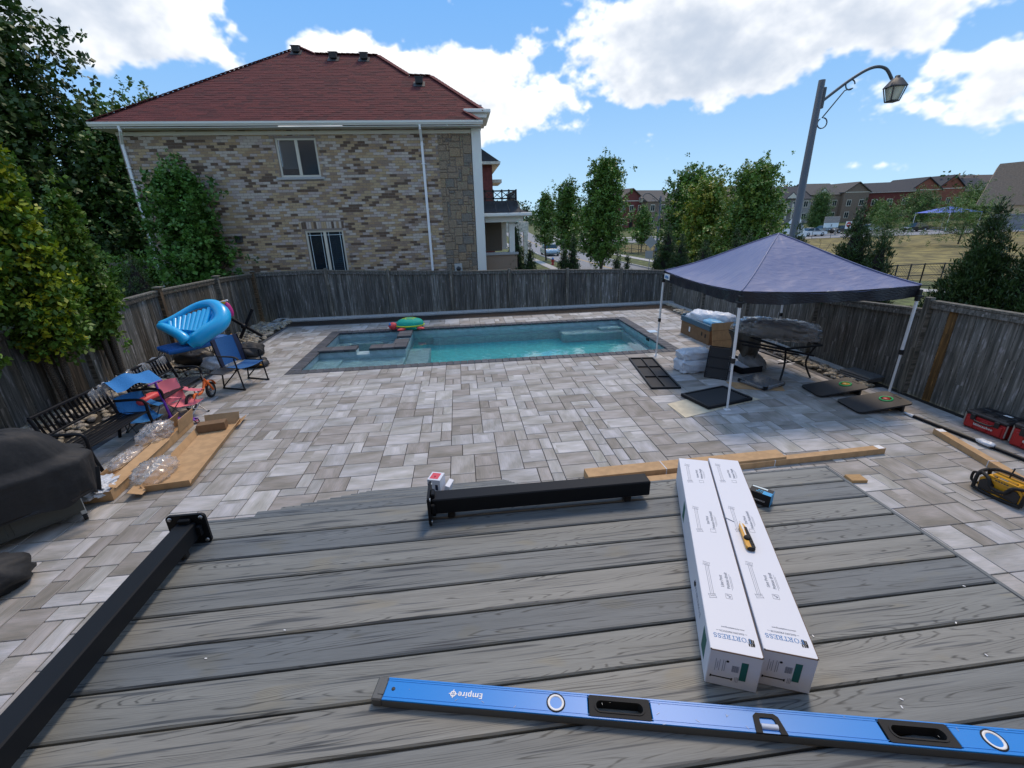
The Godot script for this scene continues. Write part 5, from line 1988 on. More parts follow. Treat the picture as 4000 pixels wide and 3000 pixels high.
# ---------------------------------------------------------------- canopy tent and the things under it
func canopy_corner() -> void:
	var o := Vector3(5.8, 0, -7.9)
	var t := thing("canopy_tent", "navy pop up canopy tent on four white legs over the far right patio", "canopy tent", o)
	var cr := [Vector3(4.25, 1.995, -6.37), Vector3(7.25, 1.97, -6.31), Vector3(7.38, 1.965, -9.48), Vector3(4.47, 1.965, -9.55)]
	var feet := [Vector3(4.33, 0, -6.39), Vector3(7.25, 0, -6.33), Vector3(7.40, 0, -9.45), Vector3(4.47, 0, -9.58)]
	var peak := Vector3(5.86, 2.74, -7.95)
	var wr := noise(1.3, 3, 15)
	for k in 4:
		var a: Vector3 = cr[k]
		var b: Vector3 = cr[(k + 1) % 4]
		var s := st()
		sheet(s, func(u, v):
			var p: Vector3 = a.lerp(b, u).lerp(peak, v)
			var sag: float = -.05 * sin(PI * u) * (1 - v) * sin(PI * clampf(v * 1.1 + .15, 0, 1)) - .08 * sin(PI * v) * (1 - v) - .05 * sin(PI * u) * (1 - v) * (1 - v)
			var w: float = wr.get_noise_2d(p.x * 1.5 + u * 2.0, p.z * 1.5) * .028 * (1 - v) * minf(1.0, minf(u, 1 - u) * 10 + .0)
			return p + Vector3(0, sag + w, 0) - o, 28, 22)
		obj("canopy_panel", s, M.canopy_cloth, t)
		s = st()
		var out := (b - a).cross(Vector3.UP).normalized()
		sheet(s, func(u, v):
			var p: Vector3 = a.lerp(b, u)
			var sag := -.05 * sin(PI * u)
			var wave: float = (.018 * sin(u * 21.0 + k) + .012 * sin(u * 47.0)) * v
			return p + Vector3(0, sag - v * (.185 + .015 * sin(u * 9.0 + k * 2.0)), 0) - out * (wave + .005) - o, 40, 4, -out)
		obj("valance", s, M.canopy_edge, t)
		s = st()                                        # seam from corner to peak
		var pts := []
		for i in 9:
			var v := i / 8.0
			pts.append(a.lerp(peak, v) + Vector3(0, -.08 * sin(PI * v) * (1 - v) + .006, 0) - o)
		tube(s, pts, .012, 5)
		obj("seam", s, M.canopy_cloth, t)
		var f: Vector3 = feet[k]
		var top := a + Vector3(0, -.06, 0)
		var dir := (top - f)
		s = st()
		bar(s, f + dir * .46 - o, f + dir * .93 - o, .036, .036, .004)
		bar(s, f + dir * .008 - o, f + dir * .47 - o, .028, .028, .003)
		var leg := obj("leg", s, M.white_metal, t)
		s = st()
		box(s, f + dir * .45 - o, Vector3(.055, .085, .055), Basis(), .006)
		obj("clamp", s, M.black, leg)
		s = st()
		box(s, f + Vector3(0, .006, 0) - o, Vector3(.10, .012, .09), Basis(), .004)
		obj("foot_plate", s, M.white_metal, leg)
		s = st()
		bar(s, f + dir * .90 - o, f + dir * .995 - o, .06, .06, .006)
		box(s, f + dir * .94 - o, Vector3(.10, .035, .10), Basis(), .006)
		obj("corner_bracket", s, M.black, leg)
		s = st()                                        # scissor truss under the edge
		var g: Vector3 = cr[(k + 1) % 4]
		for h in [[0.02, -.06, .26, -.20], [.26, -.20, .5, -.06], [.02, -.20, .26, -.06], [.26, -.06, .5, -.20], [.5, -.06, .74, -.20], [.74, -.20, .98, -.06], [.5, -.20, .74, -.06], [.74, -.06, .98, -.20]]:
			bar(s, a.lerp(g, h[0]) + Vector3(0, h[1], 0) - out * .07 - o, a.lerp(g, h[2]) + Vector3(0, h[3], 0) - out * .07 - o, .02, .012)
		obj("truss", s, M.white_metal, t)
		s = st()
		for h in [.26, .5, .74]: box(s, a.lerp(g, h) + Vector3(0, -.20, 0) - out * .07 - o, Vector3(.035, .07, .035), Basis(), .005)
		obj("truss_joint", s, M.black, t)
	var s := st()
	var side := Basis(Vector3(-.07, 0, 1).normalized(), Vector3.UP, Vector3(-1, 0, -.07).normalized())
	box(s, Vector3(4.425, 1.86, -9.30) - o, Vector3(.30, .12, .004), side, .001)
	var lg := obj("logo_tag", s, M.white, t)
	s = st()
	var arc := []
	for k in 9: arc.append(Vector3(4.42, 1.845, -9.30) + side * Vector3(cos(.3 + k * .3) * .09, sin(.3 + k * .3) * .035, .006) - o)
	tube(s, arc, .010, 5)
	var arc2 := []
	for k in 7: arc2.append(Vector3(4.42, 1.842, -9.30) + side * Vector3(cos(.5 + k * .35) * .05, sin(.5 + k * .35) * .02, .006) - o)
	tube(s, arc2, .008, 5)
	box(s, Vector3(4.42, 1.835, -9.30) - o + side * Vector3(0, 0, .003), Vector3(.20, .012, .004), side)
	obj("emblem", s, M.print_blue, lg)

	# lattice gate panel with mesh, lying flat
	var P := Transform3D(Basis(Vector3(1, 0, .14).normalized(), Vector3.UP, Vector3(-.17, 0, 1).normalized()), Vector3(3.885, 0, -8.43))
	var lp := thing("lattice_panel", "black six pane mesh panel lying flat between the pool and canopy", "panel", P.origin)
	lp.basis = P.basis.orthonormalized()
	s = st()
	for x in [-.265, 0.0, .265]: box(s, Vector3(x, .022, 0), Vector3(.035 if x != 0 else .02, .04, 1.94), Basis(), .004)
	for z in [-.952, -.32, .32, .952]: box(s, Vector3(0, .0225, z), Vector3(.565, .038, .036 if absf(z) > .5 else .02), Basis(), .004)
	obj("frame", s, M.black_metal, lp)
	for i in 6:
		s = st()
		box(s, Vector3(-.1325 + .265 * (i % 2), .012, -.636 + .636 * (i / 2)), Vector3(.235, .004, .60))
		obj("mesh_pane", s, M.mesh_black, lp)
	# beige paper sheet with a louvred panel on it
	s = st()
	prism(s, PackedVector2Array([Vector2(3.45, 6.78), Vector2(4.78, 7.22), Vector2(5.14, 6.70), Vector2(3.49, 6.19)]), .006, Transform3D(Basis(Vector3.RIGHT, Vector3(0, 0, -1), Vector3.UP), Vector3(0, .003, 0)))
	tag(obj("paper_sheet", s, M.beige), "beige paper sheet under the louvred panel at the canopy's front leg", "sheet")
	var lv := thing("louvre_panel", "black louvred shutter panel lying on the beige paper sheet", "panel", Vector3(4.40, .012, -6.86), -.24)
	lv.rotation.y = .25
	s = st()
	for x in [-.47, .47]: box(s, Vector3(x, .03, 0), Vector3(.05, .055, .68), Basis(), .006)
	for z in [-.32, .32]: box(s, Vector3(0, .0305, z), Vector3(.92, .05, .045), Basis(), .006)
	obj("frame", s, M.black_metal, lv)
	for k in 11:
		s = st()
		box(s, Vector3(0, .034, -.265 + k * .053), Vector3(.89, .008, .034), Basis(Vector3.RIGHT, .75), .001)
		obj("slat", s, M.vent, lv)
	# bean bag boards
	for g in [[Vector3(6.63, 0, -6.80), "black bean bag toss board with yellow bags in its green ringed hole", "yellow"], [Vector3(6.72, 0, -6.07), "black bean bag toss board with a red bag in its hole, before the canopy leg", "red"]]:
		var b := thing("toss_board", g[1], "game board", g[0], -.12)
		var tilt := Basis(Vector3.BACK, .17)
		var outer := PackedVector2Array()
		var inner := PackedVector2Array()
		for q in rect(.86, .56, .07, 5): outer.append(q)
		for i in outer.size():
			var a := (outer[i] - Vector2(.20, 0)).angle()
			inner.append(Vector2(.20 + cos(a) * .075, sin(a) * .075))
		s = st()
		ring(s, outer, inner, .025, Transform3D(tilt * Basis(Vector3.RIGHT, -PI / 2), Vector3(0, .085, 0)))
		obj("board", s, M.plastic_black, b)
		s = st()
		var rp := []
		for k in 21: rp.append(tilt * Vector3(.20 + cos(TAU * k / 20) * .085, .032, sin(TAU * k / 20) * .085) + Vector3(0, .085, 0))
		tube(s, rp, .014, 6)
		obj("hole_ring", s, M.game_green, b)
		s = st()
		box(s, Vector3(.33, .055, 0), Vector3(.04, .11, .44), Basis(), .01)
		obj("stand", s, M.plastic_black, b)
		s = st()
		box(s, tilt * Vector3(.385, .028, 0) + Vector3(0, .085, 0), Vector3(.03, .004, .14), tilt)
		obj("grip_slot", s, M.black, b)
		var bag_at: Vector3 = b.transform * (tilt * Vector3(.20, .02, 0) + Vector3(0, .085, 0))
		s = st()
		lump(s, Vector3.ZERO, Vector3(.06, .03, .05), Basis(Vector3.UP, .5), .3, 9.0, 12, 8, .7, 3)
		if g[2] == "yellow": lump(s, Vector3(.03, .01, .03), Vector3(.045, .022, .03), Basis(Vector3.UP, 1.4), .3, 9.0, 12, 8, .7, 4)
		var bg := obj("bean_bag", s, M[g[2]])
		bg.position = bag_at
		tag(bg, "yellow bean bags poking out of the farther board's hole" if g[2] == "yellow" else "red bean bag sitting in the nearer board's hole", "bean bag")
	# stacked flat stones on the pebble strip
	var sn := thing("stone_slabs", "stack of flat grey stone slabs on the pebbles against the right fence", "stone slab", Vector3(7.62, .03, -7.33), .05)
	for k in 3:
		s = st()
		box(s, Vector3(.02 * k, .018 + k * .034, .01 * k), Vector3(.42 - .02 * k, .032, .62), Basis(Vector3.UP, .04 * k), .006)
		obj("slab", s, M.slate, sn)
	# wrapped white bundles, a leaning mesh panel
	s = st()
	lump(s, Vector3(0, .13, 0), Vector3(.34, .125, .22), Basis(), .40, 9.0, 44, 22, .42, 5)
	var wb := obj("wrapped_bundle", s, M.bag_white)
	wb.position = Vector3(4.78, .0, -8.42)
	tag(wb, "lower white plastic wrapped bundle leaning by the mesh panel", "bundle")
	s = st()
	lump(s, Vector3.ZERO, Vector3(.31, .085, .20), Basis(Vector3.BACK, .05), .40, 9.0, 44, 22, .42, 8)
	var wb2 := obj("wrapped_bundle", s, M.bag_white)
	wb2.position = Vector3(4.80, .35, -8.48)
	tag(wb2, "white plastic wrapped bundle stacked on top of another", "bundle")
	s = st()
	lump(s, Vector3(0, .13, 0), Vector3(.26, .12, .20), Basis(), .40, 9.0, 44, 22, .45, 9)
	var wb3 := obj("wrapped_bundle", s, M.bag_white)
	wb3.position = Vector3(5.28, .0, -8.35)
	tag(wb3, "white wrapped bundle between the leaning panel and the open black frame", "bundle")
	var a0 := Vector3(4.79, .01, -7.97)
	var a1 := Vector3(5.10, .01, -7.70)
	var up := (Vector3(4.69, .52, -8.33) - a0)
	var ax := (a1 - a0).normalized()
	var lb := Basis(ax, up.normalized(), ax.cross(up.normalized()))
	var ln := thing("leaning_panel", "black mesh panel leaning on the white wrapped bundles", "panel", a0)
	ln.basis = lb.orthonormalized()
	var W := (a1 - a0).length()
	var L := up.length()
	s = st()
	for x in [.0, W]: box(s, Vector3(x, L / 2, 0), Vector3(.025, L, .025), Basis(), .003)
	for y in [.0, L * .33, L * .66, L]: box(s, Vector3(W / 2, y, .001), Vector3(W, .022, .02), Basis(), .003)
	obj("frame", s, M.black_metal, ln)
	s = st()
	box(s, Vector3(W / 2, L / 2, 0), Vector3(W - .03, L - .03, .004))
	obj("mesh_pane", s, M.mesh_black, ln)
	var fb := thing("open_frame", "open black box frame holding plastic film and a cardboard strip", "frame", Vector3(5.78, 0, -8.50), .12)
	s = st()
	for x in [-.24, .24]: box(s, Vector3(x, .07, 0), Vector3(.03, .13, 1.0), Basis(), .004)
	for z in [-.5, .5]: box(s, Vector3(0, .071, z), Vector3(.47, .125, .03), Basis(), .004)
	obj("frame", s, M.black_metal, fb)
	s = st()
	lump(s, Vector3(0, .06, -.05), Vector3(.20, .05, .40), Basis(), .4, 6.0, 20, 10, .6, 12)
	obj("film", s, M.bag_white, fb)
	s = st()
	box(s, Vector3(0, .05, .47), Vector3(.40, .09, .02))
	obj("cardboard_strip", s, M.cardboard, fb)
	s = st()
	lump(s, Vector3(0, .15, 0), Vector3(.20, .15, .30), Basis(Vector3.RIGHT, .25), .4, 5.0, 24, 12, .8, 14)
	var gb := obj("plastic_bag", s, M.bag_grey)
	gb.position = Vector3(6.05, 0, -8.35)
	tag(gb, "grey clear plastic bag standing on the pavers under the table's end", "bag")
	var ff := thing("packed_frames", "flat black frames in clear film lying on the pavers before the table", "frames", Vector3(5.61, .02, -7.38), .33)
	for k in 3:
		s = st()
		for x in [-.27, -.09, .09, .27]: box(s, Vector3(x, .015 + k * .022, 0), Vector3(.03, .018, .58), Basis(), .003)
		for z in [-.28, 0.0, .28]: box(s, Vector3(0, .0155 + k * .022, z), Vector3(.56, .017, .03), Basis(), .003)
		obj("frame", s, M.black_metal, ff)
	s = st()
	lump(s, Vector3(0, .035, 0), Vector3(.30, .045, .31), Basis(), .2, 5.0, 20, 10, .38, 15)
	obj("film", s, M.plastic_film, ff)
	s = st()
	prism(s, PackedVector2Array([Vector2(5.05, 7.62), Vector2(5.95, 7.25), Vector2(5.82, 6.98), Vector2(5.02, 7.25)]), .008, Transform3D(Basis(Vector3.RIGHT, Vector3(0, 0, -1), Vector3.UP), Vector3(0, .003, 0)))
	tag(obj("cardboard_sheet", s, M.cardboard), "flat cardboard sheet under the film packed black frames", "cardboard")
	# patio table frame with a wrapped bundle
	var tb := thing("patio_table", "black metal patio table without its top, curved legs, near the right fence", "table", Vector3(6.35, 0, -8.2), .12)
	s = st()
	for x in [-.40, .40]: bar(s, Vector3(x, .68, -.85), Vector3(x, .68, .75), .045, .035, .005)
	for z in [-.85, -.05, .75]: bar(s, Vector3(-.40, .681, z), Vector3(.40, .681, z), .045, .033, .005)
	obj("table_frame", s, M.black_metal, tb)
	for x in [-.36, .36]:
		for z in [-.78, .68]:
			s = st()
			tube(s, curve([Vector3(x, .67, z), Vector3(x * .75, .45, z * .92), Vector3(x * .72, .25, z * .92), Vector3(x * 1.0, .0, z * 1.02)], 4), .018, 7)
			obj("leg", s, M.black_metal, tb)
	s = st()
	for z in [-.6, .5]: bar(s, Vector3(-.28, .30, z), Vector3(.28, .30, z), .02, .02)
	bar(s, Vector3(0, .30, -.6), Vector3(0, .30, .5), .02, .02)
	bar(s, Vector3(-.75, .66, -.1), Vector3(.05, .56, .95), .05, .03)
	bar(s, Vector3(-.85, .64, .1), Vector3(-.2, .57, .85), .04, .03)
	obj("stretcher", s, M.black_metal, tb)
	s = st()
	lump(s, Vector3(0, .15, 0), Vector3(.66, .15, .30), Basis(), .55, 5.0, 60, 28, .7, 17)
	var wk := obj("wrapped_wicker", s, M.wicker_grey)
	wk.position = Vector3(6.38, .70, -8.25)
	wk.rotation.y = -.82
	tag(wk, "plastic wrapped grey wicker bundle lying on the patio table frame", "bundle")
	s = st()
	lump(s, Vector3(0, .15, 0), Vector3(.69, .17, .33), Basis(), .60, 6.0, 60, 28, .66, 19)
	obj("film", s, M.plastic_film, wk)
	s = st()                                             # grey cloth hanging off the table end
	sheet(s, func(u, v): return Vector3(lerpf(-.30, .32, u) * (1.0 - .25 * v) + .05 * sin(v * 3.0), -.48 * v * (.75 + .35 * u) - .03 * sin(u * 15.0) * v, .10 * sin(u * 13.0) * v + .08 * v), 24, 14, Vector3(0, 0, 1))
	var cl := obj("grey_cloth", s, M.grey_cloth)
	cl.position = Vector3(5.82, .76, -8.42)
	cl.rotation.y = -.6
	tag(cl, "dark grey cloth hanging from the table frame behind the canopy's front leg", "cloth")
	s = st()
	box(s, Vector3.ZERO, Vector3(.22, .002, .30))
	box(s, Vector3(0, .0025, -.11), Vector3(.22, .002, .05))
	var pp := obj("paper", s, M.white)
	pp.position = Vector3(7.03, .004, -8.58)
	pp.rotation.y = .2
	tag(pp, "white paper leaflet lying on the pavers behind the table leg", "paper")
	# big cardboard box full of packing
	var bx := thing("cardboard_box", "big cardboard box lined in blue, full of white bags and black tubes", "box", Vector3(6.5, 0, -10.85), .03)
	s = st()
	for q in [[Vector3(-.43, .24, 0), Vector3(.012, .48, 1.40)], [Vector3(.43, .24, 0), Vector3(.012, .48, 1.40)], [Vector3(0, .24, -.70), Vector3(.85, .48, .012)], [Vector3(0, .24, .70), Vector3(.85, .48, .012)], [Vector3(0, .01, 0), Vector3(.85, .012, 1.39)]]: box(s, q[0], q[1])
	obj("carton", s, M.cardboard_dark, bx)
	s = st()
	for q in [[Vector3(-.44, .43, 0), Vector3(.05, .14, 1.44)], [Vector3(.41, .47, 0), Vector3(.04, .14, 1.40)], [Vector3(0, .47, -.69), Vector3(.86, .16, .04)], [Vector3(0, .44, .71), Vector3(.86, .10, .03)]]: box(s, q[0], q[1], Basis(), .012)
	obj("liner", s, mat("liner_blue", .05, .115, .165, .5), bx)
	s = st()
	for q in [[-.439, .22, .35], [-.439, .20, .52]]: box(s, Vector3(q[0], q[1], q[2]), Vector3(.004, .10, .05))
	obj("print", s, M.print_black, bx)
	s = st()
	box(s, Vector3(-.439, .20, -.25), Vector3(.004, .13, .07))
	obj("label", s, M.white, bx)
	for q in [[Vector3(-.1, .50, -.2), Vector3(.27, .16, .40), "bag_white", 21], [Vector3(.15, .56, .22), Vector3(.25, .13, .30), "bag_white", 22], [Vector3(-.12, .47, .38), Vector3(.22, .10, .24), "sail_blue", 23]]:
		s = st()
		lump(s, q[0], q[1], Basis(Vector3.UP, .4), .7, 5.0, 22, 12, .75, q[3])
		var pk := obj("packing_bag", s, M.bag_white if q[2] == "bag_white" else mat("bag_blue", .17, .42, .62, .3))
		pk.position = bx.position
		tag(pk, {21: "white plastic bag at the back of the big cardboard box", 22: "tall white plastic bag in the middle of the big cardboard box", 23: "pale blue plastic packing at the front of the big cardboard box"}[q[3]], "bag")
	s = st()
	for k in 4: bar(s, Vector3(-.02 + k * .07, .52 - .02 * k, .55), Vector3(-.18 + k * .08, .66 - .02 * k, -.15), .06, .05, .004)
	var tubes := obj("black_tubes", s, M.plastic_black)
	tubes.position = bx.position
	tag(tubes, "black square tubes sticking up out of the big cardboard box", "tubes")
	var fl := thing("cardboard_flap", "creased cardboard sheet leaning on the end of the big box", "cardboard", Vector3(6.28, 0, -9.80), .10)
	for k in 3:
		s = st()
		var y := [.10, .32, .53][k] as float
		var hh := [.20, .235, .18][k] as float
		box(s, Vector3(0, y, -.05 * k - .02), Vector3(.60, hh, .008), Basis(Vector3.RIGHT, -.16 - .06 * k))
		obj("fold", s, M.cardboard, fl)


# ---------------------------------------------------------------- benches, chairs and toys on the left
func folding_chair(t: Node3D, w: float, sh: float, bh: float, cloth: Material, frame: Material, skirt := true) -> void:
	# faces +z; quad style with crossed legs
	var s := st()
	var h := w / 2
	for sx in [-1.0, 1.0]:
		tube(s, [Vector3(sx * h, .0, .26), Vector3(-sx * h * .9, sh - .02, .20)], .009, 6)
		tube(s, [Vector3(sx * h, .0, -.22), Vector3(-sx * h * .9, sh - .02, -.20)], .009, 6)
		tube(s, [Vector3(sx * h, .0, .26), Vector3(sx * h * .95, sh, -.20)], .009, 6)
		tube(s, [Vector3(sx * h, .0, -.22), Vector3(sx * h * .95, sh + .14, .20)], .009, 6)
		tube(s, [Vector3(sx * h * .95, .02, -.22), Vector3(sx * h * 1.02, bh, -.30)], .009, 6)
	obj("frame", s, frame, t)
	s = st()
	for sx in [-1.0, 1.0]:
		for z in [.26, -.22]: lump(s, Vector3(sx * h, .015, z), Vector3(.022, .016, .022), Basis(), 0, 1, 8, 6)
	obj("foot", s, M.rubber, t)
	s = st()
	sheet(s, func(u, v):
		var x: float = lerpf(-h, h, u) * (1.0 + .04 * v)
		return Vector3(x, lerpf(sh, sh - .045, sin(PI * v)) - .04 * sin(PI * u), lerpf(.24, -.20, v)), 10, 8)
	sheet(s, func(u, v):
		var x := lerpf(-h, h, u)
		return Vector3(x, lerpf(sh - .02, bh, v) + .03 * sin(PI * u) * v - .0, lerpf(-.20, -.31, v) - .04 * sin(PI * u) * sin(PI * v)), 10, 8, Vector3(0, 0, 1))
	obj("sling", s, cloth, t)
	for sx in [-1.0, 1.0]:
		s = st()
		sheet(s, func(u, v): return Vector3(sx * (h + lerpf(-.03, .05, u)), sh + .15 - .02 * sin(PI * v) + .02 * u, lerpf(.22, -.26, v)), 2, 6)
		obj("armrest", s, cloth, t)


func bench(label: String, at: Vector3) -> void:
	var t := thing("metal_bench", label, "bench", at, PI / 2, "black slatted metal benches")     # faces +x in the world, long axis along z
	var s := st()
	for sx in [-.6, .6]:
		s = st()
		tube(s, curve([Vector3(sx, 0, .30), Vector3(sx, .34, .24), Vector3(sx, .56, .24), Vector3(sx, .62, .14), Vector3(sx, .62, -.20)], 5), .022, 8)
		tube(s, [Vector3(sx, 0, -.30), Vector3(sx, .42, -.20), Vector3(sx, .88, -.32)], .022, 8)
		bar(s, Vector3(sx, .40, .24), Vector3(sx, .40, -.22), .03, .03)
		obj("side_frame", s, M.black_metal, t)
	for k in 6:
		s = st()
		bar(s, Vector3(-.6, .42 - .012 * sin(PI * k / 5.0), .22 - k * .078), Vector3(.6, .42 - .012 * sin(PI * k / 5.0), .22 - k * .078), .06, .014, .003)
		obj("seat_slat", s, M.black_metal, t)
	s = st()
	bar(s, Vector3(-.6, .88, -.32), Vector3(.6, .88, -.32), .04, .035, .004)
	bar(s, Vector3(-.6, .60, -.25), Vector3(.6, .60, -.25), .035, .03, .004)
	obj("back_rail", s, M.black_metal, t)
	for k in 15:
		s = st()
		bar(s, Vector3(-.54 + k * .077, .60, -.25), Vector3(-.54 + k * .077, .88, -.318), .036, .008, .001, Vector3.RIGHT)
		obj("back_slat", s, M.black_metal, t)


func wheel(parent: Node3D, c: Vector3, r: float, across: Vector3, rim: Material, spokes := 10) -> void:
	var b := Basis(Quaternion(Vector3.UP, across.normalized()))
	var s := st()
	var pts := []
	for k in 25: pts.append(c + b * Vector3(cos(TAU * k / 24) * r * .86, 0, sin(TAU * k / 24) * r * .86))
	tube(s, pts, r * .15, 8)
	var w := obj("wheel", s, M.rubber, parent)
	s = st()
	pts = []
	for k in 25: pts.append(c + b * Vector3(cos(TAU * k / 24) * r * .70, 0, sin(TAU * k / 24) * r * .70))
	tube(s, pts, r * .05, 6)
	for k in spokes: bar(s, c, c + b * Vector3(cos(TAU * k / spokes) * r * .7, 0, sin(TAU * k / spokes) * r * .7), r * .04, r * .04)
	lathe(s, [Vector2(0, .03), Vector2(r * .14, .03), Vector2(r * .14, -.03), Vector2(0, -.03)], Transform3D(b, c), 10)
	obj("rim", s, rim, w)


func left_corner() -> void:
	# grill under its black cover, turned towards the deck
	var g := thing("covered_grill", "barbecue grill under a dusty black cover with its cabinet showing below", "grill", Vector3(-5.02, 0, -4.52), PI / 4 + .02)
	var s := st()
	var fold := noise(1.1, 3, 33)
	var fold2 := noise(1.0, 2, 35)
	sheet(s, func(u, v):
		var a: float = u * TAU
		var e := Vector2(signf(cos(a)) * pow(absf(cos(a)), .55), signf(sin(a)) * pow(absf(sin(a)), .55))
		var y: float
		var w := 1.0
		if v < .42:                                     # hood dome
			var q: float = v / .42
			y = 1.20 - .34 * pow(q, 2.4)
			w = lerpf(.02, .80, pow(q, .62))
		else:
			var q: float = (v - .42) / .58
			y = .86 - q * .55
			w = .80 + .22 * smoothstep(.0, .25, q) - .03 * q
		var n := fold.get_noise_3d(e.x * 1.6, v * 1.4, e.y * 1.6) * .05 * smoothstep(.2, .6, v)
		n += fold2.get_noise_2d(a * 3.2, v * 1.1) * .028 * smoothstep(.45, 1.0, v)
		var p := Vector3(e.x * .80 * (w + n), y + .02 * fold.get_noise_2d(a, v * 4.0), e.y * .36 * (w + n * 1.6))
		if v > .97: p.y += .03 * sin(a * 9.0)
		return p, 144, 40)
	obj("cover", s, M.cover_black, g)
	s = st()
	box(s, Vector3(0, .33, 0), Vector3(1.15, .46, .48), Basis(), .01)
	obj("cabinet", s, M.cabinet, g)
	s = st()
	for x in [-.30, .30]: box(s, Vector3(x, .33, .242), Vector3(.56, .40, .012), Basis(), .006)
	obj("door", s, M.cabinet, g)
	for x in [-.56, .56]:
		for z in [-.22, .22]:
			s = st()
			box(s, Vector3(x, .28, z), Vector3(.05, .40, .05), Basis(), .006)
			obj("leg", s, M.sign_back, g)
			s = st()
			lathe(s, [Vector2(0, -.02), Vector2(.045, -.018), Vector2(.045, .018), Vector2(0, .02)], Transform3D(Basis(Vector3.BACK, PI / 2), Vector3(x, .045, z)), 14)
			box(s, Vector3(x, .085, z), Vector3(.05, .03, .03))
			obj("caster", s, M.rubber, g)
	s = st()
	bar(s, Vector3(.80, .62, .34), Vector3(.74, .36, .38), .05, .008)
	bar(s, Vector3(.70, .40, .40), Vector3(.50, .36, .42), .05, .008)
	obj("strap", s, M.black, g)
	s = st()
	lump(s, Vector3(0, .14, 0), Vector3(.24, .15, .22), Basis(), .7, 5.0, 24, 12, .85, 41)
	var cb := obj("black_bundle", s, M.cover_black)
	cb.position = Vector3(-4.50, 0, -3.72)
	tag(cb, "crumpled black cloth bundle on the pavers in front of the covered grill", "bundle")

	bench("black slatted metal bench beside the covered grill", Vector3(-5.30, .0, -6.42))
	bench("black slatted metal bench draped in plastic behind the pink chair", Vector3(-5.36, .0, -8.12))
	for q in [[Vector3(-5.62, .90, -6.98), .22, "clear plastic film hanging on the back of the bench by the grill"], [Vector3(-5.70, .90, -8.1), .62, "clear plastic film draped along the far bench's back"]]:
		s = st()
		sheet(s, func(u, v): return Vector3(.10 * sin(PI * v) - .05 + .02 * sin(u * 17.0), -absf(v - .25) * .5 + .02 * sin(u * 23.0 + v * 9.0), lerpf(-q[1], q[1], u)), 24, 12)
		var fm := obj("plastic_film", s, M.plastic_film)
		fm.position = q[0]
		tag(fm, q[2], "plastic film")
	s = st()
	lump(s, Vector3.ZERO, Vector3(.62, .018, .10), Basis(), .9, 6.0, 30, 8, .8, 44)
	var pl := obj("plastic_film", s, M.plastic_film)
	pl.position = Vector3(-5.05, .03, -6.2)
	pl.rotation.y = 1.35
	tag(pl, "strip of clear plastic film on the pavers under the first bench", "plastic film")

	# kid's blue chair with a sun canopy
	var k := thing("canopy_chair", "blue child's folding chair with its own blue sun canopy", "chair", Vector3(-5.30, .0, -7.22), .95)
	folding_chair(k, .40, .27, .58, M.kid_blue, M.pole_grey)
	s = st()
	for sx in [-.21, .21]: tube(s, [Vector3(sx, .4, -.27), Vector3(sx, .97, -.22)], .007, 5)
	obj("canopy_pole", s, M.pole_grey, k)
	s = st()
	sheet(s, func(u, v): return Vector3(lerpf(-.30, .30, u), .99 - .10 * absf(u - .5) - .16 * absf(v - .45) * 1.3 - .02 * sin(u * 11.0), lerpf(-.34, .28, v)), 12, 10)
	obj("sun_canopy", s, M.kid_blue, k)
	# pink chair
	var pk := thing("pink_chair", "pink child's folding chair with a white print on its back", "chair", Vector3(-5.00, 0, -7.83), 1.15)
	folding_chair(pk, .36, .26, .60, M.pink, M.steel)
	s = st()
	for q in [[.0, .50, .035], [-.045, .44, .028], [.04, .43, .03], [.0, .41, .026]]:
		lathe(s, [Vector2(0, .003), Vector2(q[2], .002), Vector2(q[2], 0)], Transform3D(Basis(Vector3.RIGHT, PI / 2 - .2), Vector3(q[0], q[1], -.262 - (q[1] - .25) * .36)), 12)
	obj("print", s, M.white, pk)
	s = st()
	var net := []
	for i in 13: net.append(Vector3(.23 + cos(TAU * i / 12) * .05, .38, .14 + sin(TAU * i / 12) * .05))
	tube(s, net, .007, 5)
	obj("cup_ring", s, M.black, pk)
	s = st()
	lump(s, Vector3.ZERO, Vector3(.20, .07, .10), Basis(Vector3.UP, .4), .1, 3.0, 18, 10, .75, 47)
	var rc := obj("red_cushion", s, M.coral)
	rc.position = Vector3(-5.42, .42, -7.62)
	rc.rotation = Vector3(0, .9, .1)
	tag(rc, "red padded cushion beside the blue child's chair", "cushion")
	# purple scooter
	var sc := thing("kick_scooter", "purple child's kick scooter standing before the pink chair", "scooter", Vector3(-5.08, 0, -7.50), -.25)
	s = st()
	tube(s, [Vector3(0, .10, 0), Vector3(-.05, .45, 0), Vector3(-.09, .72, 0)], [.022, .019, .017], 8)
	obj("stem", s, M.purple, sc)
	s = st()
	tube(s, [Vector3(-.09, .72, -.13), Vector3(-.09, .73, 0), Vector3(-.09, .72, .13)], .014, 8)
	obj("handlebar", s, M.purple, sc)
	s = st()
	box(s, Vector3(.26, .075, 0), Vector3(.44, .02, .11), Basis(), .008)
	box(s, Vector3(.02, .09, 0), Vector3(.12, .05, .07), Basis(), .012)
	obj("footboard", s, M.purple, sc)
	for w in [[.0, .07], [.0, -.07], [.48, 0.0]]: wheel(sc, Vector3(w[0], .05, w[1]), .05, Vector3(0, 0, 1), M.magenta, 5)
	# orange balance bike
	var bk := thing("balance_bike", "orange balance bike with black tyres in front of the far bench", "bicycle", Vector3(-5.0, 0, -8.33), PI / 2 - .02)
	wheel(bk, Vector3(.33, .155, 0), .155, Vector3(0, 0, 1), M.steel, 12)
	wheel(bk, Vector3(-.33, .155, 0), .155, Vector3(0, 0, 1), M.steel, 12)
	s = st()
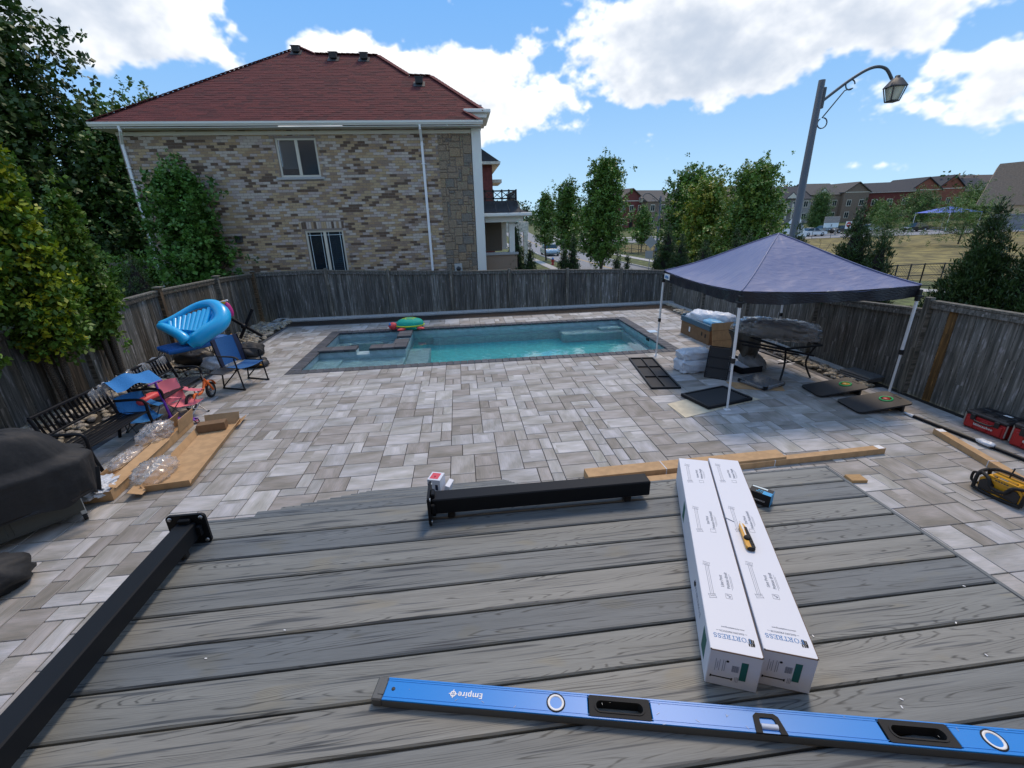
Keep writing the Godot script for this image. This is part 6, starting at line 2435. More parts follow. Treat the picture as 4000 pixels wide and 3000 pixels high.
	tube(s, curve([Vector3(-.33, .16, .045), Vector3(-.22, .26, .03), Vector3(-.05, .20, 0), Vector3(.10, .24, 0), Vector3(.20, .38, 0)], 5), [.018, .019, .02, .021, .022, .023, .024, .025, .026, .026, .025, .025, .025, .025, .024, .024, .023, .022, .022, .022, .022], 8)
	tube(s, [Vector3(-.33, .16, -.045), Vector3(-.22, .26, -.03), Vector3(-.08, .21, 0)], .018, 7)
	tube(s, [Vector3(.20, .42, 0), Vector3(.24, .30, .05), Vector3(.33, .155, .05)], .02, 7)
	tube(s, [Vector3(.24, .30, 0), Vector3(.24, .30, -.05), Vector3(.33, .155, -.05)], .02, 7)
	obj("frame", s, M.orange, bk)
	s = st()
	var fn := []
	for i in 8: fn.append(Vector3(.33 + cos(.3 + i * .3) * .185, .155 + sin(.3 + i * .3) * .185, 0))
	tube(s, fn, .03, 6, .4)
	obj("fender", s, M.orange, bk)
	s = st()
	tube(s, [Vector3(-.14, .24, 0), Vector3(-.17, .38, 0)], .012, 6)
	tube(s, [Vector3(.20, .40, 0), Vector3(.17, .54, 0)], .013, 6)
	obj("seat_post", s, M.steel, bk)
	s = st()
	lump(s, Vector3(-.17, .40, 0), Vector3(.11, .03, .055), Basis(), 0, 1, 14, 8)
	obj("saddle", s, M.black, bk)
	s = st()
	tube(s, [Vector3(.15, .55, -.19), Vector3(.17, .54, 0), Vector3(.15, .55, .19)], .012, 6)
	obj("handlebar", s, M.black, bk)
	# adult camp chair with side table
	var ch := thing("camp_chair", "navy blue director's camp chair with armrests and a fold down side table", "chair", Vector3(-4.63, 0, -9.31), PI / 2 - .38)
	ch.scale = Vector3.ONE * 1.08
	s = st()
	for sx in [-.29, .29]:
		tube(s, [Vector3(sx, .015, .24), Vector3(sx, .62, .16)], .014, 7)
		tube(s, [Vector3(sx, .015, -.24), Vector3(sx, .45, -.18), Vector3(sx, .92, -.27)], .014, 7)
		tube(s, [Vector3(sx, .015, .24), Vector3(sx, .015, -.24)], .014, 7)
		tube(s, [Vector3(sx, .06, -.22), Vector3(sx, .42, .20)], .012, 7)
		tube(s, [Vector3(sx, .42, .22), Vector3(sx, .42, -.20)], .014, 7)
	for z in [.12, -.12]: tube(s, [Vector3(-.29, .38, z), Vector3(.29, .38, z)], .011, 6)
	obj("frame", s, M.black_metal, ch)
	for sx in [-.29, .29]:
		s = st()
		tube(s, curve([Vector3(sx, .60, .26), Vector3(sx, .645, .16), Vector3(sx, .64, -.20)], 5), .024, 8, .6)
		obj("armrest", s, M.rubber, ch)
	s = st()
	sheet(s, func(u, v): return Vector3(lerpf(-.28, .28, u), .425 - .03 * sin(PI * u) - .015 * v, lerpf(.24, -.19, v)), 10, 8)
	sheet(s, func(u, v): return Vector3(lerpf(-.20, .20, u), .44 + v * .50, -.195 - v * .085 - .03 * sin(PI * u)), 10, 10, Vector3(0, 0, 1))
	obj("sling", s, M.cloth_blue, ch)
	s = st()
	for sx in [-1.0, 1.0]:
		sheet(s, func(u, v): return Vector3(sx * lerpf(.195, .295, u), .42 + v * .52 - u * .03 * sin(v * 3.0), -.195 - v * .085 + .004 + .03 * u * sin(PI * v)), 3, 10, Vector3(0, 0, 1))
	obj("dark_edging", s, M.navy, ch)
	for sx in [-.29, .29]:
		for z in [.24, -.24]:
			s = st()
			box(s, Vector3(sx, .018, z), Vector3(.035, .036, .045), Basis(), .008)
			obj("foot", s, M.rubber, ch)
	s = st()
	for z in [.05, .14]: box(s, Vector3(.29, .31 if z > .1 else .40, z), Vector3(.032, .022, .032))
	obj("yellow_clip", s, M.yellow, ch)
	s = st()
	box(s, Vector3(-.47, .42, .02), Vector3(.30, .016, .36), Basis(Vector3.BACK, .06), .006)
	obj("side_table", s, M.plastic_black, ch)
	# pool float rack: poles, inflatable mattress below, lounge above
	var rk := thing("float_rack", "thin metal stand on the pebbles holding blue pool inflatables", "rack", Vector3(-6.0, .0, -10.5))
	s = st()
	for q in [[-.85, .55], [.55, -.75], [-.45, -.35], [-.1, -.55]]: tube(s, [Vector3(q[0], .05, q[1]), Vector3(q[0] * .75, .60, q[1] * .75)], .010, 5)
	for q in [[-.07, .30], [.23, -.25]]: tube(s, [Vector3(q[0], .5, q[1]), Vector3(q[0], 1.05, q[1])], .012, 6)
	tube(s, [Vector3(-.64, .60, .41), Vector3(.41, .60, -.56)], .014, 6)
	tube(s, [Vector3(-.33, .60, .55), Vector3(.60, .60, -.30)], .014, 6)
	obj("frame", s, M.pole_grey, rk)
	s = st()
	for i in 5: tube(s, curve([Vector3(-.30 + .09 * i - .38, .66 - .01 * i, .58 + .06 * i - .20), Vector3(-.02 + .09 * i, .70, .12 + .06 * i - .1), Vector3(.30 + .09 * i, .68, -.48 + .06 * i)], 4), [.05, .062, .068, .07, .07, .07, .068, .06, .045], 8)
	var im := obj("inflatable_mattress", s, M.mat_blue)
	im.position = rk.position
	tag(im, "deep blue ribbed pool mattress lying on the thin metal stand", "pool float")
	var lo := thing("inflatable_lounge", "bright cyan inflatable pool lounge with a rounded back, above the blue mattress", "pool float", Vector3(-6.0, 1.1, -10.4))
	s = st()
	var top := curve([Vector3(-.62, .06, .1), Vector3(-.42, .14, -.05), Vector3(-.05, .34, -.35), Vector3(.30, .37, -.40), Vector3(.55, .22, -.25), Vector3(.60, .02, -.02), Vector3(.35, -.16, .20), Vector3(.05, -.36, .34)], 5)
	var rr := []
	for i in top.size(): rr.append(lerpf(.06, .165, smoothstep(.2, .62, i / float(top.size() - 1))) * (1.0 if i < top.size() - 2 else .7) * (1.0 if i > 0 else .5))
	tube(s, top, rr, 14)
	obj("back_tube", s, M.vinyl_blue, lo)
	s = st()
	tube(s, curve([Vector3(-.62, .04, .12), Vector3(-.40, -.01, .22), Vector3(-.10, -.16, .34), Vector3(.02, -.30, .38)], 5), [.04, .07, .085, .09, .095, .1, .1, .105, .105, .11, .11, .115, .12, .12, .12, .10], 12)
	obj("front_tube", s, M.vinyl_blue, lo)
	s = st()
	for i in 9:
		var u := i / 8.0
		tube(s, [Vector3(-.45 + u * .75, .10 + u * .20, -.02 - u * .26), Vector3(-.32 + u * .62, -.05 - u * .08, .22 + u * .02)], .052, 8)
	sheet(s, func(u, v):
		var a := Vector3(-.55, .08, .03).lerp(Vector3(.56, .30, -.30), u)
		var b := Vector3(-.45, .0, .20).lerp(Vector3(.30, -.26, .28), u)
		return a.lerp(b, v) + Vector3(0, .03 * sin(u * 50.0), .02 - .05 * sin(PI * v)), 40, 8)
	obj("ribbed_seat", s, M.vinyl_blue, lo)
	s = st()
	lump(s, Vector3(-.55, .09, .16), Vector3(.02, .012, .02), Basis(), 0, 1, 8, 6)
	obj("valve", s, M.white, lo)
	var fg := thing("party_float", "magenta and yellow toy float peeking out behind the cyan lounge", "pool float", Vector3(-5.45, 1.05, -10.75))
	s = st()
	lump(s, Vector3(.13, .30, 0), Vector3(.065, .17, .06), Basis(Vector3.BACK, .2), .1, 3, 14, 10)
	obj("body", s, M.magenta, fg)
	s = st()
	lump(s, Vector3(.04, .45, 0), Vector3(.06, .06, .05), Basis(), 0, 1, 10, 8)
	lump(s, Vector3(.06, -.35, .05), Vector3(.05, .09, .04), Basis(), 0, 1, 10, 8)
	obj("wing", s, M.yellow, fg)
	s = st()
	tube(s, [Vector3(-.05, .46, .02), Vector3(.15, .51, .02)], .02, 6)
	obj("white_bar", s, M.white, fg)
	# dark bags and film below
	for q in [[Vector3(-6.35, .10, -10.75), Vector3(.36, .17, .22), "black crumpled bag under the metal stand", "plastic_black", 51], [Vector3(-5.55, .0, -11.6), Vector3(.34, .17, .26), "dark grey lumpy bag behind the camp chair", "cover_black", 52], [Vector3(-4.95, .0, -10.6), Vector3(.24, .10, .20), "flat black bag on the pavers right behind the camp chair's arm", "plastic_black", 53]]:
		s = st()
		lump(s, Vector3(0, q[1].y * .8, 0), q[1], Basis(), .7, 4.0, 26, 12, .85, q[4])
		var bg := obj("black_bag", s, M[q[3]])
		bg.position = q[0]
		tag(bg, q[2], "bag")
	s = st()
	lump(s, Vector3(0, .10, 0), Vector3(.30, .13, .2), Basis(), .9, 6.0, 26, 12, .85, 55)
	var wf := obj("plastic_bag", s, M.bag_white)
	wf.position = Vector3(-5.75, .05, -10.55)
	tag(wf, "crumpled clear plastic bag on the pebbles below the blue mattress", "bag")
	# crossed metal umbrella base standing on the pebbles
	var cx := thing("crossed_stand", "black crossed metal bars of an umbrella base on the pebbles by the fence", "stand", Vector3(-6.15, .55, -13.0))
	for q in [[Vector3(-.42, .26, 0), Vector3(.44, -.36, .05)], [Vector3(.30, .40, -.05), Vector3(-.16, -.40, .05)]]:
		s = st()
		bar(s, q[0], q[1], .075, .06, .006, Vector3(0, 0, 1))
		obj("bar", s, M.black_metal, cx)
	s = st()
	lathe(s, [Vector2(.06, -.08), Vector2(.06, .16), Vector2(.045, .17), Vector2(0, .17)], Transform3D(Basis(Vector3.RIGHT, PI / 2), Vector3(.03, -.04, 0)), 12)
	obj("socket", s, M.black_metal, cx)

	# opened cardboard cartons with bubble wrap
	var ca := thing("long_carton", "long open cardboard carton stuffed with bubble wrap beside the bench", "box", Vector3(-4.72, 0, -6.2), .10)
	s = st()
	box(s, Vector3(0, .008, 0), Vector3(.38, .008, 2.2))
	for x in [-.19, .19]: box(s, Vector3(x, .072, 0), Vector3(.008, .135, 2.2))
	for z in [-1.1, 1.1]: box(s, Vector3(0, .071, z), Vector3(.375, .13, .008))
	obj("tray", s, M.cardboard, ca)
	s = st()
	box(s, Vector3(.0, .16, -.72), Vector3(.008, .24, .70), Basis(Vector3.BACK, -.35))
	box(s, Vector3(-.03, .145, .10), Vector3(.15, .008, .95), Basis(Vector3.BACK, .35))
	box(s, Vector3(.14, .15, .35), Vector3(.15, .008, 1.35), Basis(Vector3.BACK, -.3))
	box(s, Vector3(.22, .20, -.85), Vector3(.008, .22, .5), Basis(Vector3.BACK, -.2))
	obj("flap", s, M.cardboard, ca)
	s = st()
	box(s, Vector3(0, .139, 1.1), Vector3(.36, .008, .012))
	obj("torn_edge", s, M.white_card, ca)
	for q in [[Vector3(-.02, .13, .95), Vector3(.15, .06, .20), 61, "bubble wrap heaped at the near end of the long carton"], [Vector3(-.06, .16, .25), Vector3(.11, .06, .24), 62, "bubble wrap in the middle of the long carton"], [Vector3(-.02, .20, -.45), Vector3(.16, .11, .26), 63, "bubble wrap bulging at the far part of the long carton"]]:
		s = st()
		lump(s, q[0], q[1], Basis(), .9, 11.0, 44, 22, .8, q[2])
		var bw := obj("bubble_wrap", s, M.plastic_film if q[2] != 61 else M.bag_white)
		bw.transform = ca.transform
		tag(bw, q[3], "bubble wrap")
	s = st()
	lump(s, Vector3(0, .10, 0), Vector3(.17, .11, .24), Basis(), .9, 10.0, 44, 22, .8, 66)
	var bb := obj("bubble_wrap", s, M.plastic_film)
	bb.position = Vector3(-4.22, 0, -5.62)
	tag(bb, "clear bubble wrap lying between the two opened cartons", "bubble wrap")
	var cc := thing("flat_carton", "wide opened cardboard carton lying flat with curled up ends", "box", Vector3(-4.02, 0, -6.25), .13)
	s = st()
	box(s, Vector3(.02, .012, 0), Vector3(.50, .008, 1.95))
	obj("floor", s, M.cardboard, cc)
	s = st()
	box(s, Vector3(-.26, .055, 0), Vector3(.008, .11, 1.95), Basis(Vector3.BACK, .35))
	box(s, Vector3(.28, .05, 0), Vector3(.008, .11, 1.95), Basis(Vector3.BACK, -.45))
	box(s, Vector3(.02, .055, .98), Vector3(.50, .10, .008), Basis(Vector3.RIGHT, .25))
	box(s, Vector3(-.29, .07, 1.0), Vector3(.16, .008, .2), Basis(Vector3.BACK, -.3))
	box(s, Vector3(.02, .10, -1.0), Vector3(.52, .20, .008), Basis(Vector3.RIGHT, -.35))
	box(s, Vector3(.30, .05, -.95), Vector3(.1, .008, .4), Basis(Vector3.BACK, .5))
	obj("side_flap", s, M.cardboard, cc)
	s = st()
	box(s, Vector3.ZERO, Vector3(.40, .13, .16), Basis(), .003)
	var sb := obj("small_carton", s, M.cardboard_dark)
	sb.position = Vector3(-4.18, .09, -7.02)
	sb.rotation.y = .22
	tag(sb, "small brown carton lying at the far end of the wide opened carton", "box")


# ---------------------------------------------------------------- things on the deck
func post_with_plate(n: String, label: String, at: Vector3, turn: float, length: float) -> void:
	# tube along +x from the plate at x = 0
	var t := thing(n, label, "post", at, turn, "black aluminium posts with base plates")
	var s := st()
	box(s, Vector3(length / 2 + .008, .080, 0), Vector3(length, .083, .083), Basis(), .005)
	obj("tube", s, M.black_post, t)
	s = st()
	var inner := rect(.07, .07, .001, 4)
	ring(s, rect(.168, .158, .018, 4, Vector2(0, 0)), inner, .012, Transform3D(Basis(Vector3(0, 0, 1), Vector3.UP, Vector3(-1, 0, 0)), Vector3(.006, .080, 0)))
	obj("base_plate", s, M.black_post, t)
	for y in [.018, .142]:
		for z in [-.066, .066]:
			s = st()
			lathe(s, [Vector2(.009, .016), Vector2(.009, -.002), Vector2(.0, -.002)], Transform3D(Basis(Vector3.BACK, PI / 2), Vector3(.008, y, z)), 12)
			obj("bolt_hole", s, M.steel, t)
	for q in [[.028, 0.0], [.132, 0.0], [.08, -.052], [.08, .052]]:
		s = st()
		box(s, Vector3(.016, q[0], q[1]), Vector3(.02, .024, .05) if q[1] == 0 else Vector3(.02, .05, .022), Basis(), .004)
		obj("weld_tab", s, M.black_post, t)
	for x in [.10, length - .10]:
		s = st()
		box(s, Vector3(x, .020, 0), Vector3(.035, .04, .06), Basis(), .006)
		obj("rubber_foot", s, M.rubber, t)


func post_print(t: Node3D, z: float, a: String, b: String, ticked: bool) -> void:
	var y := .0731
	var s := st()
	for x in [-.043, -.032]: box(s, Vector3(x, y, z), Vector3(.0012, .0004, .150))
	box(s, Vector3(-.0375, y + .0002, z), Vector3(.0006, .0004, .150))
	for e in [-1.0, 1.0]:
		var c: float = z + e * .078
		for q in [[Vector3(-.0375, y, c - .008), Vector3(.024, .0004, .001)], [Vector3(-.0375, y, c + .008), Vector3(.024, .0004, .001)], [Vector3(-.0485, y, c), Vector3(.001, .0004, .016)], [Vector3(-.0265, y, c), Vector3(.001, .0004, .016)], [Vector3(-.0375, y + .0002, c), Vector3(.014, .0004, .001)]]: box(s, q[0], q[1], Basis(Vector3.UP, .25 * e))
	obj("printed_drawing", s, M.print_blue if false else M.print_grey, t)
	text(t, a, .0105, face_up(Vector3(.003, y, z), PI / 2), M.print_grey)
	text(t, b, .0105, face_up(Vector3(.022, y, z - .006), PI / 2), M.print_grey)
	s = st()
	for k in 2: box(s, Vector3(.033 + k * .004, y, z), Vector3(.0010, .0004, .075 - .02 * k))
	var c := Vector3(.0155, y, z + .069)
	for q in [[Vector3(-.010, 0, 0), Vector3(.0009, .0004, .020)], [Vector3(.010, 0, 0), Vector3(.0009, .0004, .020)], [Vector3(0, 0, -.010), Vector3(.020, .0004, .0009)], [Vector3(0, 0, .010), Vector3(.020, .0004, .0009)]]: box(s, c + q[0], q[1])
	if ticked:
		bar(s, c + Vector3(.0, .0004, .005), c + Vector3(.006, .0004, .001), .0018, .0004)
		bar(s, c + Vector3(.006, .0004, .001), c + Vector3(-.006, .0004, -.006), .0018, .0004)
	obj("printed_lines", s, M.print_grey, t)


func white_box(label: String, at: Vector3) -> void:
	var t := thing("post_carton", label, "box", at, -.377, "white printed post cartons")
	var s := st()
	box(s, Vector3.ZERO, Vector3(.1465, .1455, 1.164), Basis(), .002)
	obj("carton", s, M.white_card, t)
	s = st()
	box(s, Vector3(0, .0718, .5825), Vector3(.142, .0035, .0012))
	box(s, Vector3(.0731, .0715, 0), Vector3(.0012, .003, 1.158))
	obj("corrugated_edge", s, M.cardboard_dark, t)
	s = st()
	box(s, Vector3(-.071, .0733, .5815), Vector3(.005, .0008, .004))
	box(s, Vector3(.071, .0733, .5815), Vector3(.004, .0008, .004))
	obj("corner_notch", s, M.print_black, t)
	post_print(t, .29, "Line Post", "Poteau droit", true)
	post_print(t, -.06, "End Post", "Poteau d'extrémité", false)
	post_print(t, -.435, "Corner Post", "Poteau d'angle", false)
	text(t, "FORTRESS", .0165, face_up(Vector3(-.004, .0731, .528), PI), M.print_blue, "Droid Serif")
	text(t, "— RAILING PRODUCTS —", .0055, face_up(Vector3(-.002, .0731, .508), PI), M.print_grey, "Droid Serif")
	text(t, "www.FortressRailing.com", .0045, face_up(Vector3(.004, .0731, .492), PI), M.print_grey)
	s = st()                                            # the little castle emblem
	for q in [[.048, .530, .010, .016], [.054, .542, .006, .010], [.048, .543, .004, .010], [.042, .543, .004, .009], [.056, .533, .004, .020]]: box(s, Vector3(q[0], .0732, q[1]), Vector3(q[2], .0005, q[3]))
	obj("emblem", s, M.print_black, t)
	s = st()                                            # prints on the end and the side
	box(s, Vector3(.028, .003, .5824), Vector3(.019, .075, .0006))
	obj("green_stripe", s, M.print_green, t)
	s = st()
	box(s, Vector3(-.0735, .0, .50), Vector3(.0006, .085, .055))
	box(s, Vector3(-.0735, .0, -.20), Vector3(.0006, .085, .055))
	obj("green_stripe", s, M.print_green, t)
	s = st()
	bar(s, Vector3(-.062, -.036, .5824), Vector3(.000, -.036, .5824), .0005, .0045, 0, Vector3.UP)
	for x in [-.061, -.001]: box(s, Vector3(x, -.036, .5826), Vector3(.004, .010, .0005))
	lathe(s, [Vector2(0, .0006), Vector2(.0042, .0006), Vector2(.0042, 0)], Transform3D(Basis(Vector3.RIGHT, PI / 2), Vector3(-.020, .034, .5822)), 12)
	obj("printed_drawing", s, M.print_black, t)
	s = st()
	for k in 5: box(s, Vector3(-.052 + k * .0055 + (.004 if k > 2 else 0), .014, .5824), Vector3(.0012, [.05, .03, .045, .048, .042][k], .0005))
	for k in 11: box(s, Vector3(-.005 + k * .0018, .008, .5824), Vector3(.0011 if k % 3 else .0006, .026, .0005))
	for k in 3: box(s, Vector3(.008 + k * .004, -.035, .5824), Vector3(.001, .022, .0005))
	obj("printed_lines", s, M.print_grey, t)
	text(t, "FORTRESS", .022, Transform3D(Basis(Vector3.UP, -PI / 2) * Basis(Vector3.BACK, PI), Vector3(-.0733, .005, .33)), M.print_grey, "Droid Serif")
	s = st()
	for q in [[.245, 0, .018, .03], [.262, .012, .014, .018]]: box(s, Vector3(-.0736, q[1], q[0]), Vector3(.0006, q[3], q[2]), Basis(Vector3.RIGHT, .5))
	obj("emblem", s, M.print_black, t)


func deck_things() -> void:
	post_with_plate("railing_post", "long black railing post lying along the deck's left edge, base plate away", Vector3(-1.318, DK, -1.835), -PI / 2, 1.14)
	post_with_plate("railing_post", "long black railing post lying across the deck's front edge by the white boxes", Vector3(-.222, DK, -1.868), -.005, 1.10)
	white_box("left one of two long white printed cartons lying side by side on the deck", Vector3(.9605, DK + .0735, -1.4125))
	white_box("right one of two long white printed cartons, carrying the utility knife", Vector3(1.1165, DK + .0735, -1.3885))
	# utility knife
	var y := DK + .1475
	var k := thing("utility_knife", "yellow and black snap blade knife lying on the right white carton", "knife", Vector3(1.074, y, -1.340), 0)
	k.rotation.y = atan2(.145, .050)
	var s := st()
	prism(s, PackedVector2Array([Vector2(-.078, -.008), Vector2(-.070, -.016), Vector2(.055, -.013), Vector2(.072, -.008), Vector2(.072, .006), Vector2(.055, .011), Vector2(-.066, .014), Vector2(-.078, .008)]), .014, face_up(Vector3(0, .001, 0)))
	obj("body", s, M.yellow, k)
	s = st()
	prism(s, PackedVector2Array([Vector2(-.080, -.004), Vector2(-.074, -.018), Vector2(-.02, -.0175), Vector2(.048, -.0155), Vector2(.05, -.006), Vector2(-.02, -.003)]).duplicate(), .016, face_up(Vector3(0, .0, 0)))
	for x in 6: box(s, Vector3(-.055 + x * .017, .0165, .0115), Vector3(.006, .002, .008), Basis(), .0006)
	box(s, Vector3(-.076, .008, .003), Vector3(.012, .015, .028), Basis(), .004)
	obj("grip", s, M.rubber, k)
	s = st()
	lathe(s, [Vector2(0, .024), Vector2(.010, .023), Vector2(.0125, .019), Vector2(.0125, .014)], Transform3D(Basis(), Vector3(-.022, 0, .0)), 16)
	obj("lock_wheel", s, M.rubber, k)
	s = st()
	box(s, Vector3(.060, .0145, -.0005), Vector3(.052, .0022, .009), Basis(), .0005)
	box(s, Vector3(.02, .0155, -.001), Vector3(.06, .002, .005))
	obj("blade", s, M.steel, k)
	s = st()
	bar(s, Vector3(1.062, y, -1.478), Vector3(1.088, y, -1.438), .0035, .0012)
	tag(obj("blade_sliver", s, M.print_grey), "thin grey metal sliver lying on the right carton above the knife", "metal strip")
	# spirit level
	var L := 1.98
	var lv := thing("spirit_level", "long blue spirit level with two black hand holes lying across the deck", "spirit level", Vector3(-.343, DK + .002, -.997), -.2165)
	var w := .070
	var h := .029
	var gaps := [[.739, .182], [1.542, .182]]
	s = st()
	var cuts := [.03]
	for q in gaps: cuts.append_array([q[0] - q[1] / 2, q[0] + q[1] / 2])
	cuts.append(L)
	for i in range(0, cuts.size(), 2): box(s, Vector3((cuts[i] + cuts[i + 1]) / 2, h / 2, 0), Vector3(cuts[i + 1] - cuts[i], h, w - .008), Basis(), .002)
	for z in [-1.0, 1.0]:
		box(s, Vector3(L / 2 + .015, h / 2 + .0005, z * (w / 2 - .003)), Vector3(L - .03, h + .001, .006), Basis(), .001)
		box(s, Vector3(L / 2 + .015, h + .0004, z * (w / 2 - .0105)), Vector3(L - .035, .0012, .0012))
	obj("beam", s, M.level_blue, lv)
	s = st()
	for z in [-1.0, 1.0]: box(s, Vector3(L / 2 + .015, h / 2 - .001, z * (w / 2 + .0008)), Vector3(L - .03, h - .003, .0016), Basis(), .0005)
	obj("milled_edge", s, M.level_grey, lv)
	s = st()
	box(s, Vector3(.013, h / 2, 0), Vector3(.034, h + .002, w + .003), Basis(), .004)
	box(s, Vector3(.021, h + .0018, 0), Vector3(.018, .002, .04), Basis(), .0006)
	obj("end_cap", s, M.level_grey, lv)
	s = st()
	lathe(s, [Vector2(0, .001), Vector2(.0055, .001), Vector2(.006, .0)], Transform3D(Basis(), Vector3(.055, h + .0004, .0)), 14)
	obj("hang_hole", s, M.vent, lv)
	for q in gaps:
		s = st()
		var n := 5
		var outer := rect(.176, .060, .006, n)
		var inner := rect(.135, .030, .0149, n)
		ring(s, outer, inner, .032, face_up(Vector3(q[0], 0, 0)))
		ring(s, rect(.145, .038, .018, n), inner, .002, face_up(Vector3(q[0], .0321, 0)))
		obj("hand_hole", s, M.rubber, lv)
	for x in [.554, 1.73]:
		s = st()
		var c := Transform3D(Basis(), Vector3(x, h, 0))
		lathe(s, [Vector2(.0165, -.004), Vector2(.018, .0015), Vector2(.0235, .002), Vector2(.025, .0)], c, 24)
		var v := obj("vial_ring", s, M.white, lv)
		s = st()
		lathe(s, [Vector2(.0245, .0026), Vector2(.0275, .002), Vector2(.0285, -.001)], c, 24)
		obj("bezel", s, M.print_black, v)
		s = st()
		lathe(s, [Vector2(0, -.002), Vector2(.0166, -.0025)], c, 24)
		obj("vial", s, mat("vial_blue", .16, .24, .36, .12), v)
	s = st()
	ring(s, PackedVector2Array([Vector2(-.042, -.030), Vector2(.042, -.030), Vector2(.034, .016), Vector2(.024, .024), Vector2(-.024, .024), Vector2(-.034, .016)]), PackedVector2Array([Vector2(-.024, -.030), Vector2(.024, -.030), Vector2(.020, .008), Vector2(.016, .012), Vector2(-.016, .012), Vector2(-.020, .008)]), .033, face_up(Vector3(1.148, 0, .006)))
	obj("center_vial_frame", s, M.rubber, lv)
	s = st()
	tube(s, [Vector3(1.126, .031, .018), Vector3(1.170, .031, .018)], .0075, 12)
	obj("vial", s, mat("vial_clear", .55, .62, .75, .08), lv)
	text(lv, "Empire", .017, face_up(Vector3(.296, h + .0006, .0), PI), M.white, "Droid Sans", .0008, true)
	s = st()
	var cc := Transform3D(Basis(), Vector3(.243, h + .0006, 0))
	ring(s, rect(.018, .018, .009, 5), rect(.011, .011, .0054, 5), .0006, face_up(Vector3(.243, h + .0006, 0)))
	box(s, Vector3(.243, h + .001, 0), Vector3(.026, .0007, .0022))
	box(s, Vector3(.243, h + .001, 0), Vector3(.0022, .0007, .026))
	obj("emblem", s, M.white, lv)
	s = st()
	for i in 26:
		box(s, Vector3(rng.randf_range(.06, 1.9), h + .0010, rng.randf_range(-.5, .5) * w), Vector3(rng.randf_range(.003, .012), .0003, .0008), Basis(Vector3.UP, rng.randf() * 3.0))
	obj("scratch", s, M.sign_back, lv)
	# little screw box
	var sb := thing("screw_box", "small black and blue printed box on the deck beside the right white carton", "box", Vector3(1.438, DK + .033, -1.742), -.86)
	s = st()
	box(s, Vector3.ZERO, Vector3(.100, .064, .066), Basis(), .001)
	obj("carton", s, M.print_black, sb)
	s = st()
	box(s, Vector3(.0505, 0, 0), Vector3(.001, .062, .064))
	box(s, Vector3(.03, .0324, .017), Vector3(.040, .0008, .031))
	obj("blue_panel", s, mat("cyan_print", .01, .30, .62, .4), sb)
	text(sb, "PRO PLUG", .0085, face_up(Vector3(.005, .0329, .018), PI), mat("cyan_ink", .03, .42, .75, .5), "Droid Sans", .0005, true)
	text(sb, "SYSTEM", .0085, face_up(Vector3(.005, .0329, .004), PI), M.cyan_ink, "Droid Sans", .0005, true)
	s = st()
	box(s, Vector3(-.012, .0325, -.02), Vector3(.07, .0006, .012))
	obj("pale_panel", s, M.blind, sb)
	text(sb, "STARBORN", .008, Transform3D(Basis(Vector3.BACK, PI), Vector3(.0, -.008, .0331)), M.white, "Droid Sans", .0005, true)
	# small packages on the stairs behind the middle post
	var pb := thing("label_box", "small white box with a red label standing on the stairs behind the post", "box", Vector3(-.272, 1.218 + .092, -2.79), -.32)
	s = st()
	box(s, Vector3.ZERO, Vector3(.095, .184, .105), Basis(), .002)
	obj("carton", s, M.white_card, pb)
	s = st()
	box(s, Vector3(-.004, .0925, .0), Vector3(.062, .001, .075))
	obj("red_label", s, mat("label_red", .62, .07, .10, .6), pb)
	s = st()
	for q in [[-.036, .012, .055], [.020, .010, .045], [-.01, -.035, .065]]: box(s, Vector3(q[0], q[1] + .02, .0530), Vector3(.02, q[2], .001))
	box(s, Vector3(-.0480, .02, 0), Vector3(.001, .12, .09))
	obj("dark_print", s, M.navy, pb)
	text(pb, "60", .014, face_up(Vector3(-.004, .0935, .01), PI * .5), M.print_black)
	s = st()
	box(s, Vector3(.075, -.03, -.02), Vector3(.035, .13, .10), Basis(Vector3.BACK, -.25), .002)
	obj("flap", s, M.white_card, pb)
	# shavings
	for q in [[1.86, -1.12], [1.66, -.98], [1.63, -.86], [1.23, -.77], [1.13, -1.0], [1.21, -.75], [-.72, -1.28], [-.95, -1.2]]:
		s = st()
		box(s, Vector3.ZERO, Vector3(.009, .002, .0045), Basis(), .0008)
		var sh := obj("plastic_shaving", s, M.white)
		sh.position = Vector3(q[0], DK + .0015, q[1])
		sh.rotation.y = rng.randf() * 3.0
		tag(sh, "tiny white plastic shaving on the grey deck boards", "shaving", "white shavings on the deck")


# ---------------------------------------------------------------- things on the near patio
func long_box(label: String, a: Vector3, b: Vector3, w: float, h: float, m: Material, capped: bool) -> Node3D:
	var t := thing("long_cardboard_box", label, "box", (a + b) / 2, atan2(-(b - a).z, (b - a).x), "long flat cardboard boxes")
	var L := (b - a).length()
	var s := st()
	box(s, Vector3(0, h / 2, 0), Vector3(L, h, w), Basis(), .003)
	obj("carton", s, m, t)
	s = st()
	box(s, Vector3(-L * .12, h / 2, 0), Vector3(.012, h + .003, w + .003))
	obj("strap", s, M.bag_white, t)
	if capped:
		s = st()
		box(s, Vector3(L / 2 - .06, h + .001, 0), Vector3(.09, .002, w * .9))
		obj("label", s, M.white, t)
	return t


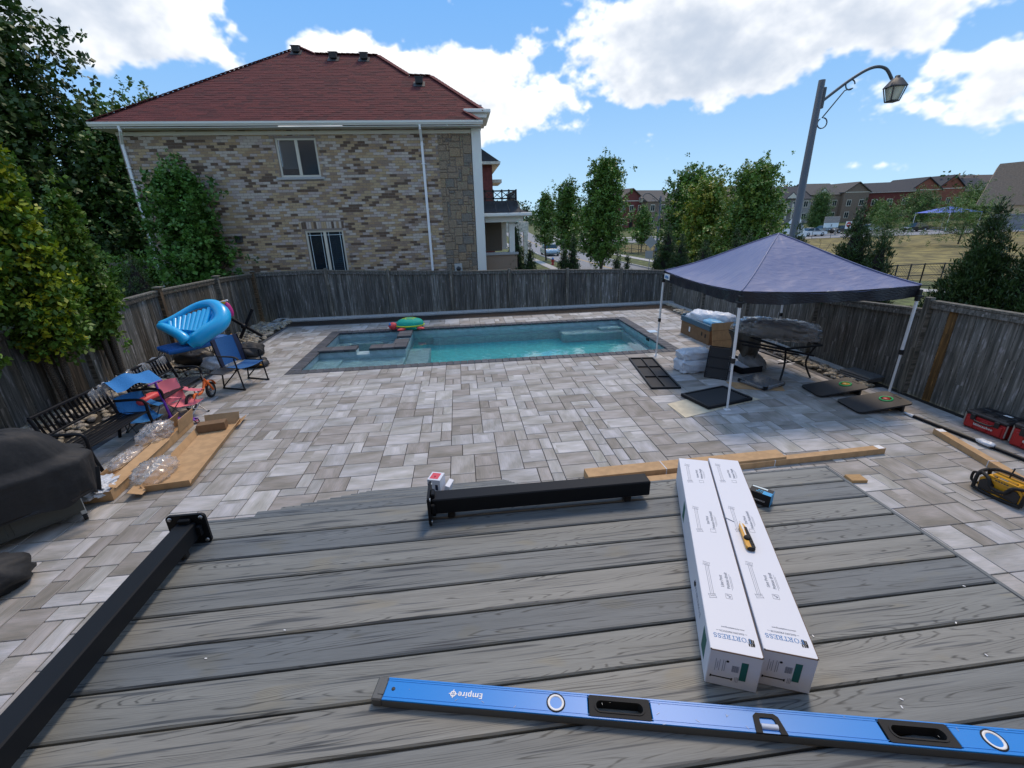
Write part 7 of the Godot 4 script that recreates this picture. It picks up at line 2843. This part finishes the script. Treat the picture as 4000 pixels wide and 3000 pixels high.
func patio_things() -> void:
	long_box("thin long cardboard box lying on the pavers past the deck, white label at its end", Vector3(2.9, 0, -4.62), Vector3(5.56, 0, -4.72), .10, .085, M.cardboard, true)
	long_box("wider long cardboard box between the thin box and the deck stairs", Vector3(1.40, 0, -4.66), Vector3(4.08, 0, -4.73), .20, .115, M.cardboard, false)
	long_box("low cardboard box in front of the wider one, mostly behind the black post", Vector3(1.50, 0, -4.45), Vector3(3.1, 0, -4.49), .14, .07, M.cardboard, false)
	long_box("long cardboard box on the pavers running behind the yellow radio", Vector3(6.42, 0, -3.62), Vector3(6.79, 0, -5.07), .105, .085, M.cardboard, true)
	var t := thing("black_tube", "long black metal tube on the pavers by the red toolboxes, plastic at its end", "tube", Vector3(7.05, .026, -4.7))
	var s := st()
	tube(s, [Vector3(-.07, 0, -.92), Vector3(.10, 0, .95)], .024, 12)
	obj("tube", s, M.black_metal, t)
	s = st()
	tube(s, [Vector3(-.085, .005, -1.04), Vector3(-.068, 0, -.90)], [.012, .03], 10)
	lump(s, Vector3(.02, .02, .05), Vector3(.05, .03, .10), Basis(), .8, 9.0, 14, 8, .9, 71)
	obj("plastic_wrap", s, M.bag_white, t)
	# yellow and black jobsite radio
	var r := thing("jobsite_radio", "yellow and black jobsite radio with roll cage handles on the pavers", "radio", Vector3(5.96, 0, -3.60), -PI / 2 + .12)
	# local: length along x, front towards +z
	s = st()
	var prof := PackedVector2Array([Vector2(-.17, .03), Vector2(.17, .03), Vector2(.19, .06), Vector2(.19, .17), Vector2(.13, .235), Vector2(-.13, .235), Vector2(-.19, .17), Vector2(-.19, .06)])
	prism(s, prof, .17, Transform3D(Basis(), Vector3(0, 0, -.085)))
	obj("body", s, M.yellow, r)
	s = st()
	for x in [-.115, .115]:
		prism(s, PackedVector2Array([Vector2(x - .062, .045), Vector2(x + .062, .045), Vector2(x + .066, .14), Vector2(x + .03, .175), Vector2(x - .03, .175), Vector2(x - .066, .14)]), .016, Transform3D(Basis(), Vector3(0, 0, .082)))
	box(s, Vector3(0, .08, .088), Vector3(.12, .07, .02), Basis(), .006)
	obj("speaker_grille", s, M.plastic_black, r)
	s = st()
	for q in [[Vector3(-.215, .03, .10), Vector3(-.22, .20, .08), Vector3(-.215, .235, -.02), Vector3(-.22, .20, -.10), Vector3(-.215, .03, -.11)], [Vector3(.215, .03, .10), Vector3(.22, .20, .08), Vector3(.215, .235, -.02), Vector3(.22, .20, -.10), Vector3(.215, .03, -.11)], [Vector3(-.215, .03, .10), Vector3(-.05, .02, .11), Vector3(.05, .02, .11), Vector3(.215, .03, .10)], [Vector3(-.215, .22, .05), Vector3(-.11, .20, .10), Vector3(-.06, .115, .115), Vector3(.06, .115, .115), Vector3(.11, .20, .10), Vector3(.215, .22, .05)], [Vector3(-.215, .215, -.06), Vector3(-.12, .275, -.06), Vector3(.12, .275, -.06), Vector3(.215, .215, -.06)], [Vector3(-.215, .03, -.11), Vector3(.215, .03, -.11)]]:
		tube(s, curve(q, 4) if q.size() > 2 else q, .019, 8)
	tube(s, curve([Vector3(-.22, .18, .03), Vector3(-.285, .17, .03), Vector3(-.285, .07, .03), Vector3(-.22, .06, .03)], 4), .014, 7)
	obj("roll_cage", s, M.rubber, r)
	s = st()
	prism(s, PackedVector2Array([Vector2(-.09, 0), Vector2(.09, 0), Vector2(.11, .075), Vector2(-.11, .075)]), .03, Transform3D(Basis(Vector3.RIGHT, -.5), Vector3(0, .175, .065)))
	var cp := obj("control_panel", s, M.yellow, r)
	s = st()
	var pb := Transform3D(Basis(Vector3.RIGHT, -.5), Vector3(0, .175, .065))
	box(s, pb * Vector3(0, .048, .032), Vector3(.075, .028, .004), pb.basis, .002)
	obj("display", s, mat("lcd", .20, .23, .20, .2), cp)
	s = st()
	for x in [-.05, -.025, 0.0, .025, .05]: box(s, pb * Vector3(x, .016, .032), Vector3(.018, .014, .006), pb.basis, .002)
	lathe(s, [Vector2(0, .012), Vector2(.016, .011), Vector2(.017, 0)], pb * Transform3D(Basis(Vector3.RIGHT, PI / 2), Vector3(-.068, .045, .03)), 14)
	obj("button", s, M.plastic_black, cp)
	text(r, "DEWALT", .022, Transform3D(Basis(), Vector3(0, .085, .0985)), M.yellow, "Droid Sans", .002, true)
	s = st()
	box(s, Vector3(-.0, .040, .108), Vector3(.07, .016, .006), Basis(), .002)
	obj("badge", s, M.yellow, r)
	s = st()
	tube(s, [Vector3(-.02, .23, -.05), Vector3(-.01, .36, -.06)], .007, 7)
	obj("antenna", s, M.plastic_black, r)
	for k in 4:
		s = st()
		for x in [-.195, .195]: box(s, Vector3(x, .07 + k * .025, .0), Vector3(.014, .014, .15), Basis(), .004)
		obj("cooling_rib", s, M.yellow, r)
	# stacked red toolboxes
	for q in [[Vector3(7.62, 0, -5.00), .27, .54, "wide red and black toolbox on the pavers at the right fence"], [Vector3(7.60, 0, -4.38), .34, .56, "taller red and black toolbox cut by the picture's right edge"]]:
		var b := thing("toolbox", q[3], "toolbox", q[0], -PI / 2 + .04, "red and black toolboxes")
		var h: float = q[1]
		var w: float = q[2]
		s = st()
		box(s, Vector3(0, h * .40, 0), Vector3(w - .02, h * .74, .36), Basis(), .018)
		for x in [-.17, 0.0, .17]: box(s, Vector3(x, h * .38, .186), Vector3(.10, h * .55, .02), Basis(), .008)
		obj("body", s, M.red, b)
		s = st()
		box(s, Vector3(0, h * .88, 0), Vector3(w, h * .22, .38), Basis(), .02)
		for x in [-.16, .0, .16]:
			for z in [-.09, .09]: box(s, Vector3(x, h * 1.0, z), Vector3(.11, .02, .12), Basis(), .008)
		obj("lid", s, M.plastic_black, b)
		for x in [-.15, .15]:
			s = st()
			box(s, Vector3(x, h * .72, .195), Vector3(.06, h * .34, .03), Basis(), .008)
			obj("latch", s, M.plastic_black, b)
		for x in [-w / 2 + .01, w / 2 - .01]:
			s = st()
			tube(s, [Vector3(x, h * .15, .17), Vector3(x, h * .85, .17)], .012, 8)
			obj("corner_rod", s, M.steel, b)
		s = st()
		tube(s, curve([Vector3(-.11, h * .62, .20), Vector3(-.08, h * .58, .235), Vector3(.08, h * .58, .235), Vector3(.11, h * .62, .20)], 4), .013, 8)
		obj("handle", s, M.plastic_black, b)
		text(b, "Milwaukee", .035, Transform3D(Basis(), Vector3(0, h * .36, .197)), M.white, "Droid Sans", .002, true)
		s = st()
		box(s, Vector3(.09, h * 1.04, -.05), Vector3(.09, .004, .05))
		obj("sticker", s, M.white, b)
